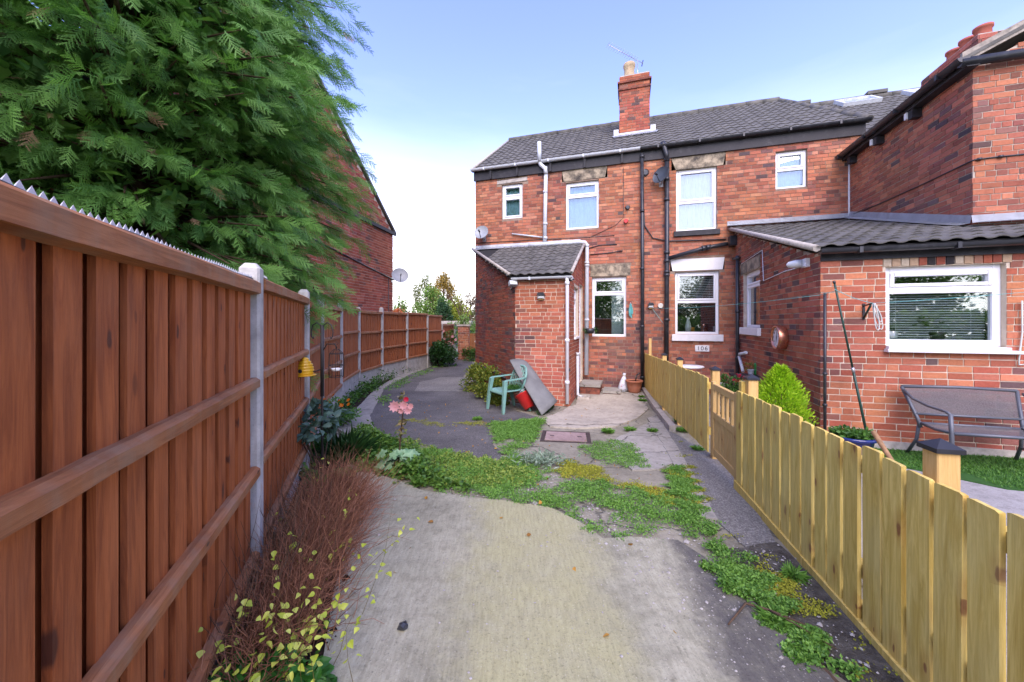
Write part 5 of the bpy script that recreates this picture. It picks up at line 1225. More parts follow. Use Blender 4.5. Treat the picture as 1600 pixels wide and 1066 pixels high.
# ================================================================== YARD FURNITURE
MET = plain('grey_powder_coated_metal', (.10, .11, .125), .45, .5, .2, var=.1)
def mesh_fabric():
    t = NT('bench_mesh_fabric'); v = t.pos()
    t.fin(t.ramp(t.noise(90, 2, v), [(.3, (.09, .085, .085)), (.7, (.15, .145, .145))]), .7, .2)
    tr = t.n('ShaderNodeBsdfTransparent'); mx = t.n('ShaderNodeMixShader'); mx.inputs[0].default_value = .78
    t.l(tr.outputs[0], mx.inputs[1]); t.l(t.b.outputs[0], mx.inputs[2]); t.l(mx.outputs[0], t.out.inputs[0]); return t.m
MESHF = mesh_fabric()
def bench():
    pl = EFR; d = .50; s0 = pl.s_of(1424, .22); s1 = pl.s_of(1597, .22) ; z0 = g(4.6) + .014
    T = thing('bench', pl.pt((s0 + s1) / 2, z0, .45), 'grey metal garden bench with mesh seat and back against the brick wall', 'bench')
    zb, zs = z0 + .80, z0 + .40
    P = lambda s_, z, dd: pl.pt(s_, z, dd)
    m = MB()
    for s_ in (s0, s1): m.tube([P(s_ - (.06 if s_ == s0 else -.0), zb, .16), P(s_ + (.03 if s_ == s0 else -.03), zs + .06, .26), P(s_ + (.04 if s_ == s0 else -.04), zs - .05, .30)], .018, 8)
    for dz in (0, ): m.tube([P(s0 - .06, zb, .16), P((s0 + s1) / 2, zb + .012, .15), P(s1, zb, .16)], .018, 8)
    m.tube([P(s0 + .02, zs + .10, .255), P(s1 - .02, zs + .10, .255)], .014, 8); m.build('back_frame', MET, T)
    n = 16; bb = MB(); rows = []
    for i in range(n + 1):
        k = i / n; s_a = (s0 - .05) * (1 - k) + (s1 - .01) * k; s_b = (s0 + .02) * (1 - k) + (s1 - .03) * k
        rows.append((P(s_a, zb, .162), P((s_a + s_b) / 2, (zb + zs + .10) / 2, .205), P(s_b, zs + .10, .252)))
    for a, b in zip(rows, rows[1:]): bb.add(list(a) + list(b), [(0, 1, 4, 3), (1, 2, 5, 4)])
    bb.build('backrest', MESHF, T)
    m = MB()
    m.tube([P(s0 + .04, zs, .28), P(s1 - .04, zs, .28)], .015, 8); m.tube([P(s0 + .04, zs + .01, .76), P(s1 - .04, zs + .01, .76)], .018, 8)
    for s_ in (s0 + .05, s1 - .05): m.tube([P(s_, zs, .27), P(s_, zs - .015, .5), P(s_, zs + .01, .76)], .016, 8)
    m.build('seat_frame', MET, T)
    bb = MB(); k = 8; rr = [[P(s0 + .05, zs + .004 - .03 * math.sin(math.pi * i / k), .28 + .47 * i / k), P(s1 - .05, zs + .004 - .03 * math.sin(math.pi * i / k), .28 + .47 * i / k)] for i in range(k + 1)]
    for a, b in zip(rr, rr[1:]): bb.add(a + b, [(0, 1, 3, 2)])
    bb.build('seat', MESHF, T)
    for s_, sg in ((s0, 1), (s1, -1)):
        MB().tube([P(s_ - sg * .05, zb - .03, .165), P(s_ - sg * .03, zs + .28, .30), P(s_, zs + .235, .48), P(s_ + sg * .02, zs + .22, .70), P(s_ + sg * .02, zs + .20, .76)], .015, 8).build('armrest', MET, T)
        MB().tube([P(s_ + sg * .02, zs + .21, .755), P(s_ + sg * .02, zs, .77), P(s_ + sg * .01, z0, .80)], .019, 8).build('leg', MET, T)
        MB().tube([P(s_ + sg * .04, zs + .02, .28), P(s_ + sg * .03, zs - .2, .25), P(s_, z0, .14)], .017, 8).build('leg', MET, T)
        MB().tube([P(s_ + sg * .03, zs - .22, .26), P(s_ + sg * .02, zs - .16, .79)], .010, 6).build('side_brace', MET, T)
bench()
def planter(p, r, h, mat, name, label, cat, group=None, rim=True, soil=.9):
    T = thing(name, p, label, cat, group); p = Vector(p)
    prof = [(r * .62, 0), (r * .72, h * .12), (r * .86, h * .45), (r * .96, h * .84), (r * 1.06, h * .86), (r * 1.09, h * .93), (r * 1.06, h), (r * .96, h), (r * .92, h * .85)]
    MB().lathe(prof, p, 28).build('pot', mat, T)
    MB().lathe([(.001, h * soil), (r * .93, h * soil)], p, 20).build('compost', SOIL, T); return T
def foliage(name, P, D, L, W, mat, parent, fold=.25, seed=0, kind=None, jitter=.5, curl=.0, full=False):
    """Leaves with a folded midrib: P base points, D axis directions (N,3), L, W arrays."""
    r = np.random.default_rng(seed); P = np.asarray(P, float); N = len(P); D = np.asarray(D, float); D /= np.linalg.norm(D, axis=1, keepdims=True) + 1e-9
    L = np.broadcast_to(L, (N,)) * r.uniform(.65, 1.25, N); W = np.broadcast_to(W, (N,)) * r.uniform(.75, 1.2, N)
    up = np.tile([0, 0, 1.], (N, 1)) + r.normal(0, jitter, (N, 3)); S = np.cross(D, up); S /= np.linalg.norm(S, axis=1, keepdims=True) + 1e-9; Nn = np.cross(S, D)
    a = P; m1 = P + D * (L * .45)[:, None]; t = P + D * L[:, None] - Nn * (curl * L)[:, None]
    l = m1 + S * W[:, None] + Nn * (fold * W)[:, None]; q = m1 - S * W[:, None] + Nn * (fold * W)[:, None]
    if full:                                       # heart shaped: broad near the stalk, rounded shoulders, pointed tip
        sd = lambda u_, w_, k_: P + D * (L * u_)[:, None] + S * (W * w_)[:, None] + Nn * (fold * abs(w_) * W - curl * L * k_)[:, None]
        V = np.stack([a, sd(.12, .72, 0), sd(.36, 1.05, .1), sd(.68, .62, .45), t, sd(.68, -.62, .45), sd(.36, -1.05, .1), sd(.12, -.72, 0), sd(.36, 0, .1), sd(.68, 0, .45)], 1).reshape(-1, 3)
        F = np.array([(0, 8, 1), (1, 8, 2), (2, 8, 9), (2, 9, 3), (3, 9, 4), (0, 7, 8), (7, 6, 8), (6, 9, 8), (6, 5, 9), (5, 4, 9)])
        o = npmesh(name, V, (F[None] + (np.arange(N) * 10)[:, None, None]).reshape(-1, 3), mat, parent, np.repeat(r.uniform(0, 1, N), 10))
        if kind: o['kind'] = kind
        return o
    V = np.stack([a, l, t, q], 1).reshape(-1, 3); b = np.arange(N)[:, None] * 4
    F = np.concatenate([b + [0, 2, 1], b + [0, 3, 2]], 1).reshape(-1, 3)
    o = npmesh(name, V, F, mat, parent, np.repeat(r.uniform(0, 1, N), 4))
    if kind: o['kind'] = kind
    return o
def rdir(r, n, up=.3):
    d = r.normal(0, 1, (n, 3)); d[:, 2] = d[:, 2] * .6 + up; return d
def clumps(r, c, rad, nc, n, spread=.35, flat=0.):
    """n points in nc uneven clumps spread through an ellipsoid; returns points and outward directions."""
    c = np.array(c, float); rad = np.array(rad, float)
    u = r.normal(0, 1, (nc, 3)); u /= np.linalg.norm(u, axis=1, keepdims=True); u *= r.uniform(.45, .95, (nc, 1)); u[:, 2] = np.abs(u[:, 2]) * 1.0 if flat else u[:, 2]
    ci = r.integers(0, nc, n); v = r.normal(0, 1, (n, 3)); v /= np.linalg.norm(v, axis=1, keepdims=True); v *= r.uniform(.3, 1, (n, 1)) ** .5 * spread
    q = u[ci] + v; P = c + q * rad; return P, q * .8 + r.normal(0, .45, (n, 3))
G_MID = leaf_mat('green_leaf', (.025, .075, .012), (.085, .20, .03)); G_LIME = leaf_mat('lime_conifer_leaf', (.20, .40, .012), (.46, .66, .035), trans=.35)
G_DARK = leaf_mat('dark_leaf', (.012, .045, .012), (.04, .11, .025)); G_GREY = leaf_mat('silvery_leaf', (.16, .24, .17), (.33, .42, .32), .7); G_YEL = leaf_mat('yellow_green_leaf', (.42, .52, .05), (.68, .74, .16), trans=.4)
G_BLUE = leaf_mat('blue_green_leaf', (.035, .075, .055), (.10, .18, .14)); G_AUT = leaf_mat('bush_leaf_turning', (.05, .12, .012), (.24, .26, .035))
BARK = plain('brown_stem', (.09, .06, .04), .9, .1, var=.3, scale=20); PINKM = leaf_mat('pink_petal', (.58, .29, .31), (.80, .61, .59), trans=.35); ORNM = leaf_mat('orange_petal', (.75, .20, .01), (.85, .42, .02), trans=.3); REDP = leaf_mat('red_petal', (.42, .01, .04), (.6, .05, .10), trans=.3)
def bush(name, c, rad, nc, n, L, W, mat, label, cat, group=None, spread=.4, seed=1, stems=6, up=.3, curl=.1):
    r = np.random.default_rng(seed); base = Vector((c[0], c[1], g(c[1]))); T = thing(name, base, label, cat, group)
    P, D = clumps(r, c, rad, nc, n, spread); D[:, 2] += up; P[:, 2] = np.maximum(P[:, 2], base.z + .015)
    foliage('leaves', P, D, L, W, mat, T, seed=seed, curl=curl, full=L > .045)
    m = MB()
    for k in range(stems):
        q = Vector(P[k * 7]); m.tube([base + Vector((r.normal() * .02, r.normal() * .02, -.02)), base.lerp(q, .5) + Vector((0, 0, .05 * rad[2])), q], [.012 * min(1, rad[2] * 2) + .002, .007, .003], 5)
    o = m.build('stems', BARK, T); o['kind'] = 'stuff'; return T
# blue planter with weeds
bp_ = at(1331, 688, 4.3); bp_.z = g(4.3) + .015
T = planter(bp_, .20, .27, plain('blue_glazed_ceramic', (.012, .022, .12), .2, .6, var=.2), 'planter', 'glazed dark blue planter with low green weeds in front of the bench wall', 'planter')
r = np.random.default_rng(5); n = 700; a = r.uniform(0, 6.28, n); q = r.uniform(0, 1, n) ** .5 * .19
foliage('weeds', np.c_[bp_.x + q * np.cos(a), bp_.y + q * np.sin(a), bp_.z + .25 + r.uniform(0, .07, n)], rdir(r, n, .5), .05, .016, G_MID, T, seed=5, kind='stuff')
# terracotta pot and bag by the house wall
tp_ = at(991, 606, 9.15); tp_.z = g(9.1) + .02
TERR = plain('terracotta', (.40, .15, .08), .75, .25, var=.15, scale=12, dirt=((.28, .18, .13), .5))
T = planter(tp_, .19, .30, TERR, 'plant_pot', 'terracotta plant pot with a trowel at the foot of the black pipe', 'plant pot')
m = MB(); m.tube([tp_ + Vector((.03, 0, .27)), tp_ + Vector((.05, -.02, .42))], .014, 6); m.tube([tp_ + Vector((.05, -.02, .42)), tp_ + Vector((.12, -.03, .47))], .018, 6); m.build('trowel', BLACKP, T)
bp2 = at(973, 608, 9.3); bp2.z = g(9.3) + .018; T = thing('sack', bp2, 'white printed plastic compost sack slumped beside the terracotta pot', 'sack')
r = np.random.default_rng(3); m = MB(); prof = [(.02, 0), (.10, .0), (.115, .08), (.105, .18), (.085, .27), (.05, .34), (.03, .40), (.045, .45), (.02, .455)]
m.lathe(prof, bp2, 14, Matrix.Rotation(.10, 4, 'Y') @ Matrix.Diagonal((1.0, .7, 1, 1))); m.v = [(x + r.normal() * .006, y + r.normal() * .006, z) for x, y, z in m.v]
BAGM = NT('printed_sack'); vv_ = BAGM.pos(); BAGM.fin(BAGM.mix(BAGM.rng(BAGM.noise(16, 3, vv_), .55, .6), (.62, .64, .66), BAGM.mix(BAGM.rng(BAGM.noise(9, 2, vv_), .6, .62), (.35, .38, .42), (.5, .06, .05))), .35, .5)
m.build('bag', BAGM.m, T); MB().tube([bp2 + Vector((.025, 0, .39)), bp2 + Vector((.03, 0, .405))], .038, 8).build('neck_tie', ROPEW, T)
# door steps
for (pts, h, lab) in (([PRT.pt(1.35, 0, .03), PRT.pt(2.2, 0, .03), PRT.pt(2.2, 0, .52), PRT.pt(1.35, 0, .52)], .24, 'stone slab step on bricks below the white porch door'), ([PRT.pt(1.5, 0, .56), PRT.pt(2.12, 0, .56), PRT.pt(2.12, 0, .98), PRT.pt(1.5, 0, .98)], .09, 'low loose stone slab beside the porch door step')):
    zb = g(9); T = thing('stone_step', pts[0] + Vector((0, 0, zb)), lab, 'step', 'slabs by the porch door'); m = MB()
    m.hexa([p + Vector((0, 0, zb + h - .05)) for p in pts] + [p + Vector((0, 0, zb + h)) for p in pts]); m.build('slab', GREYC, T)
    c_ = sum(pts, Vector()) / 4; m = MB(); q = [c_ + (p - c_) * .93 for p in pts]; m.hexa([p + Vector((0, 0, zb - .03)) for p in q] + [p + Vector((0, 0, zb + h - .051)) for p in q]); m.build('base', MB_C, T)
# hanging trough on the grey pipe
c = FAC.pt(*FAC.sz(922, 517, .32), .32); T = thing('hanging_planter', c, 'small black planter fixed to the grey downpipe with trailing greens', 'planter')
m = MB(); m.lathe([(.09, -.07), (.13, .06), (.12, .06), (.09, -.04)], c, 16, Matrix.Diagonal((1, .7, 1, 1))); m.build('pot', BLACKP, T)
r = np.random.default_rng(8); n = 160; sgn = np.where(r.uniform(size=n) < .5, -1, 1); foliage('trailing_leaves', np.c_[c.x + sgn * r.uniform(.08, .16, n), c.y + r.normal(0, .05, n), c.z + r.uniform(-.08, .08, n)], rdir(r, n, 0), .04, .014, G_MID, T, seed=8, kind='stuff'); MB().tube([c + Vector((0, .05, .03)), c - FAC.n * .24], .008, 5).build('bracket', BLACKP, T)
# drain gully at the waste pipe
c = PRT.pt(.86, g(8.4) + .02, .2); T = thing('drain_gully', c, 'small square drain gully below the grey waste pipe', 'drain'); m = MB(); M = Matrix.Translation(c) @ PRT.mat().to_3x3().to_4x4()
for a, b, e, f in ((-.13, .13, -.13, -.09), (-.13, .13, .09, .13), (-.13, -.09, -.09, .09), (.09, .13, -.09, .09)): m.box(a, b, e, f, -.02, .045, M)
m.build('surround', CEM, T); m = MB().box(-.09, .09, -.09, .09, -.02, .012, M); m.build('grate', BLACKP, T)
# watering can on a small black table, pots round it
c = at(1188, 586, 7.4); tz = c.z; T = thing('table', (c.x - .1, c.y, g(7.4)), 'low black table by the extension wall holding a green watering can', 'table')
MB().box(-.42, .30, -.22, .2, tz - .04, tz, Matrix.Translation((c.x - .1, c.y, 0)) @ Matrix.Rotation(R(-20), 4, 'Z')).build('table_top', BLACKW, T)
for sx, sy in ((-.37, -.17), (.25, -.17), (-.37, .15), (.25, .15)): MB().box(sx - .02, sx + .02, sy - .02, sy + .02, g(7.4), tz - .041, Matrix.Translation((c.x - .1, c.y, 0)) @ Matrix.Rotation(R(-20), 4, 'Z')).build('leg', BLACKW, T)
GCAN = plain('green_plastic', (.012, .22, .05), .35, .5, var=.1); T = thing('watering_can', c, 'bright green plastic watering can standing on the black table', 'watering can')
MB().lathe([(.105, 0), (.11, .02), (.11, .2), (.10, .23), (.06, .24), (.06, .25), (.09, .245)], c, 18).build('body', GCAN, T); MB().tube([c + Vector((-.09, 0, .20)), c + Vector((-.05, 0, .32)), c + Vector((.02, 0, .335)), c + Vector((.07, 0, .24))], .014, 8).build('handle', GCAN, T); MB().tube([c + Vector((-.02, -.10, .05)), c + Vector((-.03, -.22, .2)), c + Vector((-.03, -.30, .30))], [.03, .018, .016], 8).build('spout', GCAN, T)
c2 = at(1173, 586, 7.45); c2.z = tz; T = planter(c2, .06, .10, LEAD, 'plant_pot', 'little grey pot of withered heather on the black table', 'plant pot'); r = np.random.default_rng(4); n = 120
foliage('sprigs', np.c_[c2.x + r.normal(0, .06, n), c2.y + r.normal(0, .04, n), c2.z + r.uniform(.08, .22, n)], rdir(r, n, .8), .05, .006, G_AUT, T, seed=4, kind='stuff')
m = MB(); q = [ESD.pt(*ESD.sz(x, y, .1), .1) for x, y in ((1166, 551), (1156, 553), (1155, 557), (1161, 581))]; T = thing('waste_pipe', q[-1], 'grey plastic waste pipe elbow beside the white back door', 'pipe'); m.tube(q[:3], .03, 8); m.build('elbow', GREYPVC, T); MB().tube(q[2:], .032, 8).build('drop_pipe', GREYPVC, T)
# lime conifer and pink flowers
cb = (3.52, 4.95, .55); T = thing('conifer_shrub', (3.52, 4.95, g(4.95)), 'bright lime green dwarf conifer behind the pine fence', 'shrub')
r = np.random.default_rng(11); n = 9000; h = r.uniform(0, 1, n); a = r.uniform(0, 6.28, n); lobe = 1 + .20 * np.sin(a * 4 + h * 14) + .16 * np.sin(a * 11 - h * 15)
rr = (.30 * np.sin(np.pi * (h * .80 + .16)) ** .8) * (1 - .35 * h ** 2) * lobe * r.uniform(.6, 1.04, n)
P = np.c_[3.52 + rr * np.cos(a), 4.95 + rr * np.sin(a), g(4.95) + .08 + h * .90 + r.normal(0, .02, n)]; D = np.c_[np.cos(a) * .7, np.sin(a) * .7, np.full(n, .85)] + r.normal(0, .35, (n, 3))
foliage('foliage', P, D, .055, .0075, G_LIME, T, seed=11); MB().tube([(3.52, 4.95, g(4.95) - .03), (3.52, 4.95, .9)], [.03, .01], 6).build('trunk', BARK, T)
c = at(1139, 600, 6.7); bush('flower_bush', (c.x, c.y, .48), (.20, .2, .22), 14, 900, .05, .012, G_MID, 'dark green bedding plant with pink flowers behind the gate post', 'flowering plant', seed=12)
T2 = [o for o in COL.objects if o.name.startswith('flower_bush')][0]
r = np.random.default_rng(13); n = 90; fc_ = at(1157, 593, 6.55); k = r.integers(0, 9, n); cen = np.c_[fc_.x + r.normal(0, .07, 9), fc_.y + r.normal(0, .05, 9), fc_.z + r.normal(0, .07, 9)]
foliage('petals', cen[k] + r.normal(0, .008, (n, 3)), rdir(r, n, .3), .035, .016, REDP, T2, seed=13, kind='stuff')
c = at(1128, 601, 7.0); T = thing('stone', (c.x, c.y, g(7)), 'pale rounded stones stacked behind the gate post', 'stones'); m = MB()
for k in range(5): q = Vector((c.x + random.uniform(-.12, .12), c.y + random.uniform(-.1, .1), g(7) + .1 + k * .10)); m.lathe([(.01, -.07), (.10, -.05), (.13, 0), (.10, .05), (.01, .07)], q, 9, smooth=False)
o = m.build('cobbles', CEM, T); o['kind'] = 'stuff'
m = MB(); q = at(1078, 573, 8.0); T = thing('garden_table', (q.x, q.y, g(8)), 'white round garden table top showing just above the far pine boards', 'table'); MB().lathe([(.26, -.02), (.28, 0), (.26, .02), (.01, .025)], q, 20).build('table_top', PAINTW, T); MB().tube([(q.x, q.y, g(8)), (q.x, q.y, q.z - .02)], .03, 8).build('leg', PAINTW, T)

# ================================================================== BY THE PORCH: CHAIR, TURF ROLL, BUCKET
CHG = plain('sage_green_plastic', (.17, .34, .28), .4, .45, var=.07, dirt=((.28, .40, .34), .4))
def garden_chair(loc, rz):
    T = thing('garden_chair', loc, 'sage green plastic garden armchair standing on the tarmac by the porch corner', 'chair')
    M0 = Matrix.Translation(loc) @ Matrix.Rotation(rz, 4, 'Z'); t = lambda *p: M0 @ Vector(p)
    def lerp_leg(top, bot, w0, w1, name='leg'):
        m = MB(); a, b = Vector(top), Vector(bot); ring = []
        for k in range(7):
            c = a.lerp(b, k / 6); w = w0 + (w1 - w0) * k / 6; out_ = Vector((math.copysign(1, b.x), math.copysign(1, b.y), 0)) * .025 * math.sin(k / 6 * math.pi * .5)
            c = c + out_; ring += [t(c.x + dx * w, c.y + dy * w, c.z) for dx, dy in ((-1, -1), (1, -1), (1, 1), (-1, 1))]
        fs = [(3, 2, 1, 0), (24, 25, 26, 27)]
        for k in range(6):
            for j in range(4): fs.append((k * 4 + j, k * 4 + 4 + j, k * 4 + 4 + (j + 1) % 4, k * 4 + (j + 1) % 4))
        m.add(ring, fs); return m.build(name, CHG, T)
    n = 10; m = MB(); G = []                                                        # dished seat with rolled front
    for j in range(n + 1):
        for i in range(n + 1):
            x = -.235 + .47 * i / n; y = -.22 + .46 * j / n; x *= 1 + .10 * (j / n)
            z = .415 - .022 * math.sin(math.pi * i / n) * math.sin(math.pi * min(1, j / n * 1.1)) - .05 * max(0, j / n - .86) / .14 + .012 * (j < 2)
            G.append(t(x, y, z))
    k1 = n + 1; fs = [(j * k1 + i, j * k1 + i + 1, (j + 1) * k1 + i + 1, (j + 1) * k1 + i) for j in range(n) for i in range(n)]
    G2 = [p - Vector((0, 0, .022)) for p in G]; N_ = len(G)
    fs += [tuple(N_ + q for q in f[::-1]) for f in fs]
    rim = [i for i in range(k1)] + [j * k1 + n for j in range(1, k1)] + [n * k1 + i for i in range(n - 1, -1, -1)] + [j * k1 for j in range(n - 1, 0, -1)]
    fs += [(rim[(q + 1) % len(rim)], rim[q], N_ + rim[q], N_ + rim[(q + 1) % len(rim)]) for q in range(len(rim))]
    m.add(G + G2, fs, True); m.build('seat', CHG, T)
    # back: outer hoop and a lattice of slats
    hoop = [t(-.235, -.20, .42), t(-.245, -.25, .56), t(-.23, -.30, .70), t(-.17, -.335, .80), t(-.08, -.35, .835), t(.08, -.35, .835), t(.17, -.335, .80), t(.23, -.30, .70), t(.245, -.25, .56), t(.235, -.20, .42)]
    b = MB().tube(hoop, .021, 8).build('backrest', CHG, T)
    m = MB()
    for q in range(7):
        x = -.18 + .06 * q; top = .815 - .5 * abs(x) ** 1.6; m.tube([t(x * .95, -.21, .42), t(x, -.262 - .02 * (1 - abs(x) * 4), .58), t(x, -.33, top)], .011, 5)
    for z, y in ((.50, -.235), (.56, -.255), (.62, -.275), (.68, -.295), (.74, -.315)): m.tube([t(-.235, y + .005, z), t(0, y - .03, z), t(.235, y + .005, z)], .010, 5)
    o = m.build('back_lattice', CHG, T); o['kind'] = 'stuff'
    for sx in (-1, 1):
        m = MB(); pts = [(sx * .24, -.28, .645), (sx * .275, -.18, .635), (sx * .285, 0, .625), (sx * .28, .16, .62), (sx * .265, .215, .60)]
        ring = []
        for (x, y, z) in pts: ring += [t(x - .03, y, z - .012), t(x + .03, y, z - .012), t(x + .027, y, z + .010), t(x - .027, y, z + .010)]
        fs = [(0, 1, 2, 3), (19, 18, 17, 16)]
        for q in range(4):
            for j in range(4): fs.append((q * 4 + j, q * 4 + (j + 1) % 4, q * 4 + 4 + (j + 1) % 4, q * 4 + 4 + j))
        m.add(ring, fs); m.build('armrest', CHG, T)
        lerp_leg((sx * .255, .19, .61), (sx * .275, .235, .0), .036, .022)
        lerp_leg((sx * .22, -.20, .41), (sx * .255, -.32, .0), .036, .022)
cpos = Vector((-.10, 7.28, g(7.28) + .012)); garden_chair(cpos, R(122))
# roll of artificial turf, grey backing outward, leaning on the porch wall
MATM = plain('grey_rubber_backing', (.17, .175, .165), .85, .2, var=.15, scale=5, dirt=((.27, .27, .25), .5), bump=.3)
T = thing('turf_roll', gpt(846, 648), 'half rolled artificial turf with grey backing leaning against the porch wall', 'turf roll')
eL0, eL1 = gpt(847, 650) + Vector((0, 0, .015)), at(797, 563, 7.55); eR0, eR1 = gpt(864, 634) + Vector((0, 0, .02)), at(829, 579, 7.82)
nb_v = ((eL1 - eL0).cross(eR0 - eL0)).normalized()
if nb_v.y > 0: nb_v.negate()
m = MB(); NU, NVv = 14, 12; pts = []
for j in range(NVv + 1):
    v_ = j / NVv; a, b = eL0.lerp(eL1, v_), eR0.lerp(eR1, v_ * (1 - .0))
    for i in range(NU + 1):
        u_ = i / NU; p = a.lerp(b, u_) + nb_v * (.23 * math.sin(math.pi * u_) ** .75 * (1 - .4 * v_)) + Vector((0, 0, .012 * math.sin(7 * v_ + 3 * u_))); pts.append(p)
k1 = NU + 1; fs = [(j * k1 + i, j * k1 + i + 1, (j + 1) * k1 + i + 1, (j + 1) * k1 + i) for j in range(NVv) for i in range(NU)]
N_ = len(pts); rim = list(range(k1)) + [j * k1 + NU for j in range(1, NVv + 1)] + [NVv * k1 + i for i in range(NU - 1, -1, -1)] + [j * k1 for j in range(NVv - 1, 0, -1)]
m.add(pts + [p - nb_v * .02 for p in pts], fs + [tuple(N_ + q for q in f[::-1]) for f in fs] + [(rim[(q + 1) % len(rim)], rim[q], N_ + rim[q], N_ + rim[(q + 1) % len(rim)]) for q in range(len(rim))], True)
m.build('backing', MATM, T)
r = np.random.default_rng(21); n = 2600; gd = (eL1 - eL0).normalized()
u_ = r.uniform(0, 1, n); P = np.array([list(eL0.lerp(eR0, float(k)) + nb_v * (.14 * math.sin(math.pi * float(k)) - .03 - .05 * float(w)) + gd * float(x)) for k, w, x in zip(u_, r.uniform(0, 1, n), r.uniform(-.02, .14, n))])
P[:, 2] = np.maximum(P[:, 2], g(7) + .012)
foliage('turf_pile', P, rdir(r, n, .0) + np.array(list(-gd)) * .6, .045, .005, G_DARK, T, seed=21, kind='stuff')
n = 2500; fl0 = at(806, 607, 7.35); P = np.c_[fl0.x + r.normal(0, .09, n), fl0.y + r.normal(0, .08, n), fl0.z + r.normal(0, .025, n)]
foliage('turf_flap', P, rdir(r, n, .6), .04, .005, leaf_mat('artificial_grass', (.02, .09, .01), (.06, .17, .02), trans=.1), T, seed=22, kind='stuff')
MB().lathe([(.20, -.03), (.23, -.022), (.20, -.012), (.001, -.008)], fl0, 18, Matrix.Diagonal((1, .8, 1, 1))).build('turf_edge', MATM, T)
rb = gpt(826, 644); T = thing('bucket', rb, 'red plastic bucket tipped beneath the grey turf roll', 'bucket')
ax = Vector((-.30, .25, .55)).normalized(); q = ax.to_track_quat('Z', 'Y').to_matrix().to_4x4(); MB().lathe([(.001, 0), (.10, 0), (.145, .28), (.16, .285), (.16, .30), (.14, .30), (.09, .02)], rb + Vector((.02, .02, .075)), 22, q).build('pail', RED, T)
m = MB(); m.tube([rb + Vector((.03, .02, .065)) + q @ Vector((.155 * math.cos(a), .155 * math.sin(a), .31 + .05 * math.sin(a))) for a in [i * math.pi / 8 for i in range(9)]], .006, 5); m.build('handle', ALU, T)
# manhole cover
c = gpt(884, 684); T = thing('manhole_cover', c, 'pinkish rectangular manhole cover set in the broken paving', 'manhole cover'); M = Matrix.Translation(c) @ Matrix.Rotation(R(-9), 4, 'Z')
COVM = concrete('pink_cover_concrete', (.24, .17, .155), (.33, .245, .22), (.38, .29, .26), .6)
m = MB(); m.box(-.28, .28, -.20, .20, -.03, .022, M); m.build('cover', COVM, T)
m = MB()
for a, b, e, f in ((-.34, .34, -.26, -.21), (-.34, .34, .21, .26), (-.34, -.29, -.21, .21), (.29, .34, -.21, .21)): m.box(a, b, e, f, -.03, .016, M)
m.build('frame', plain('rusty_dark_frame', (.06, .045, .04), .8, .2, var=.4, scale=20), T)
for sx in (-.19, .19): MB().box(sx - .03, sx + .03, -.012, .012, .0225, .026, M).build('lifting_slot', BLACKP, T)

# ================================================================== PLANTS ON THE GROUND
def inpoly(X, Y, poly):
    ins = np.zeros(len(X), bool); n = len(poly)
    for i in range(n):
        (x0, y0), (x1, y1) = poly[i], poly[(i + 1) % n]
        c = ((y0 > Y) != (y1 > Y)) & (X < (x1 - x0) * (Y - y0) / (y1 - y0 + 1e-12) + x0); ins ^= c
    return ins
def gv(y): return np.interp(y, [a for a, b in GN], [b for a, b in GN])
def vnoise(x, y, seed=0):
    r = np.random.default_rng(seed); out_ = 0
    for k in range(5):
        f = 1.4 * 1.9 ** k; a = r.uniform(0, 6.28); out_ = out_ + np.sin(x * f * math.cos(a) * 2 + r.uniform(0, 6.28) + 1.3 * np.sin(y * f * 1.3 + k)) * np.sin(y * f * math.sin(a + 1) * 2 + r.uniform(0, 6.28)) / (1 + .5 * k)
    return out_
def scatter(pts, n, seed, thr=-.6, soft=.5, nscale=1.0):
    poly = [tuple(gpt(*p).xy) for p in pts]; r = np.random.default_rng(seed)
    xs = [p[0] for p in poly]; ys = [p[1] for p in poly]; X = np.empty(0); Y = np.empty(0)
    for _ in range(60):
        x = r.uniform(min(xs) - .05, max(xs) + .05, n); y = r.uniform(min(ys) - .05, max(ys) + .05, n)
        jx = x + .05 * np.sin(y * 31) + r.normal(0, .025, n); jy = y + .05 * np.sin(x * 27) + r.normal(0, .03, n)
        k = inpoly(jx, jy, poly) & (vnoise(x * nscale, y * nscale, seed) + r.uniform(-soft, soft, n) > thr)
        X = np.r_[X, x[k]]; Y = np.r_[Y, y[k]]
        if len(X) >= n: break
    return X[:n], Y[:n]
def cover(name, pts, n, L, W, h, mat, seed, thr=-.6, up=.5, soft=.5, nscale=1., off=.02, fold=.2):
    X, Y = scatter(pts, n, seed, thr, soft, nscale); r = np.random.default_rng(seed + 99); m = len(X)
    hh = h * np.clip(.65 + .5 * vnoise(X * 3, Y * 3, seed + 5), .15, 1.4)
    P = np.c_[X, Y, gv(Y) + off + r.uniform(0, 1, m) * hh]
    o = foliage(name, P, rdir(r, m, up), L, W, mat, None, seed=seed, fold=fold, full=L > .03, curl=.2); o['kind'] = 'stuff'; return o
WEED = leaf_mat('chickweed_leaf', (.06, .165, .022), (.20, .39, .07), trans=.3); WEED2 = leaf_mat('pale_weed_leaf', (.10, .19, .025), (.29, .38, .07), trans=.3)
MOSS = leaf_mat('yellow_moss', (.14, .16, .012), (.34, .35, .035), .9, .1)
main = [(640, 700), (690, 705), (740, 722), (795, 722), (775, 690), (765, 664), (850, 656), (842, 668), (835, 690), (820, 715), (830, 730), (870, 742), (900, 752), (930, 755), (985, 770), (1030, 778), (1050, 790), (1100, 815), (1110, 845), (1060, 848), (985, 842), (940, 845), (905, 818), (862, 795), (800, 786), (720, 776), (665, 762), (620, 748), (600, 730)]
cover('weeds', main, 46000, .017, .0062, .024, WEED, 31, thr=-.32, soft=.7, nscale=1.5)
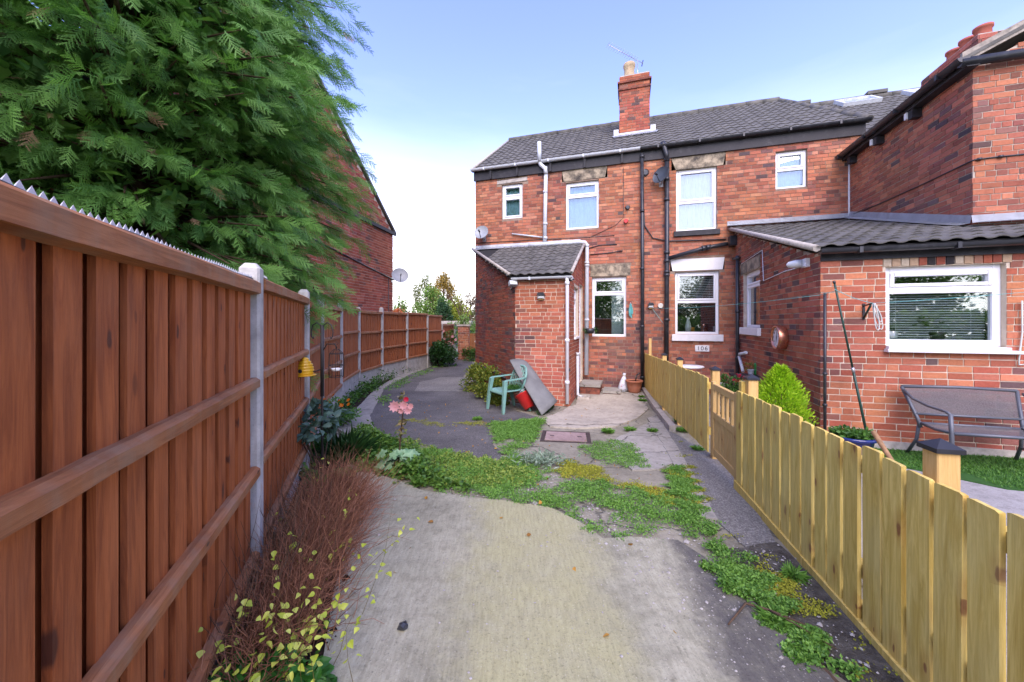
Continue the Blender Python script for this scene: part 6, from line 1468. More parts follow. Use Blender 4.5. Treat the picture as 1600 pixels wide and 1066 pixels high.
cover('weeds', [(905, 700), (960, 690), (990, 700), (1010, 730), (1000, 735), (955, 728), (915, 712)], 5500, .016, .006, .025, WEED, 32, thr=-.4, soft=.7)
cover('weeds', [(1040, 730), (1066, 735), (1095, 800), (1150, 850), (1165, 880), (1130, 895), (1100, 860), (1060, 800)], 10500, .017, .006, .025, WEED, 33, thr=-.15, soft=.8)
cover('weeds', [(590, 690), (640, 690), (700, 712), (790, 722), (830, 735), (830, 760), (760, 765), (680, 765), (620, 752), (590, 740)], 7500, .024, .010, .04, WEED2, 34, thr=-.1, soft=.8)
cover('weeds', [(1100, 880), (1150, 900), (1180, 930), (1160, 945), (1120, 910)], 3500, .018, .007, .05, WEED, 35, thr=-.2)
cover('weeds', [(1175, 950), (1215, 950), (1240, 985), (1290, 1020), (1310, 1055), (1270, 1050), (1215, 1000)], 4000, .02, .008, .04, WEED, 36, thr=-.15, soft=.8)
cover('weeds', [(765, 664), (850, 656), (842, 668), (835, 690), (800, 690), (775, 690)], 9000, .02, .007, .045, WEED, 37, thr=-.6, soft=.8)
cover('weeds', [(1110, 850), (1165, 870), (1230, 950), (1200, 960), (1140, 915)], 3200, .017, .006, .03, WEED, 49, thr=.0, soft=.9)
cover('moss', [(880, 720), (960, 740), (1040, 770), (1090, 800), (1060, 800), (1000, 770), (930, 755), (870, 742)], 9000, .011, .006, .006, MOSS, 38, thr=.15, up=.1)
cover('moss', [(1060, 690), (1075, 730), (1100, 790), (1200, 880), (1150, 890), (1090, 830), (1045, 740)], 7000, .011, .006, .006, MOSS, 39, thr=.4, up=.1)
cover('moss', [(620, 655), (700, 662), (765, 660), (765, 667), (700, 668), (620, 662)], 1800, .012, .006, .01, MOSS, 40, thr=-.1, up=.1)
cover('moss', [(1180, 880), (1300, 960), (1380, 1060), (1290, 1040), (1200, 960)], 2400, .011, .006, .006, MOSS, 46, thr=.5, up=.1)
TUFT = ['bright weed tuft on the pale paving halfway along the far pine fence', 'pale weed tuft just behind the bright one by the far pine fence', 'weed tuft between the grey paving and the concrete strip', 'large weed tuft on the concrete strip beside the far pine fence', 'weed tuft at the foot of the gate beside the concrete strip', 'broad weed tuft to the right of the manhole cover', 'weed tuft at the back edge of the grey paving', 'weed tuft on the moss line across the dark tarmac', 'tiny weed tuft in front of the white sack', 'little weed tuft in the mossy grit along the near pine fence', 'weed tuft on the left edge of the dark tarmac by the bed', 'weed tuft beside the bare stick on the concrete edge', 'small weed tuft tight against the kerb of the far pine fence']
for k, (px, py, n, w) in enumerate(((1004, 628, 260, .13), (1002, 622, 120, .1), (1020, 676, 160, .10), (1068, 675, 300, .15), (1090, 705, 120, .09), (950, 677, 300, .13), (985, 674, 160, .12), (746, 657, 160, .12), (985, 600, 60, .06), (1240, 905, 120, .08), (640, 580, 200, .15), (1210, 975, 200, .09), (1060, 660, 100, .1))):
    lab = TUFT[k]
    c = gpt(px, py); r = np.random.default_rng(300 + k); a = r.uniform(0, 6.28, n); q = r.uniform(0, 1, n) * w
    P = np.c_[c.x + q * np.cos(a) * .5, c.y + q * np.sin(a) * .5, np.full(n, c.z + .012) + r.uniform(0, .02, n)]; T = thing('weed_tuft', c, lab, 'weeds', 'weed tufts in the paving cracks')
    foliage('leaves', P, np.c_[np.cos(a), np.sin(a), r.uniform(.2, 1.4, n)], .055, .007, WEED, T, seed=k, curl=.3)
# edge planting along the slab and the left bed
edge = [(545, 690), (575, 670), (600, 690), (650, 715), (690, 740), (740, 770), (660, 765), (600, 745), (560, 735)]
cover('ground_cover', edge, 7000, .042, .017, .13, leaf_mat('edging_leaf', (.035, .11, .015), (.13, .25, .035)), 41, thr=-.5, up=.7)
cover('ground_cover', [(560, 600), (600, 586), (665, 562), (712, 553), (716, 558), (680, 570), (620, 590), (585, 612), (545, 640), (520, 640)], 11000, .055, .022, .28, G_MID, 42, thr=-.9, up=.6)
cover('ground_cover', [(590, 628), (602, 606), (640, 588), (690, 570), (700, 572), (650, 592), (615, 612), (603, 640)], 900, .04, .014, .05, WEED, 43, thr=.2)
cover('ground_cover', [(430, 700), (500, 690), (540, 735), (540, 780), (470, 760), (430, 740)], 3200, .05, .02, .16, G_MID, 44, thr=-.2)
cover('ground_cover', [(330, 1066), (400, 1000), (470, 1000), (520, 1066), (470, 1200), (340, 1200)], 900, .05, .024, .10, leaf_mat('nasturtium_leaf', (.02, .10, .015), (.06, .22, .03)), 45, thr=-.4)
LITM = leaf_mat('fallen_leaf', (.22, .10, .02), (.55, .30, .06), .7)
cover('fallen_leaves', [(440, 760), (560, 740), (1000, 820), (1250, 1060), (600, 1066), (380, 1066)], 16, .035, .014, .004, LITM, 47, thr=-9, up=.05, off=.034)
cover('fallen_leaves', [(600, 620), (800, 640), (1000, 640), (1000, 700), (1050, 800), (800, 760), (580, 720)], 160, .03, .012, .004, LITM, 48, thr=-9, up=.05, off=.026)
STONEM = plain('pale_chippings', (.33, .32, .30), .85, .2, var=.35, scale=60)
def pebbles(pts, n, size, seed, off=.03, mat=STONEM, thr=-9):
    X, Y = scatter(pts, n, seed, thr); r = np.random.default_rng(seed); b = np.array([(1, 0, 0), (-1, 0, 0), (0, 1, 0), (0, -1, 0), (0, 0, .7), (0, 0, -.5)]); f = np.array([(0, 2, 4), (2, 1, 4), (1, 3, 4), (3, 0, 4), (2, 0, 5), (1, 2, 5), (3, 1, 5), (0, 3, 5)])
    m = len(X); s_ = size * r.lognormal(0, .5, m); V = (b[None] * r.uniform(.7, 1.3, (m, 6, 3)) * s_[:, None, None]) + np.c_[X, Y, gv(Y) + off][:, None]
    o = npmesh('pebbles', V.reshape(-1, 3), (f[None] + (np.arange(m) * 6)[:, None, None]).reshape(-1, 3), mat); o['kind'] = 'stuff'
pebbles([(900, 850), (1000, 850), (1100, 880), (1280, 1066), (1150, 1066), (1000, 930)], 260, .004, 51)
pebbles([(1110, 840), (1220, 860), (1400, 1060), (1300, 1060), (1180, 940)], 260, .0045, 52, .018)
pebbles([(700, 735), (830, 735), (1050, 800), (1100, 850), (980, 840), (850, 795), (700, 775)], 900, .006, 53, .006)
pebbles([(560, 780), (700, 780), (950, 850), (1200, 1060), (520, 1060)], 260, .0035, 54)
pebbles([(300, 1066), (420, 880), (520, 700), (540, 760), (500, 1066)], 900, .009, 55, .024, SOIL)
# the little tarry lump and the stray stick on the slab
c = gpt(630, 992); T = thing('tar_lump', c, 'small lump of black tar lying on the concrete', 'lump'); r = np.random.default_rng(2); m = MB(); m.lathe([(.008, 0), (.022, .008), (.02, .022), (.006, .03)], c + Vector((0, 0, .028)), 9, smooth=False); m.v = [(x + r.normal() * .004, y + r.normal() * .004, z) for x, y, z in m.v]; m.build('lump', BLACKP, T)
p = [gpt(*q) + Vector((0, 0, .05)) for q in ((1138, 992), (1165, 958), (1200, 968), (1252, 990), (1300, 1012))]; T = thing('stick', p[1], 'bare forked stick lying on the edge of the concrete by the weeds', 'stick'); MB().tube(p, [.004, .006, .006, .005, .003], 6).build('branch', BARK, T); MB().tube([p[2], p[2] + Vector((.05, -.09, .01)), p[2] + Vector((.16, -.22, -.01))], [.005, .004, .002], 5).build('twig', BARK, T)
p = [gpt(*q) + Vector((0, 0, .025)) for q in ((1215, 980), (1300, 1068))]; T = thing('timber_edging', p[0], 'thin rotten timber edging strip along the right side of the concrete', 'edging'); m = MB(); d = (p[1] - p[0]).normalized(); n_ = Vector((-d.y, d.x, 0)) * .012; q1 = p[1] + d * .5; m.hexa([p[0] - n_ - Vector((0, 0, .05)), q1 - n_ - Vector((0, 0, .05)), q1 + n_ - Vector((0, 0, .05)), p[0] + n_ - Vector((0, 0, .05)), p[0] - n_, q1 - n_, q1 + n_, p[0] + n_]); m.build('plank', BARK, T)
# artificial lawn blades
r = np.random.default_rng(61); n = 26000; s_ = r.uniform(.40, 3.2, n); d_ = r.uniform(.02, 1.24, n); k = ~((s_ < .9) & (d_ > .85)); s_, d_ = s_[k], d_[k]
P = np.array(EFR.p)[None] + s_[:, None] * np.array(EFR.a)[None] + d_[:, None] * np.array(EFR.n)[None]; P[:, 2] = gv(P[:, 1]) + .012
foliage('artificial_grass', P, rdir(r, len(P), .9), .032, .0028, leaf_mat('lawn_blade', (.03, .12, .012), (.11, .25, .035), trans=.15), None, seed=61, kind='stuff')
# the cut back shrub of dead brown twigs with yellowing climber in front
DEADM = leaf_mat('dead_twig', (.11, .042, .022), (.33, .155, .085), .9, .0)
def twigs(name, starts, dirs, Ls, r0, mat, parent, seed=0, bend=.25, seg=4, kind='stuff'):
    r = np.random.default_rng(seed); N = len(starts); P = np.array(starts, float); D = np.array(dirs, float); D /= np.linalg.norm(D, axis=1, keepdims=True)
    ring = []; L = np.broadcast_to(Ls, (N,)) * r.uniform(.6, 1.2, N); rad = np.broadcast_to(r0, (N,))
    for k in range(seg + 1):
        S = np.cross(D, [0, 0, 1.] + r.normal(0, .01, (N, 3))); S /= np.linalg.norm(S, axis=1, keepdims=True) + 1e-9; U = np.cross(S, D); w = rad * (1 - .75 * k / seg)
        ring.append(np.stack([P + (S * math.cos(a) + U * math.sin(a)) * w[:, None] for a in (0, 2.09, 4.19)], 1))
        P = P + D * (L / seg)[:, None]; D = D + r.normal(0, bend, (N, 3)); D /= np.linalg.norm(D, axis=1, keepdims=True)
    V = np.stack(ring, 1).reshape(-1, 3); b = (np.arange(N) * 3 * (seg + 1))[:, None, None]; f = []
    for k in range(seg):
        for j in range(3): f.append((k * 3 + j, k * 3 + (j + 1) % 3, k * 3 + 3 + (j + 1) % 3, k * 3 + 3 + j))
    F = (np.array(f)[None] + b).reshape(-1, 4); o = npmesh(name, V, F, mat, parent, np.repeat(r.uniform(0, 1, N), 3 * (seg + 1)))
    if kind: o['kind'] = kind
    return o
T = thing('dead_shrub', (-1.12, 2.4, .12), 'dense cut back shrub of dead reddish brown twigs in the bed by the near fence', 'shrub')
r = np.random.default_rng(71); n = 4200; t_ = r.uniform(0, 1, n); x0 = -1.05 - .33 * t_ + r.normal(0, .10, n) ; y0 = 1.55 + 1.45 * t_ + r.normal(0, .12, n)
D = np.c_[r.normal(.22, .5, n), r.normal(-.05, .5, n), r.uniform(.25, 1.1, n)]
twigs('twigs', np.c_[x0, y0, gv(y0) + r.uniform(0, .18, n)], D,   .33, .0022, DEADM, T, 71, .22)
n = 300; t_ = r.uniform(0, 1, n); x0 = -1.15 - .33 * t_ + r.normal(0, .10, n); y0 = 1.5 + 1.5 * t_
twigs('stalks', np.c_[x0, y0, gv(y0)], np.c_[r.normal(.05, .3, n), r.normal(0, .3, n), np.ones(n)], .5, .003, BARK, T, 72, .12)
T = thing('climber', (-.95, 1.6, .12), 'climber with heart shaped yellow green leaves over the dead twigs by the near fence', 'climber')
r = np.random.default_rng(73); n = 46; y0 = np.r_[r.uniform(1.25, 1.75, 30), r.uniform(1.7, 2.9, 16)]; x0 = -.35 * y0 - .42 + r.normal(.02, .13, n)
starts = np.c_[x0, y0, gv(y0) + .02]; dirs = np.c_[r.normal(.1, .4, n), r.normal(-.1, .4, n), r.uniform(.6, 1.2, n)]; Ls = r.uniform(.25, .50, n)
twigs('stems', starts, dirs, Ls, .0018, leaf_mat('climber_stem', (.12, .10, .03), (.22, .14, .05)), T, 74, .15)
PP, DD = [], []
for i in range(n):
    d = dirs[i] / np.linalg.norm(dirs[i])
    for k in range(9): q = .2 + .8 * k / 8; PP.append(starts[i] + d * Ls[i] * q + r.normal(0, .018, 3)); DD.append(r.normal(0, 1, 3) * [1, 1, .5] + [0.3, -.2, -.1])
foliage('leaves', PP, DD, .029, .0120, G_YEL, T, seed=75, curl=.25, full=True)
# foliage clumps of the left bed
c = gpt(455, 735); bush('leafy_plant', (c.x, c.y, c.z + .16), (.22, .24, .14), 16, 420, .075, .026, G_MID, 'fresh green leafy plant at the foot of the second concrete post', 'plant', seed=81, stems=5)
c = gpt(500, 745); bush('rose_bush', (c.x + .02, c.y, .62), (.27, .25, .17), 12, 190, .095, .030, G_BLUE, 'blue green leafy bush growing around the bird feeder pole', 'shrub', seed=82, stems=7, up=.0, curl=.25)
c = gpt(545, 720); T = thing('grass_clump', c, 'dark green grassy clump between the feeder pole and the path', 'grass clump'); r = np.random.default_rng(83); n = 420; a = r.uniform(0, 6.28, n)
foliage('blades', np.c_[c.x + r.normal(0, .05, n), c.y + r.normal(0, .06, n), np.full(n, c.z)], np.c_[np.cos(a) * .55, np.sin(a) * .55, r.uniform(.5, 1.2, n)], .36, .0045, G_DARK, T, seed=83, curl=.35)
c = gpt(528, 668); bush('marigold', (c.x, c.y, .20), (.30, .30, .22), 18, 900, .05, .012, leaf_mat('marigold_leaf', (.04, .13, .02), (.12, .27, .045)), 'marigold plant with orange flowers in the bed by the fence', 'flowering plant', seed=84, stems=5)
Tm = [o for o in COL.objects if o.name.startswith('marigold') and o.type == 'EMPTY'][0]
def flower(c, rad, mat, parent, np_=12, face=(0, -.6, .8), name='flower', layers=2, cup=.3):
    f = Vector(face).normalized(); s_ = f.cross(Vector((0, 0, 1))).normalized(); u = s_.cross(f); m = MB(); c = Vector(c)
    for l in range(layers):
        rr = rad * (1 - .35 * l)
        for k in range(np_):
            a = 2 * math.pi * (k + .5 * l) / np_; d = s_ * math.cos(a) + u * math.sin(a); e = s_ * -math.sin(a) + u * math.cos(a); w = rr * 2.4 / np_
            p = [c + d * .1 * rr, c + d * rr * .6 + e * w + f * cup * rr * .6, c + d * rr + f * cup * rr, c + d * rr * .6 - e * w + f * cup * rr * .6]; m.add(p, [(0, 1, 2, 3)])
    m.add([c + (s_ * math.cos(a) + u * math.sin(a)) * rad * .2 + f * .012 for a in [k * 1.047 for k in range(6)]], [(0, 1, 2, 3, 4, 5)])
    return m.build(name, mat, parent)
r = np.random.default_rng(85)
for k in range(11): flower((c.x + r.normal(0.08, .17), c.y - .15 + r.normal(0, .14), .34 + r.uniform(0, .12)), .032, ORNM, Tm, 12, (r.normal(0, .4), -.7, .6))
# hollyhock: big lobed leaves below, one tall stem of pink rosettes
c = gpt(622, 740); T = thing('hollyhock', c, 'tall hollyhock stem with pink and red rosette flowers at the edge of the path', 'flower')
tip = c + Vector((.06, -.02, .80)); MB().tube([c, c + Vector((.02, 0, .3)), c + Vector((.05, -.01, .6)), tip], [.010, .009, .007, .005], 6).build('stem', BARK, T)
for dx, dz, rd, mt in ((-.055, .70, .062, PINKM), (.035, .71, .050, PINKM), (.075, .66, .045, PINKM), (.01, .655, .035, PINKM), (.06, .77, .030, REDP), (.105, .70, .035, PINKM)): flower(c + Vector((.04 + dx, -.06, dz)), rd, mt, T, 9, (random.gauss(0, .25), -1, .15), layers=3, cup=.35)
r = np.random.default_rng(86); n = 46; zz_ = r.uniform(.34, .82, n); foliage('stem_leaves', full=True, curl=.3, P=np.c_[c.x + .05 * zz_ / .7 + r.normal(0, .02, n), c.y + r.normal(0, .02, n), c.z + zz_], D=rdir(r, n, -.1), L=.05, W=.02, mat=leaf_mat('dry_hollyhock_leaf', (.10, .14, .03), (.26, .20, .09)), parent=T, seed=86)
def lobed(c, rad, nrm, mat, parent, name='leaf'):
    f = Vector(nrm).normalized(); s_ = f.cross(Vector((.3, 1, 0))).normalized(); u = s_.cross(f); m = MB(); n = 20; P_ = [Vector(c)]
    for k in range(n): a = 2 * math.pi * k / n; rr = rad * (.82 + .18 * math.cos(5 * a)) * (1 if abs(a - math.pi * 1.5) > .3 else .3); P_.append(Vector(c) + (s_ * math.cos(a) + u * math.sin(a)) * rr + f * (.10 * rad * math.cos(10 * a) - .12 * rad))
    m.add(P_, [(0, k + 1, (k + 1) % n + 1) for k in range(n)], True); return m.build(name, mat, parent)
HOLM = NT('hollyhock_leaf'); hv = HOLM.pos(); HOLM.fin(HOLM.mix(HOLM.rng(HOLM.noise(18, 4, hv), .3, .7), (.10, .22, .10), (.24, .38, .20)), .65, .25)
r = np.random.default_rng(87)
for k in range(16): a = r.uniform(0, 6.28); q = r.uniform(.05, .2); lobed((c.x + q * math.cos(a), c.y - .05 + q * math.sin(a) * .7, c.z + r.uniform(.10, .24)), r.uniform(.055, .095), (math.cos(a) * .5, math.sin(a) * .5 - .4, .9), HOLM.m, T)
for px, py, mt, lab in ((846, 728, G_GREY, 'silver leaved plant sprawling among the weeds in the middle of the path'),):
    c = gpt(px, py); T = thing('silver_plant', c, lab, 'plant'); r = np.random.default_rng(88); n = 420; x = r.normal(0, .14, n); y = r.normal(0, .07, n)
    foliage('leaves', np.c_[c.x + x, c.y + y, np.full(n, c.z + .02) + r.uniform(0, .09, n)], rdir(r, n, .6), .07, .008, mt, T, seed=88, curl=.2)
# shrubs along porch and path
for k, (px, py, y, rad) in enumerate(((760, 612, 8.6, (.40, .45, .38)), (741, 596, 9.6, (.35, .5, .36)), (778, 628, 7.9, (.24, .25, .24)))):
    c = at(px, py, y); bush('low_shrub', (c.x, y, g(y) + rad[2] * .75), rad, 26, 1500, .055, .021, G_AUT, ('green and yellow leaved shrub against the oblique porch wall behind the chair', 'smaller green and yellow shrub at the far end of the porch wall', 'low tuft of yellowing shrub directly behind the green chair')[k], 'shrub', 'shrubs along the porch wall', seed=90 + k, stems=4)
c = at(681, 552, 15.0); bush('round_shrub', (c.x, 15.0, .38), (.75, .7, .52), 34, 2600, .10, .035, G_DARK, 'rounded glossy green shrub at the foot of the far fence panels', 'shrub', seed=94, spread=.45)
for k, (px, y) in enumerate(((690, 16.2), (703, 16.6))):
    c = at(px, 530, y); T = bush('rose', (c.x, y, .75), (.30, .25, .55), 12, 350, .07, .026, G_MID, ('pink flowered rose bush left of the brick pillar', 'second pink rose right beside the brick pillar')[k], 'rose', 'roses by the pillar', seed=95 + k)
    r = np.random.default_rng(97 + k)
    for q in range(8): flower((c.x + r.normal(0, .2), y - .2, .9 + r.normal(0, .28)), .07, PINKM, T, 8, (r.normal(0, .3), -1, .2))
bush('pillar_shrub', (-1.7, 17.0, .15), (.8, .4, .35), 22, 900, .09, .03, G_MID, 'low ragged greenery along the path end below the brick pillar', 'shrub', seed=99)

# ------------------------------------------------------------------ bird feeder station
IRON = plain('black_iron', (.025, .023, .022), .6, .4, var=.3); c = gpt(505, 748); c.y = 3.62; c.x = -1.82; c.z = g(3.62)
T = thing('bird_feeder_pole', c, 'black iron feeder pole with two curled hooks standing in the bed', 'feeder pole'); top = Vector((c.x, c.y, 1.56))
MB().tube([c - Vector((0, 0, .05)), c.lerp(top, .5), top], [.011, .011, .010], 8).build('pole', IRON, T); MB().tube([top - Vector((0, 0, .66)), top + Vector((0, 0, .02))], [.017, .016], 8).build('upper_sleeve', IRON, T)
for sg in (-1, 1): MB().tube([top + Vector((sg * x, -.02 * abs(x), z)) for x, z in ((.0, -.05), (.015, .02), (.05, .045), (.09, .02), (.105, -.04), (.10, -.09), (.085, -.11), (.08, -.09))], .006, 6).build('hook', IRON, T)
MB().tube([top + Vector((0, 0, -.40)), top + Vector((-.07, -.01, -.425)), top + Vector((-.16, -.02, -.42))], .006, 6).build('ring_arm', IRON, T)
MB().tube([top + Vector((.0, 0, -.24)), top + Vector((.05, -.01, -.16)), top + Vector((.13, -.02, -.16)), top + Vector((.15, -.02, -.20))], .006, 6).build('wire_arm', IRON, T)
HV = plain('yellow_glazed_hive', (.72, .40, .015), .3, .5, var=.12); h = top + Vector((-.155, -.02, -.46)); T = thing('bird_feeder', h, 'yellow ribbed beehive shaped bird feeder on the iron pole', 'bird feeder')
prof = []
for k in range(6):
    rr = (.078, .080, .076, .068, .054, .034)[k]; prof += [(rr * .93, .012 + k * .026), (rr, .018 + k * .026), (rr, .030 + k * .026)]
MB().lathe([(.06, 0)] + prof + [(.012, .172), (.001, .174)], h, 22).build('hive', HV, T); MB().lathe([(.001, -.004), (.095, -.002), (.10, .006), (.09, .010), (.001, .010)], h, 22).build('tray', HV, T); MB().lathe([(.018, 0), (.018, .004)], h + Vector((.0, -.078, .05)), 10, Matrix.Rotation(math.pi / 2, 4, 'X')).build('opening', BLACKP, T)
w = top + Vector((.15, -.03, -.20)); T = thing('wire_feeder', w, 'wire cage bird feeder with a small white dish', 'bird feeder')
m = MB()
for k in range(10): a = k * .628; m.tube([w + Vector((.02 * math.cos(a), .02 * math.sin(a), -.005)), w + Vector((.062 * math.cos(a), .062 * math.sin(a), -.05)), w + Vector((.068 * math.cos(a), .068 * math.sin(a), -.16)), w + Vector((.064 * math.cos(a), .064 * math.sin(a), -.27))], .0022, 4)
for z, q in ((-.05, .062), (-.16, .068), (-.27, .064)): m.tube([w + Vector((q * math.cos(a), q * math.sin(a), z)) for a in [i * .449 for i in range(15)]], .003, 4)
o = m.build('cage', IRON, T); o['kind'] = 'stuff'; MB().lathe([(.001, -.215), (.04, -.213), (.048, -.19), (.044, -.19), (.036, -.205)], w, 18).build('dish', PAINTW, T); m = MB(); m.tube([w + Vector((0, 0, .03)), w + Vector((.02, 0, .05)), w + Vector((0, 0, .065)), w + Vector((-.01, 0, .03)), w - Vector((0, 0, .01))], .003, 5); m.build('hanger', IRON, T)

# ------------------------------------------------------------------ end of the path
T = thing('brick_pillar', (-2.2, 17.2, g(17)), 'square red brick pillar with a stone cap at the end of the path', 'pillar'); bpil = Pieces('brick', BV, MB_I, MB_S); pp = Plane((-2.48, 17.3), (1, .02)); w_ = .50
for P0, a in ((pp.pt(0, 0), pp.a), (pp.pt(w_, 0), -pp.n), (pp.pt(w_, 0, -w_), -pp.a), (pp.pt(0, 0, -w_), pp.n)): wall(T, 'wall', Plane(P0, a), w_, GZ, 1.46, [], MORT_W, bpil, PAL_OLD, lambda s_, z: .05, 'mixed', s_in=(.004, .004), thick=.2)
bpil.emit(T); m = MB(); m.pbox(pp, -.05, w_ + .05, 1.46, 1.54, -w_ - .05, .05); m.build('cap', CEM, T)
T = thing('gate', (-1.65, 17.4, g(17)), 'dark brown boarded gate between the brick pillar and the house corner', 'gate')
for k in range(6): MB().box(-1.96 + k * .105, -1.86 + k * .105, 17.42, 17.44, g(17) + .05, 1.12, None).build('board', FENCER, T)
for z in (.25, .95): MB().box(-1.96, -1.33, 17.441, 17.47, z, z + .09).build('rail', FENCER, T)
MB().box(-1.72, -1.55, 17.412, 17.419, .72, .78).build('number_plate', PAINTW, T)
T = thing('gate_post', (-1.28, 17.2, g(17)), 'white painted post beside the brown boarded gate', 'post'); MB().box(-1.33, -1.21, 17.2, 17.32, g(17) - .05, 1.25).build('shaft', PAINTW, T); MB().box(-1.35, -1.19, 17.18, 17.34, 1.251, 1.29).build('cap', PAINTW, T)
# sheds and roofs over the far fence
T = thing('shed', (-6.2, 24, g(24)), 'dark green pitched shed roof showing over the far fence', 'shed'); M = Matrix.Translation((-5.0, 25, 0))
MB().box(-1.1, .1, -.8, .8, g(24), 1.45, M).build('wall', BARK, T); m = MB(); m.hexa([M @ Vector(q) for q in ((-1.2, -.9, 1.42), (.2, -.9, 1.42), (.2, .9, 1.42), (-1.2, .9, 1.42), (-.5, -.9, 1.95), (-.5, -.9, 1.951), (-.5, .9, 1.951), (-.5, .9, 1.95))]); m.build('roof', plain('green_felt', (.05, .10, .08), .8), T)
T = thing('outbuilding', (-4.1, 26, g(26)), 'flat roofed dark blue outbuilding with a pale fascia behind the brick pillar', 'outbuilding'); MB().box(-4.9, -2.9, 26, 28.5, g(26), 1.55).build('wall', plain('slate_blue_boards', (.045, .06, .085), .7), T); MB().box(-5.0, -2.8, 25.9, 28.6, 1.55, 1.75).build('roof_fascia', CEM, T)

# ------------------------------------------------------------------ trees behind
def tree(name, base, h, crown, nc, n, L, mat, label, seed, spread=.3, trunk=.16, kindc='tree', lift=.5, elong=.45):
    r = np.random.default_rng(seed); b = Vector((base[0], base[1], g(base[1]))); T = thing(name, b, label, kindc)
    cz = b.z + h - crown[2]; P, D = clumps(r, (b.x, b.y, cz), crown, nc, n, spread)
    foliage('crown', P, rdir(r, n, -.2), L, L * elong, mat, T, seed=seed, curl=.2)
    m = MB(); top = Vector((b.x + r.normal() * .1, b.y, cz + crown[2] * .5)); m.tube([b - Vector((0, 0, .1)), b.lerp(top, .4) + Vector((r.normal() * .1, 0, 0)), top], [trunk, trunk * .7, trunk * .2], 8)
    for k in range(9):
        q = Vector(P[k * 11 % n]); s0 = b.lerp(top, r.uniform(.35, .9)); m.tube([s0, s0.lerp(q, .5) + Vector((0, 0, .15)), q], [trunk * .35, trunk * .2, trunk * .06], 5)
    m.build('trunk', BARK, T); return T
L_BIR = leaf_mat('birch_leaf_golden', (.20, .13, .02), (.40, .28, .06)); L_BIG = leaf_mat('birch_leaf_green', (.09, .12, .03), (.22, .24, .08)); L_SH = leaf_mat('pale_shrub_leaf', (.08, .17, .03), (.24, .36, .08)); L_CON = leaf_mat('far_conifer', (.015, .05, .018), (.05, .12, .04)); L_RED = leaf_mat('red_autumn_leaf', (.32, .05, .02), (.5, .16, .05)); L_BRN = leaf_mat('brown_autumn_leaf', (.10, .07, .04), (.22, .15, .08)); L_YG = leaf_mat('yellowgreen_leaf', (.16, .22, .02), (.38, .42, .05))
tree('birch_tree', (-8.0, 44), 8.0, (1.7, 1.7, 3.0), 34, 5200, .17, L_BIR, 'tall golden leaved birch standing beyond the far fence', 101, .28)
tree('birch_tree', (-10.3, 45), 7.9, (1.8, 1.7, 2.9), 26, 3400, .16, L_BIG, 'thin greenish birch just left of the golden one', 102, .27)
tree('leafy_tree', (-6.9, 33), 4.7, (1.6, 1.4, 1.8), 30, 5000, .16, L_SH, 'pale green leafy tree below the birches', 103, .38)
tree('conifer_tree', (-5.5, 30), 3.6, (.85, .9, 1.7), 22, 3600, .14, L_CON, 'small dark conifer in front of the pale leafy tree', 104, .4)
tree('leafy_tree', (-4.6, 32), 3.9, (1.15, 1.0, 1.7), 24, 3600, .14, L_YG, 'bright yellow green tree right of the dark conifer', 105, .38)
tree('brown_tree', (-5.0, 46), 5.9, (1.6, 1.3, 2.6), 24, 2600, .15, L_BRN, 'thinning brown tree behind the yellow green one', 106, .3)
tree('red_shrub', (-8.2, 27), 2.9, (1.0, .8, .8), 16, 1800, .12, L_RED, 'red autumn shrub showing above the fence beside the gable wall', 107, .4)
tree('leafy_tree', (-8.6, 29), 3.9, (.55, .6, 1.6), 12, 800, .13, L_SH, 'wispy green tree close to the corner of the gable house', 108, .3)
tree('garden_shrub', (-2.9, 22), 2.1, (.9, .6, .9), 20, 2000, .09, L_SH, 'loose green shrubs behind the brown boarded gate', 109, .35, .05, 'shrub')
tree('garden_shrub', (-2.0, 27), 2.5, (1.2, .8, 1.1), 20, 2200, .10, L_SH, 'greenery beyond the white gate post', 110, .35, .05, 'shrub')
bT = Vector((-3.6, 27, g(27))); T = thing('bare_tree', bT, 'bare leafless tree with thin branches beside the house corner', 'tree'); r = np.random.default_rng(111); m = MB()
def branch(p, d, l, rad, lev):
    q = p + d * l; mid = p.lerp(q, .5) + Vector((r.normal() * .06, r.normal() * .06, 0)) * l; m.tube([p, mid, q], [rad, rad * .75, rad * .5], 5 if lev < 2 else 3)
    if lev < 4:
        for k in range(3 if lev < 3 else 2):
            nd = (d + Vector((r.normal() * .42, r.normal() * .42, r.uniform(.0, .45)))).normalized(); branch(p.lerp(q, r.uniform(.55, 1.)), nd, l * r.uniform(.6, .85), rad * .55, lev + 1)
branch(bT, Vector((.06, 0, 1)), 1.9, .10, 0); m.build('branches', BARK, T); n = 220; bl = [Vector(v) for v in m.v[-1500:]]
foliage('remaining_leaves', [tuple(bl[int(k)]) for k in r.integers(0, len(bl), n)], rdir(r, n, -.3), .08, .03, L_BRN, T, seed=112)
X = np.linspace(-60, 60, 900); rr_ = np.random.default_rng(113); n = 26000; x = rr_.uniform(-70, 40, n); hgt = 3.2 + 1.3 * np.sin(x * .5) + .7 * np.sin(x * 1.7 + 1); y = 75 + rr_.normal(0, 2, n)
P = np.c_[x, y, gv(y) + hgt * rr_.uniform(0, 1, n) ** .7]; o = foliage('distant_wood', P, rdir(rr_, n, 0), .5, .2, leaf_mat('distant_foliage', (.05, .09, .035), (.16, .18, .07)), None, seed=113); o['kind'] = 'stuff'

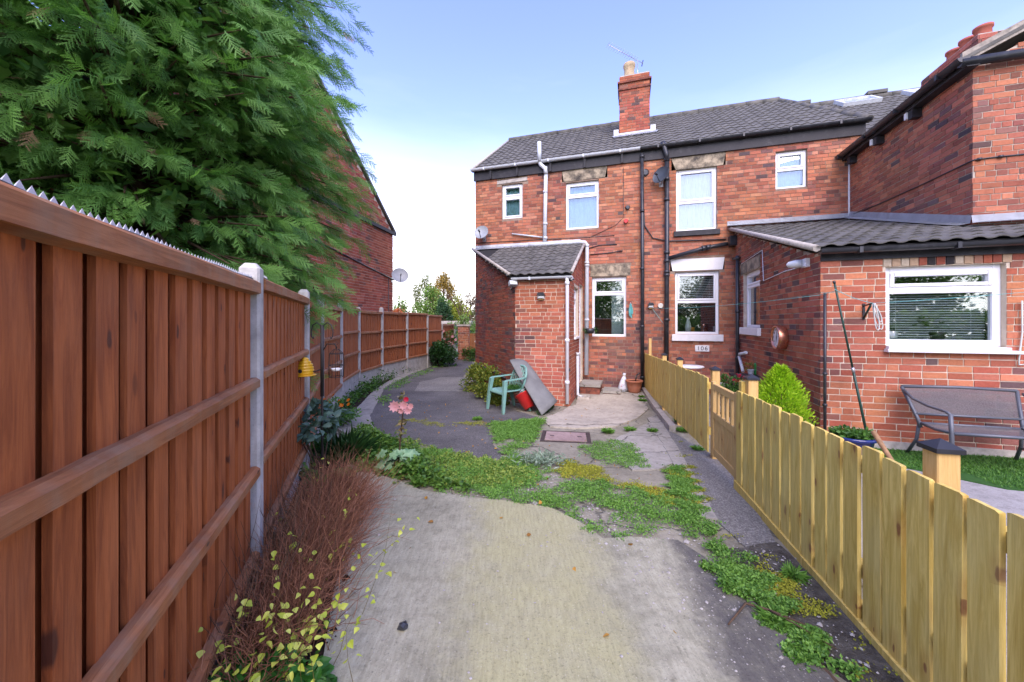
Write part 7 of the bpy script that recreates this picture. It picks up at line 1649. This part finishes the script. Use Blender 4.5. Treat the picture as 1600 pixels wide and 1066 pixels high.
for k, (x, y, h, rx) in enumerate(((-9, -16, 6.5, 3.2), (-3.5, -19, 5.2, 3.0), (3, -17, 7.0, 3.4), (9, -20, 6.0, 3.6), (15, -15, 7.5, 3.6), (20, -8, 6.5, 3.0))):
    tree('garden_tree', (x, y), h, (rx, 2.2, h * .47), 60, 9000, .22, (L_SH, L_CON, L_BIG)[k % 3], ('leafy tree far behind the viewer at the left', 'low dark tree behind the viewer, left of centre', 'tall tree straight behind the viewer', 'dark tree behind the viewer, right of centre', 'tall leafy tree behind the viewer at the right', 'tree beyond the right garden side')[k], 130 + k, .42)

bush('reflection_hedge', (4, -13, .9), (22, 1.2, 1.3), 160, 26000, .26, .09, L_SH, 'unseen hedge added behind the viewer to darken the window reflections', 'hedge', seed=140, spread=.16)  # added out of view so the kitchen window mirrors dark green low down

# ------------------------------------------------------------------ the big cypress over the left fence
CYP = NT('cypress_foliage'); a_ = CYP.attr('col').outputs['Fac']; cv = CYP.pos()
ca = CYP.mix(CYP.rng(CYP.math('ADD', CYP.math('MULTIPLY', a_, .7), CYP.math('MULTIPLY', CYP.noise(1.3, 3, cv), .45)), .15, .95), (.040, .122, .030), (.17, .345, .078)); CYP.fin(ca, .55, .3)
tr_ = CYP.n('ShaderNodeBsdfTranslucent'); CYP.l(CYP.mix(1, ca, (1.1, 1.3, .7), 'MULTIPLY'), tr_.inputs[0]); mx_ = CYP.n('ShaderNodeMixShader'); mx_.inputs[0].default_value = .38; CYP.l(CYP.b.outputs[0], mx_.inputs[1]); CYP.l(tr_.outputs[0], mx_.inputs[2]); CYP.l(mx_.outputs[0], CYP.out.inputs[0])
def spray_mesh(r):
    """One flat drooping cypress spray, about 1 long: a midrib with alternate side shoots, each edged with small scale leaves."""
    V, F = [], []
    def tri(a, b, c): k = len(V); V.extend([a, b, c]); F.append((k, k + 1, k + 2))
    z = lambda q: q + np.array([0, 0, -.22 * q[0] ** 2 - .40 * abs(q[1]) ** 1.6])
    def shoot(p, d, l):
        d = d / np.linalg.norm(d); s_ = np.array([-d[1], d[0], 0]); e = p + d * l; tri(z(p - s_ * .016), z(p + s_ * .016), z(e))
        for i in range(1, 4):
            for sg in (-1, 1):
                t2 = (i + (.35 if sg > 0 else 0)) / 4.3; q = p + d * l * t2; dd = d * .84 + s_ * sg * .55
                ll = (l * .26 * (1 - .5 * t2) + .022) * r.uniform(.8, 1.2); tri(z(q - d * .016), z(q + d * .016), z(q + dd * ll))
    tri(z(np.array([0, -.014, 0])), z(np.array([0, .014, 0])), z(np.array([1., 0, 0])))
    for i in range(1, 8):
        for sg in (-1, 1):
            t_ = (i + (.4 if sg > 0 else 0)) / 8.2; a = r.uniform(.6, .85)
            shoot(np.array([t_, 0, 0]), np.array([a, sg * (1.2 - a), 0]), (.46 * (1 - .80 * t_) + .07) * r.uniform(.8, 1.2))
    return np.array(V), np.array(F)
r = np.random.default_rng(120); SPR = [spray_mesh(r) for _ in range(4)]
TX, TY = -4.35, 4.25
TC = thing('cypress_tree', (TX, TY, g(TY)), 'large dense green cypress with drooping sprays overhanging the left fence', 'tree')
MB().tube([(TX, TY, g(TY) - .1), (TX + .05, TY, 3), (TX, TY + .05, 6), (TX, TY, 10)], [.26, .22, .15, .03], 10).build('trunk', BARK, TC)
def crown_r(z, az):
    f = np.interp(z, [1.3, 2.1, 2.6, 3.2, 4.4, 5.7, 7.0, 9.5], [1.5, 1.8, 2.15, 2.1, 2.65, 2.1, 1.5, .2])
    return f * (1 + .07 * np.sin(3 * az + z) + .06 * np.sin(7 * az - 2.3 * z))
BM_ = MB(); Ls_, Os, Rs = [], [], []
for k in range(560):
    z = r.uniform(1.5, 6.4) if r.uniform() < .92 else r.uniform(6.0, 9.6)
    az = r.uniform(-2.4, .9) if r.uniform() < .92 else r.uniform(0, 6.28)                # mostly the sides one can see: towards the path and the viewer
    Rr = crown_r(z, az) * r.uniform(.62, 1.10); o_ = np.array([math.cos(az), math.sin(az), 0]); st = np.array([TX, TY, z - .12 * Rr]); rise, drop = r.uniform(.15, .4), r.uniform(.25, .5)
    pt = lambda t_: st + o_ * Rr * t_ + np.array([0, 0, Rr * (rise * t_ - drop * t_ * t_)])
    BM_.tube([pt(.05), pt(.5), pt(.92)], [.035, .018, .005], 4, cap=False)
    side = np.array([-o_[1], o_[0], 0]); tilt = r.normal(0, .22)
    for i in range(26):
        t_ = .48 + .54 * (i / 25) ** .85; sg = -1 if i % 2 else 1; wide = (1 - (t_ - .48) / .54) * .42 + .05
        off_ = sg * wide * r.uniform(.1, 1.); p = pt(t_) + side * off_ + np.array([0, 0, -abs(off_) * .45 + off_ * tilt]) + r.normal(0, .02, 3)
        d = o_ * (.65 + .3 * t_) + side * sg * (.2 + 1.3 * abs(off_)) * r.uniform(.5, 1.1) + np.array([0, 0, r.uniform(-.95, -.10)]); d /= np.linalg.norm(d)
        up = np.array([0, 0, .42]) + o_ * r.uniform(-.1, .5) + r.normal(0, .75, 3); y = np.cross(up, d); y /= np.linalg.norm(y); nrm = np.cross(d, y); sc = r.uniform(.18, .33)
        Ls_.append(p); Rs.append(np.stack([d, y, nrm], 1) * sc); Os.append(r.integers(0, 4))
Ls_, Rs, Os = np.array(Ls_), np.array(Rs), np.array(Os)
BM_.build('limbs', BARK, TC)['kind'] = 'stuff'
DRY = r.uniform(0, 1, len(Os)) < .022
W = np.einsum('nij,vj->nvi', Rs[DRY] * .8, SPR[0][0]) + Ls_[DRY][:, None]; F = SPR[0][1]; m_ = DRY.sum()
o = npmesh('dead_sprays', W.reshape(-1, 3), (F[None] + (np.arange(m_) * len(SPR[0][0]))[:, None, None]).reshape(-1, 3), leaf_mat('dead_cypress_spray', (.16, .10, .05), (.34, .22, .12), .9, .1), TC, r.uniform(0, 1, m_ * len(SPR[0][0]))); o['kind'] = 'stuff'
VV, FF, CC, b = [], [], [], 0
for v in range(4):
    k = (Os == v) & ~DRY; V, F = SPR[v]; W = np.einsum('nij,vj->nvi', Rs[k], V) + Ls_[k][:, None]; m_ = k.sum()
    VV.append(W.reshape(-1, 3)); FF.append((F[None] + (np.arange(m_) * len(V))[:, None, None]).reshape(-1, 3) + b); b += m_ * len(V)
    tipf = np.clip(np.linalg.norm(V[:, :2], axis=1), 0, 1); CC.append((r.uniform(0, .8, (m_, 1)) + .35 * tipf[None]).reshape(-1))
nI = 16000; azI = r.uniform(0, 6.28, nI); zI = r.uniform(1.7, 8.5, nI); qI = np.array([crown_r(a, b_) for a, b_ in zip(zI, azI)]) * r.uniform(.30, .74, nI)
o = foliage('inner_foliage', np.c_[TX + qI * np.cos(azI), TY + qI * np.sin(azI), zI], rdir(r, nI, -.3), .17, .05, CYP.m, TC, seed=122); o['kind'] = 'stuff'
o = npmesh('crown', np.concatenate(VV), np.concatenate(FF), CYP.m, TC, np.clip(np.concatenate(CC), 0, 1)); o['kind'] = 'stuff'
r = np.random.default_rng(121); n = 1500; k = r.integers(0, len(Ls_), 110); P = np.repeat(Ls_[k], 14, 0)[:n] + r.normal(0, .05, (n, 3)) * [1, 1, .5]
o = foliage('brown_cones', P, rdir(r, n, -.2), .018, .007, leaf_mat('dry_cones', (.12, .07, .04), (.26, .17, .11), .9, .0), TC, seed=121); o['kind'] = 'stuff'
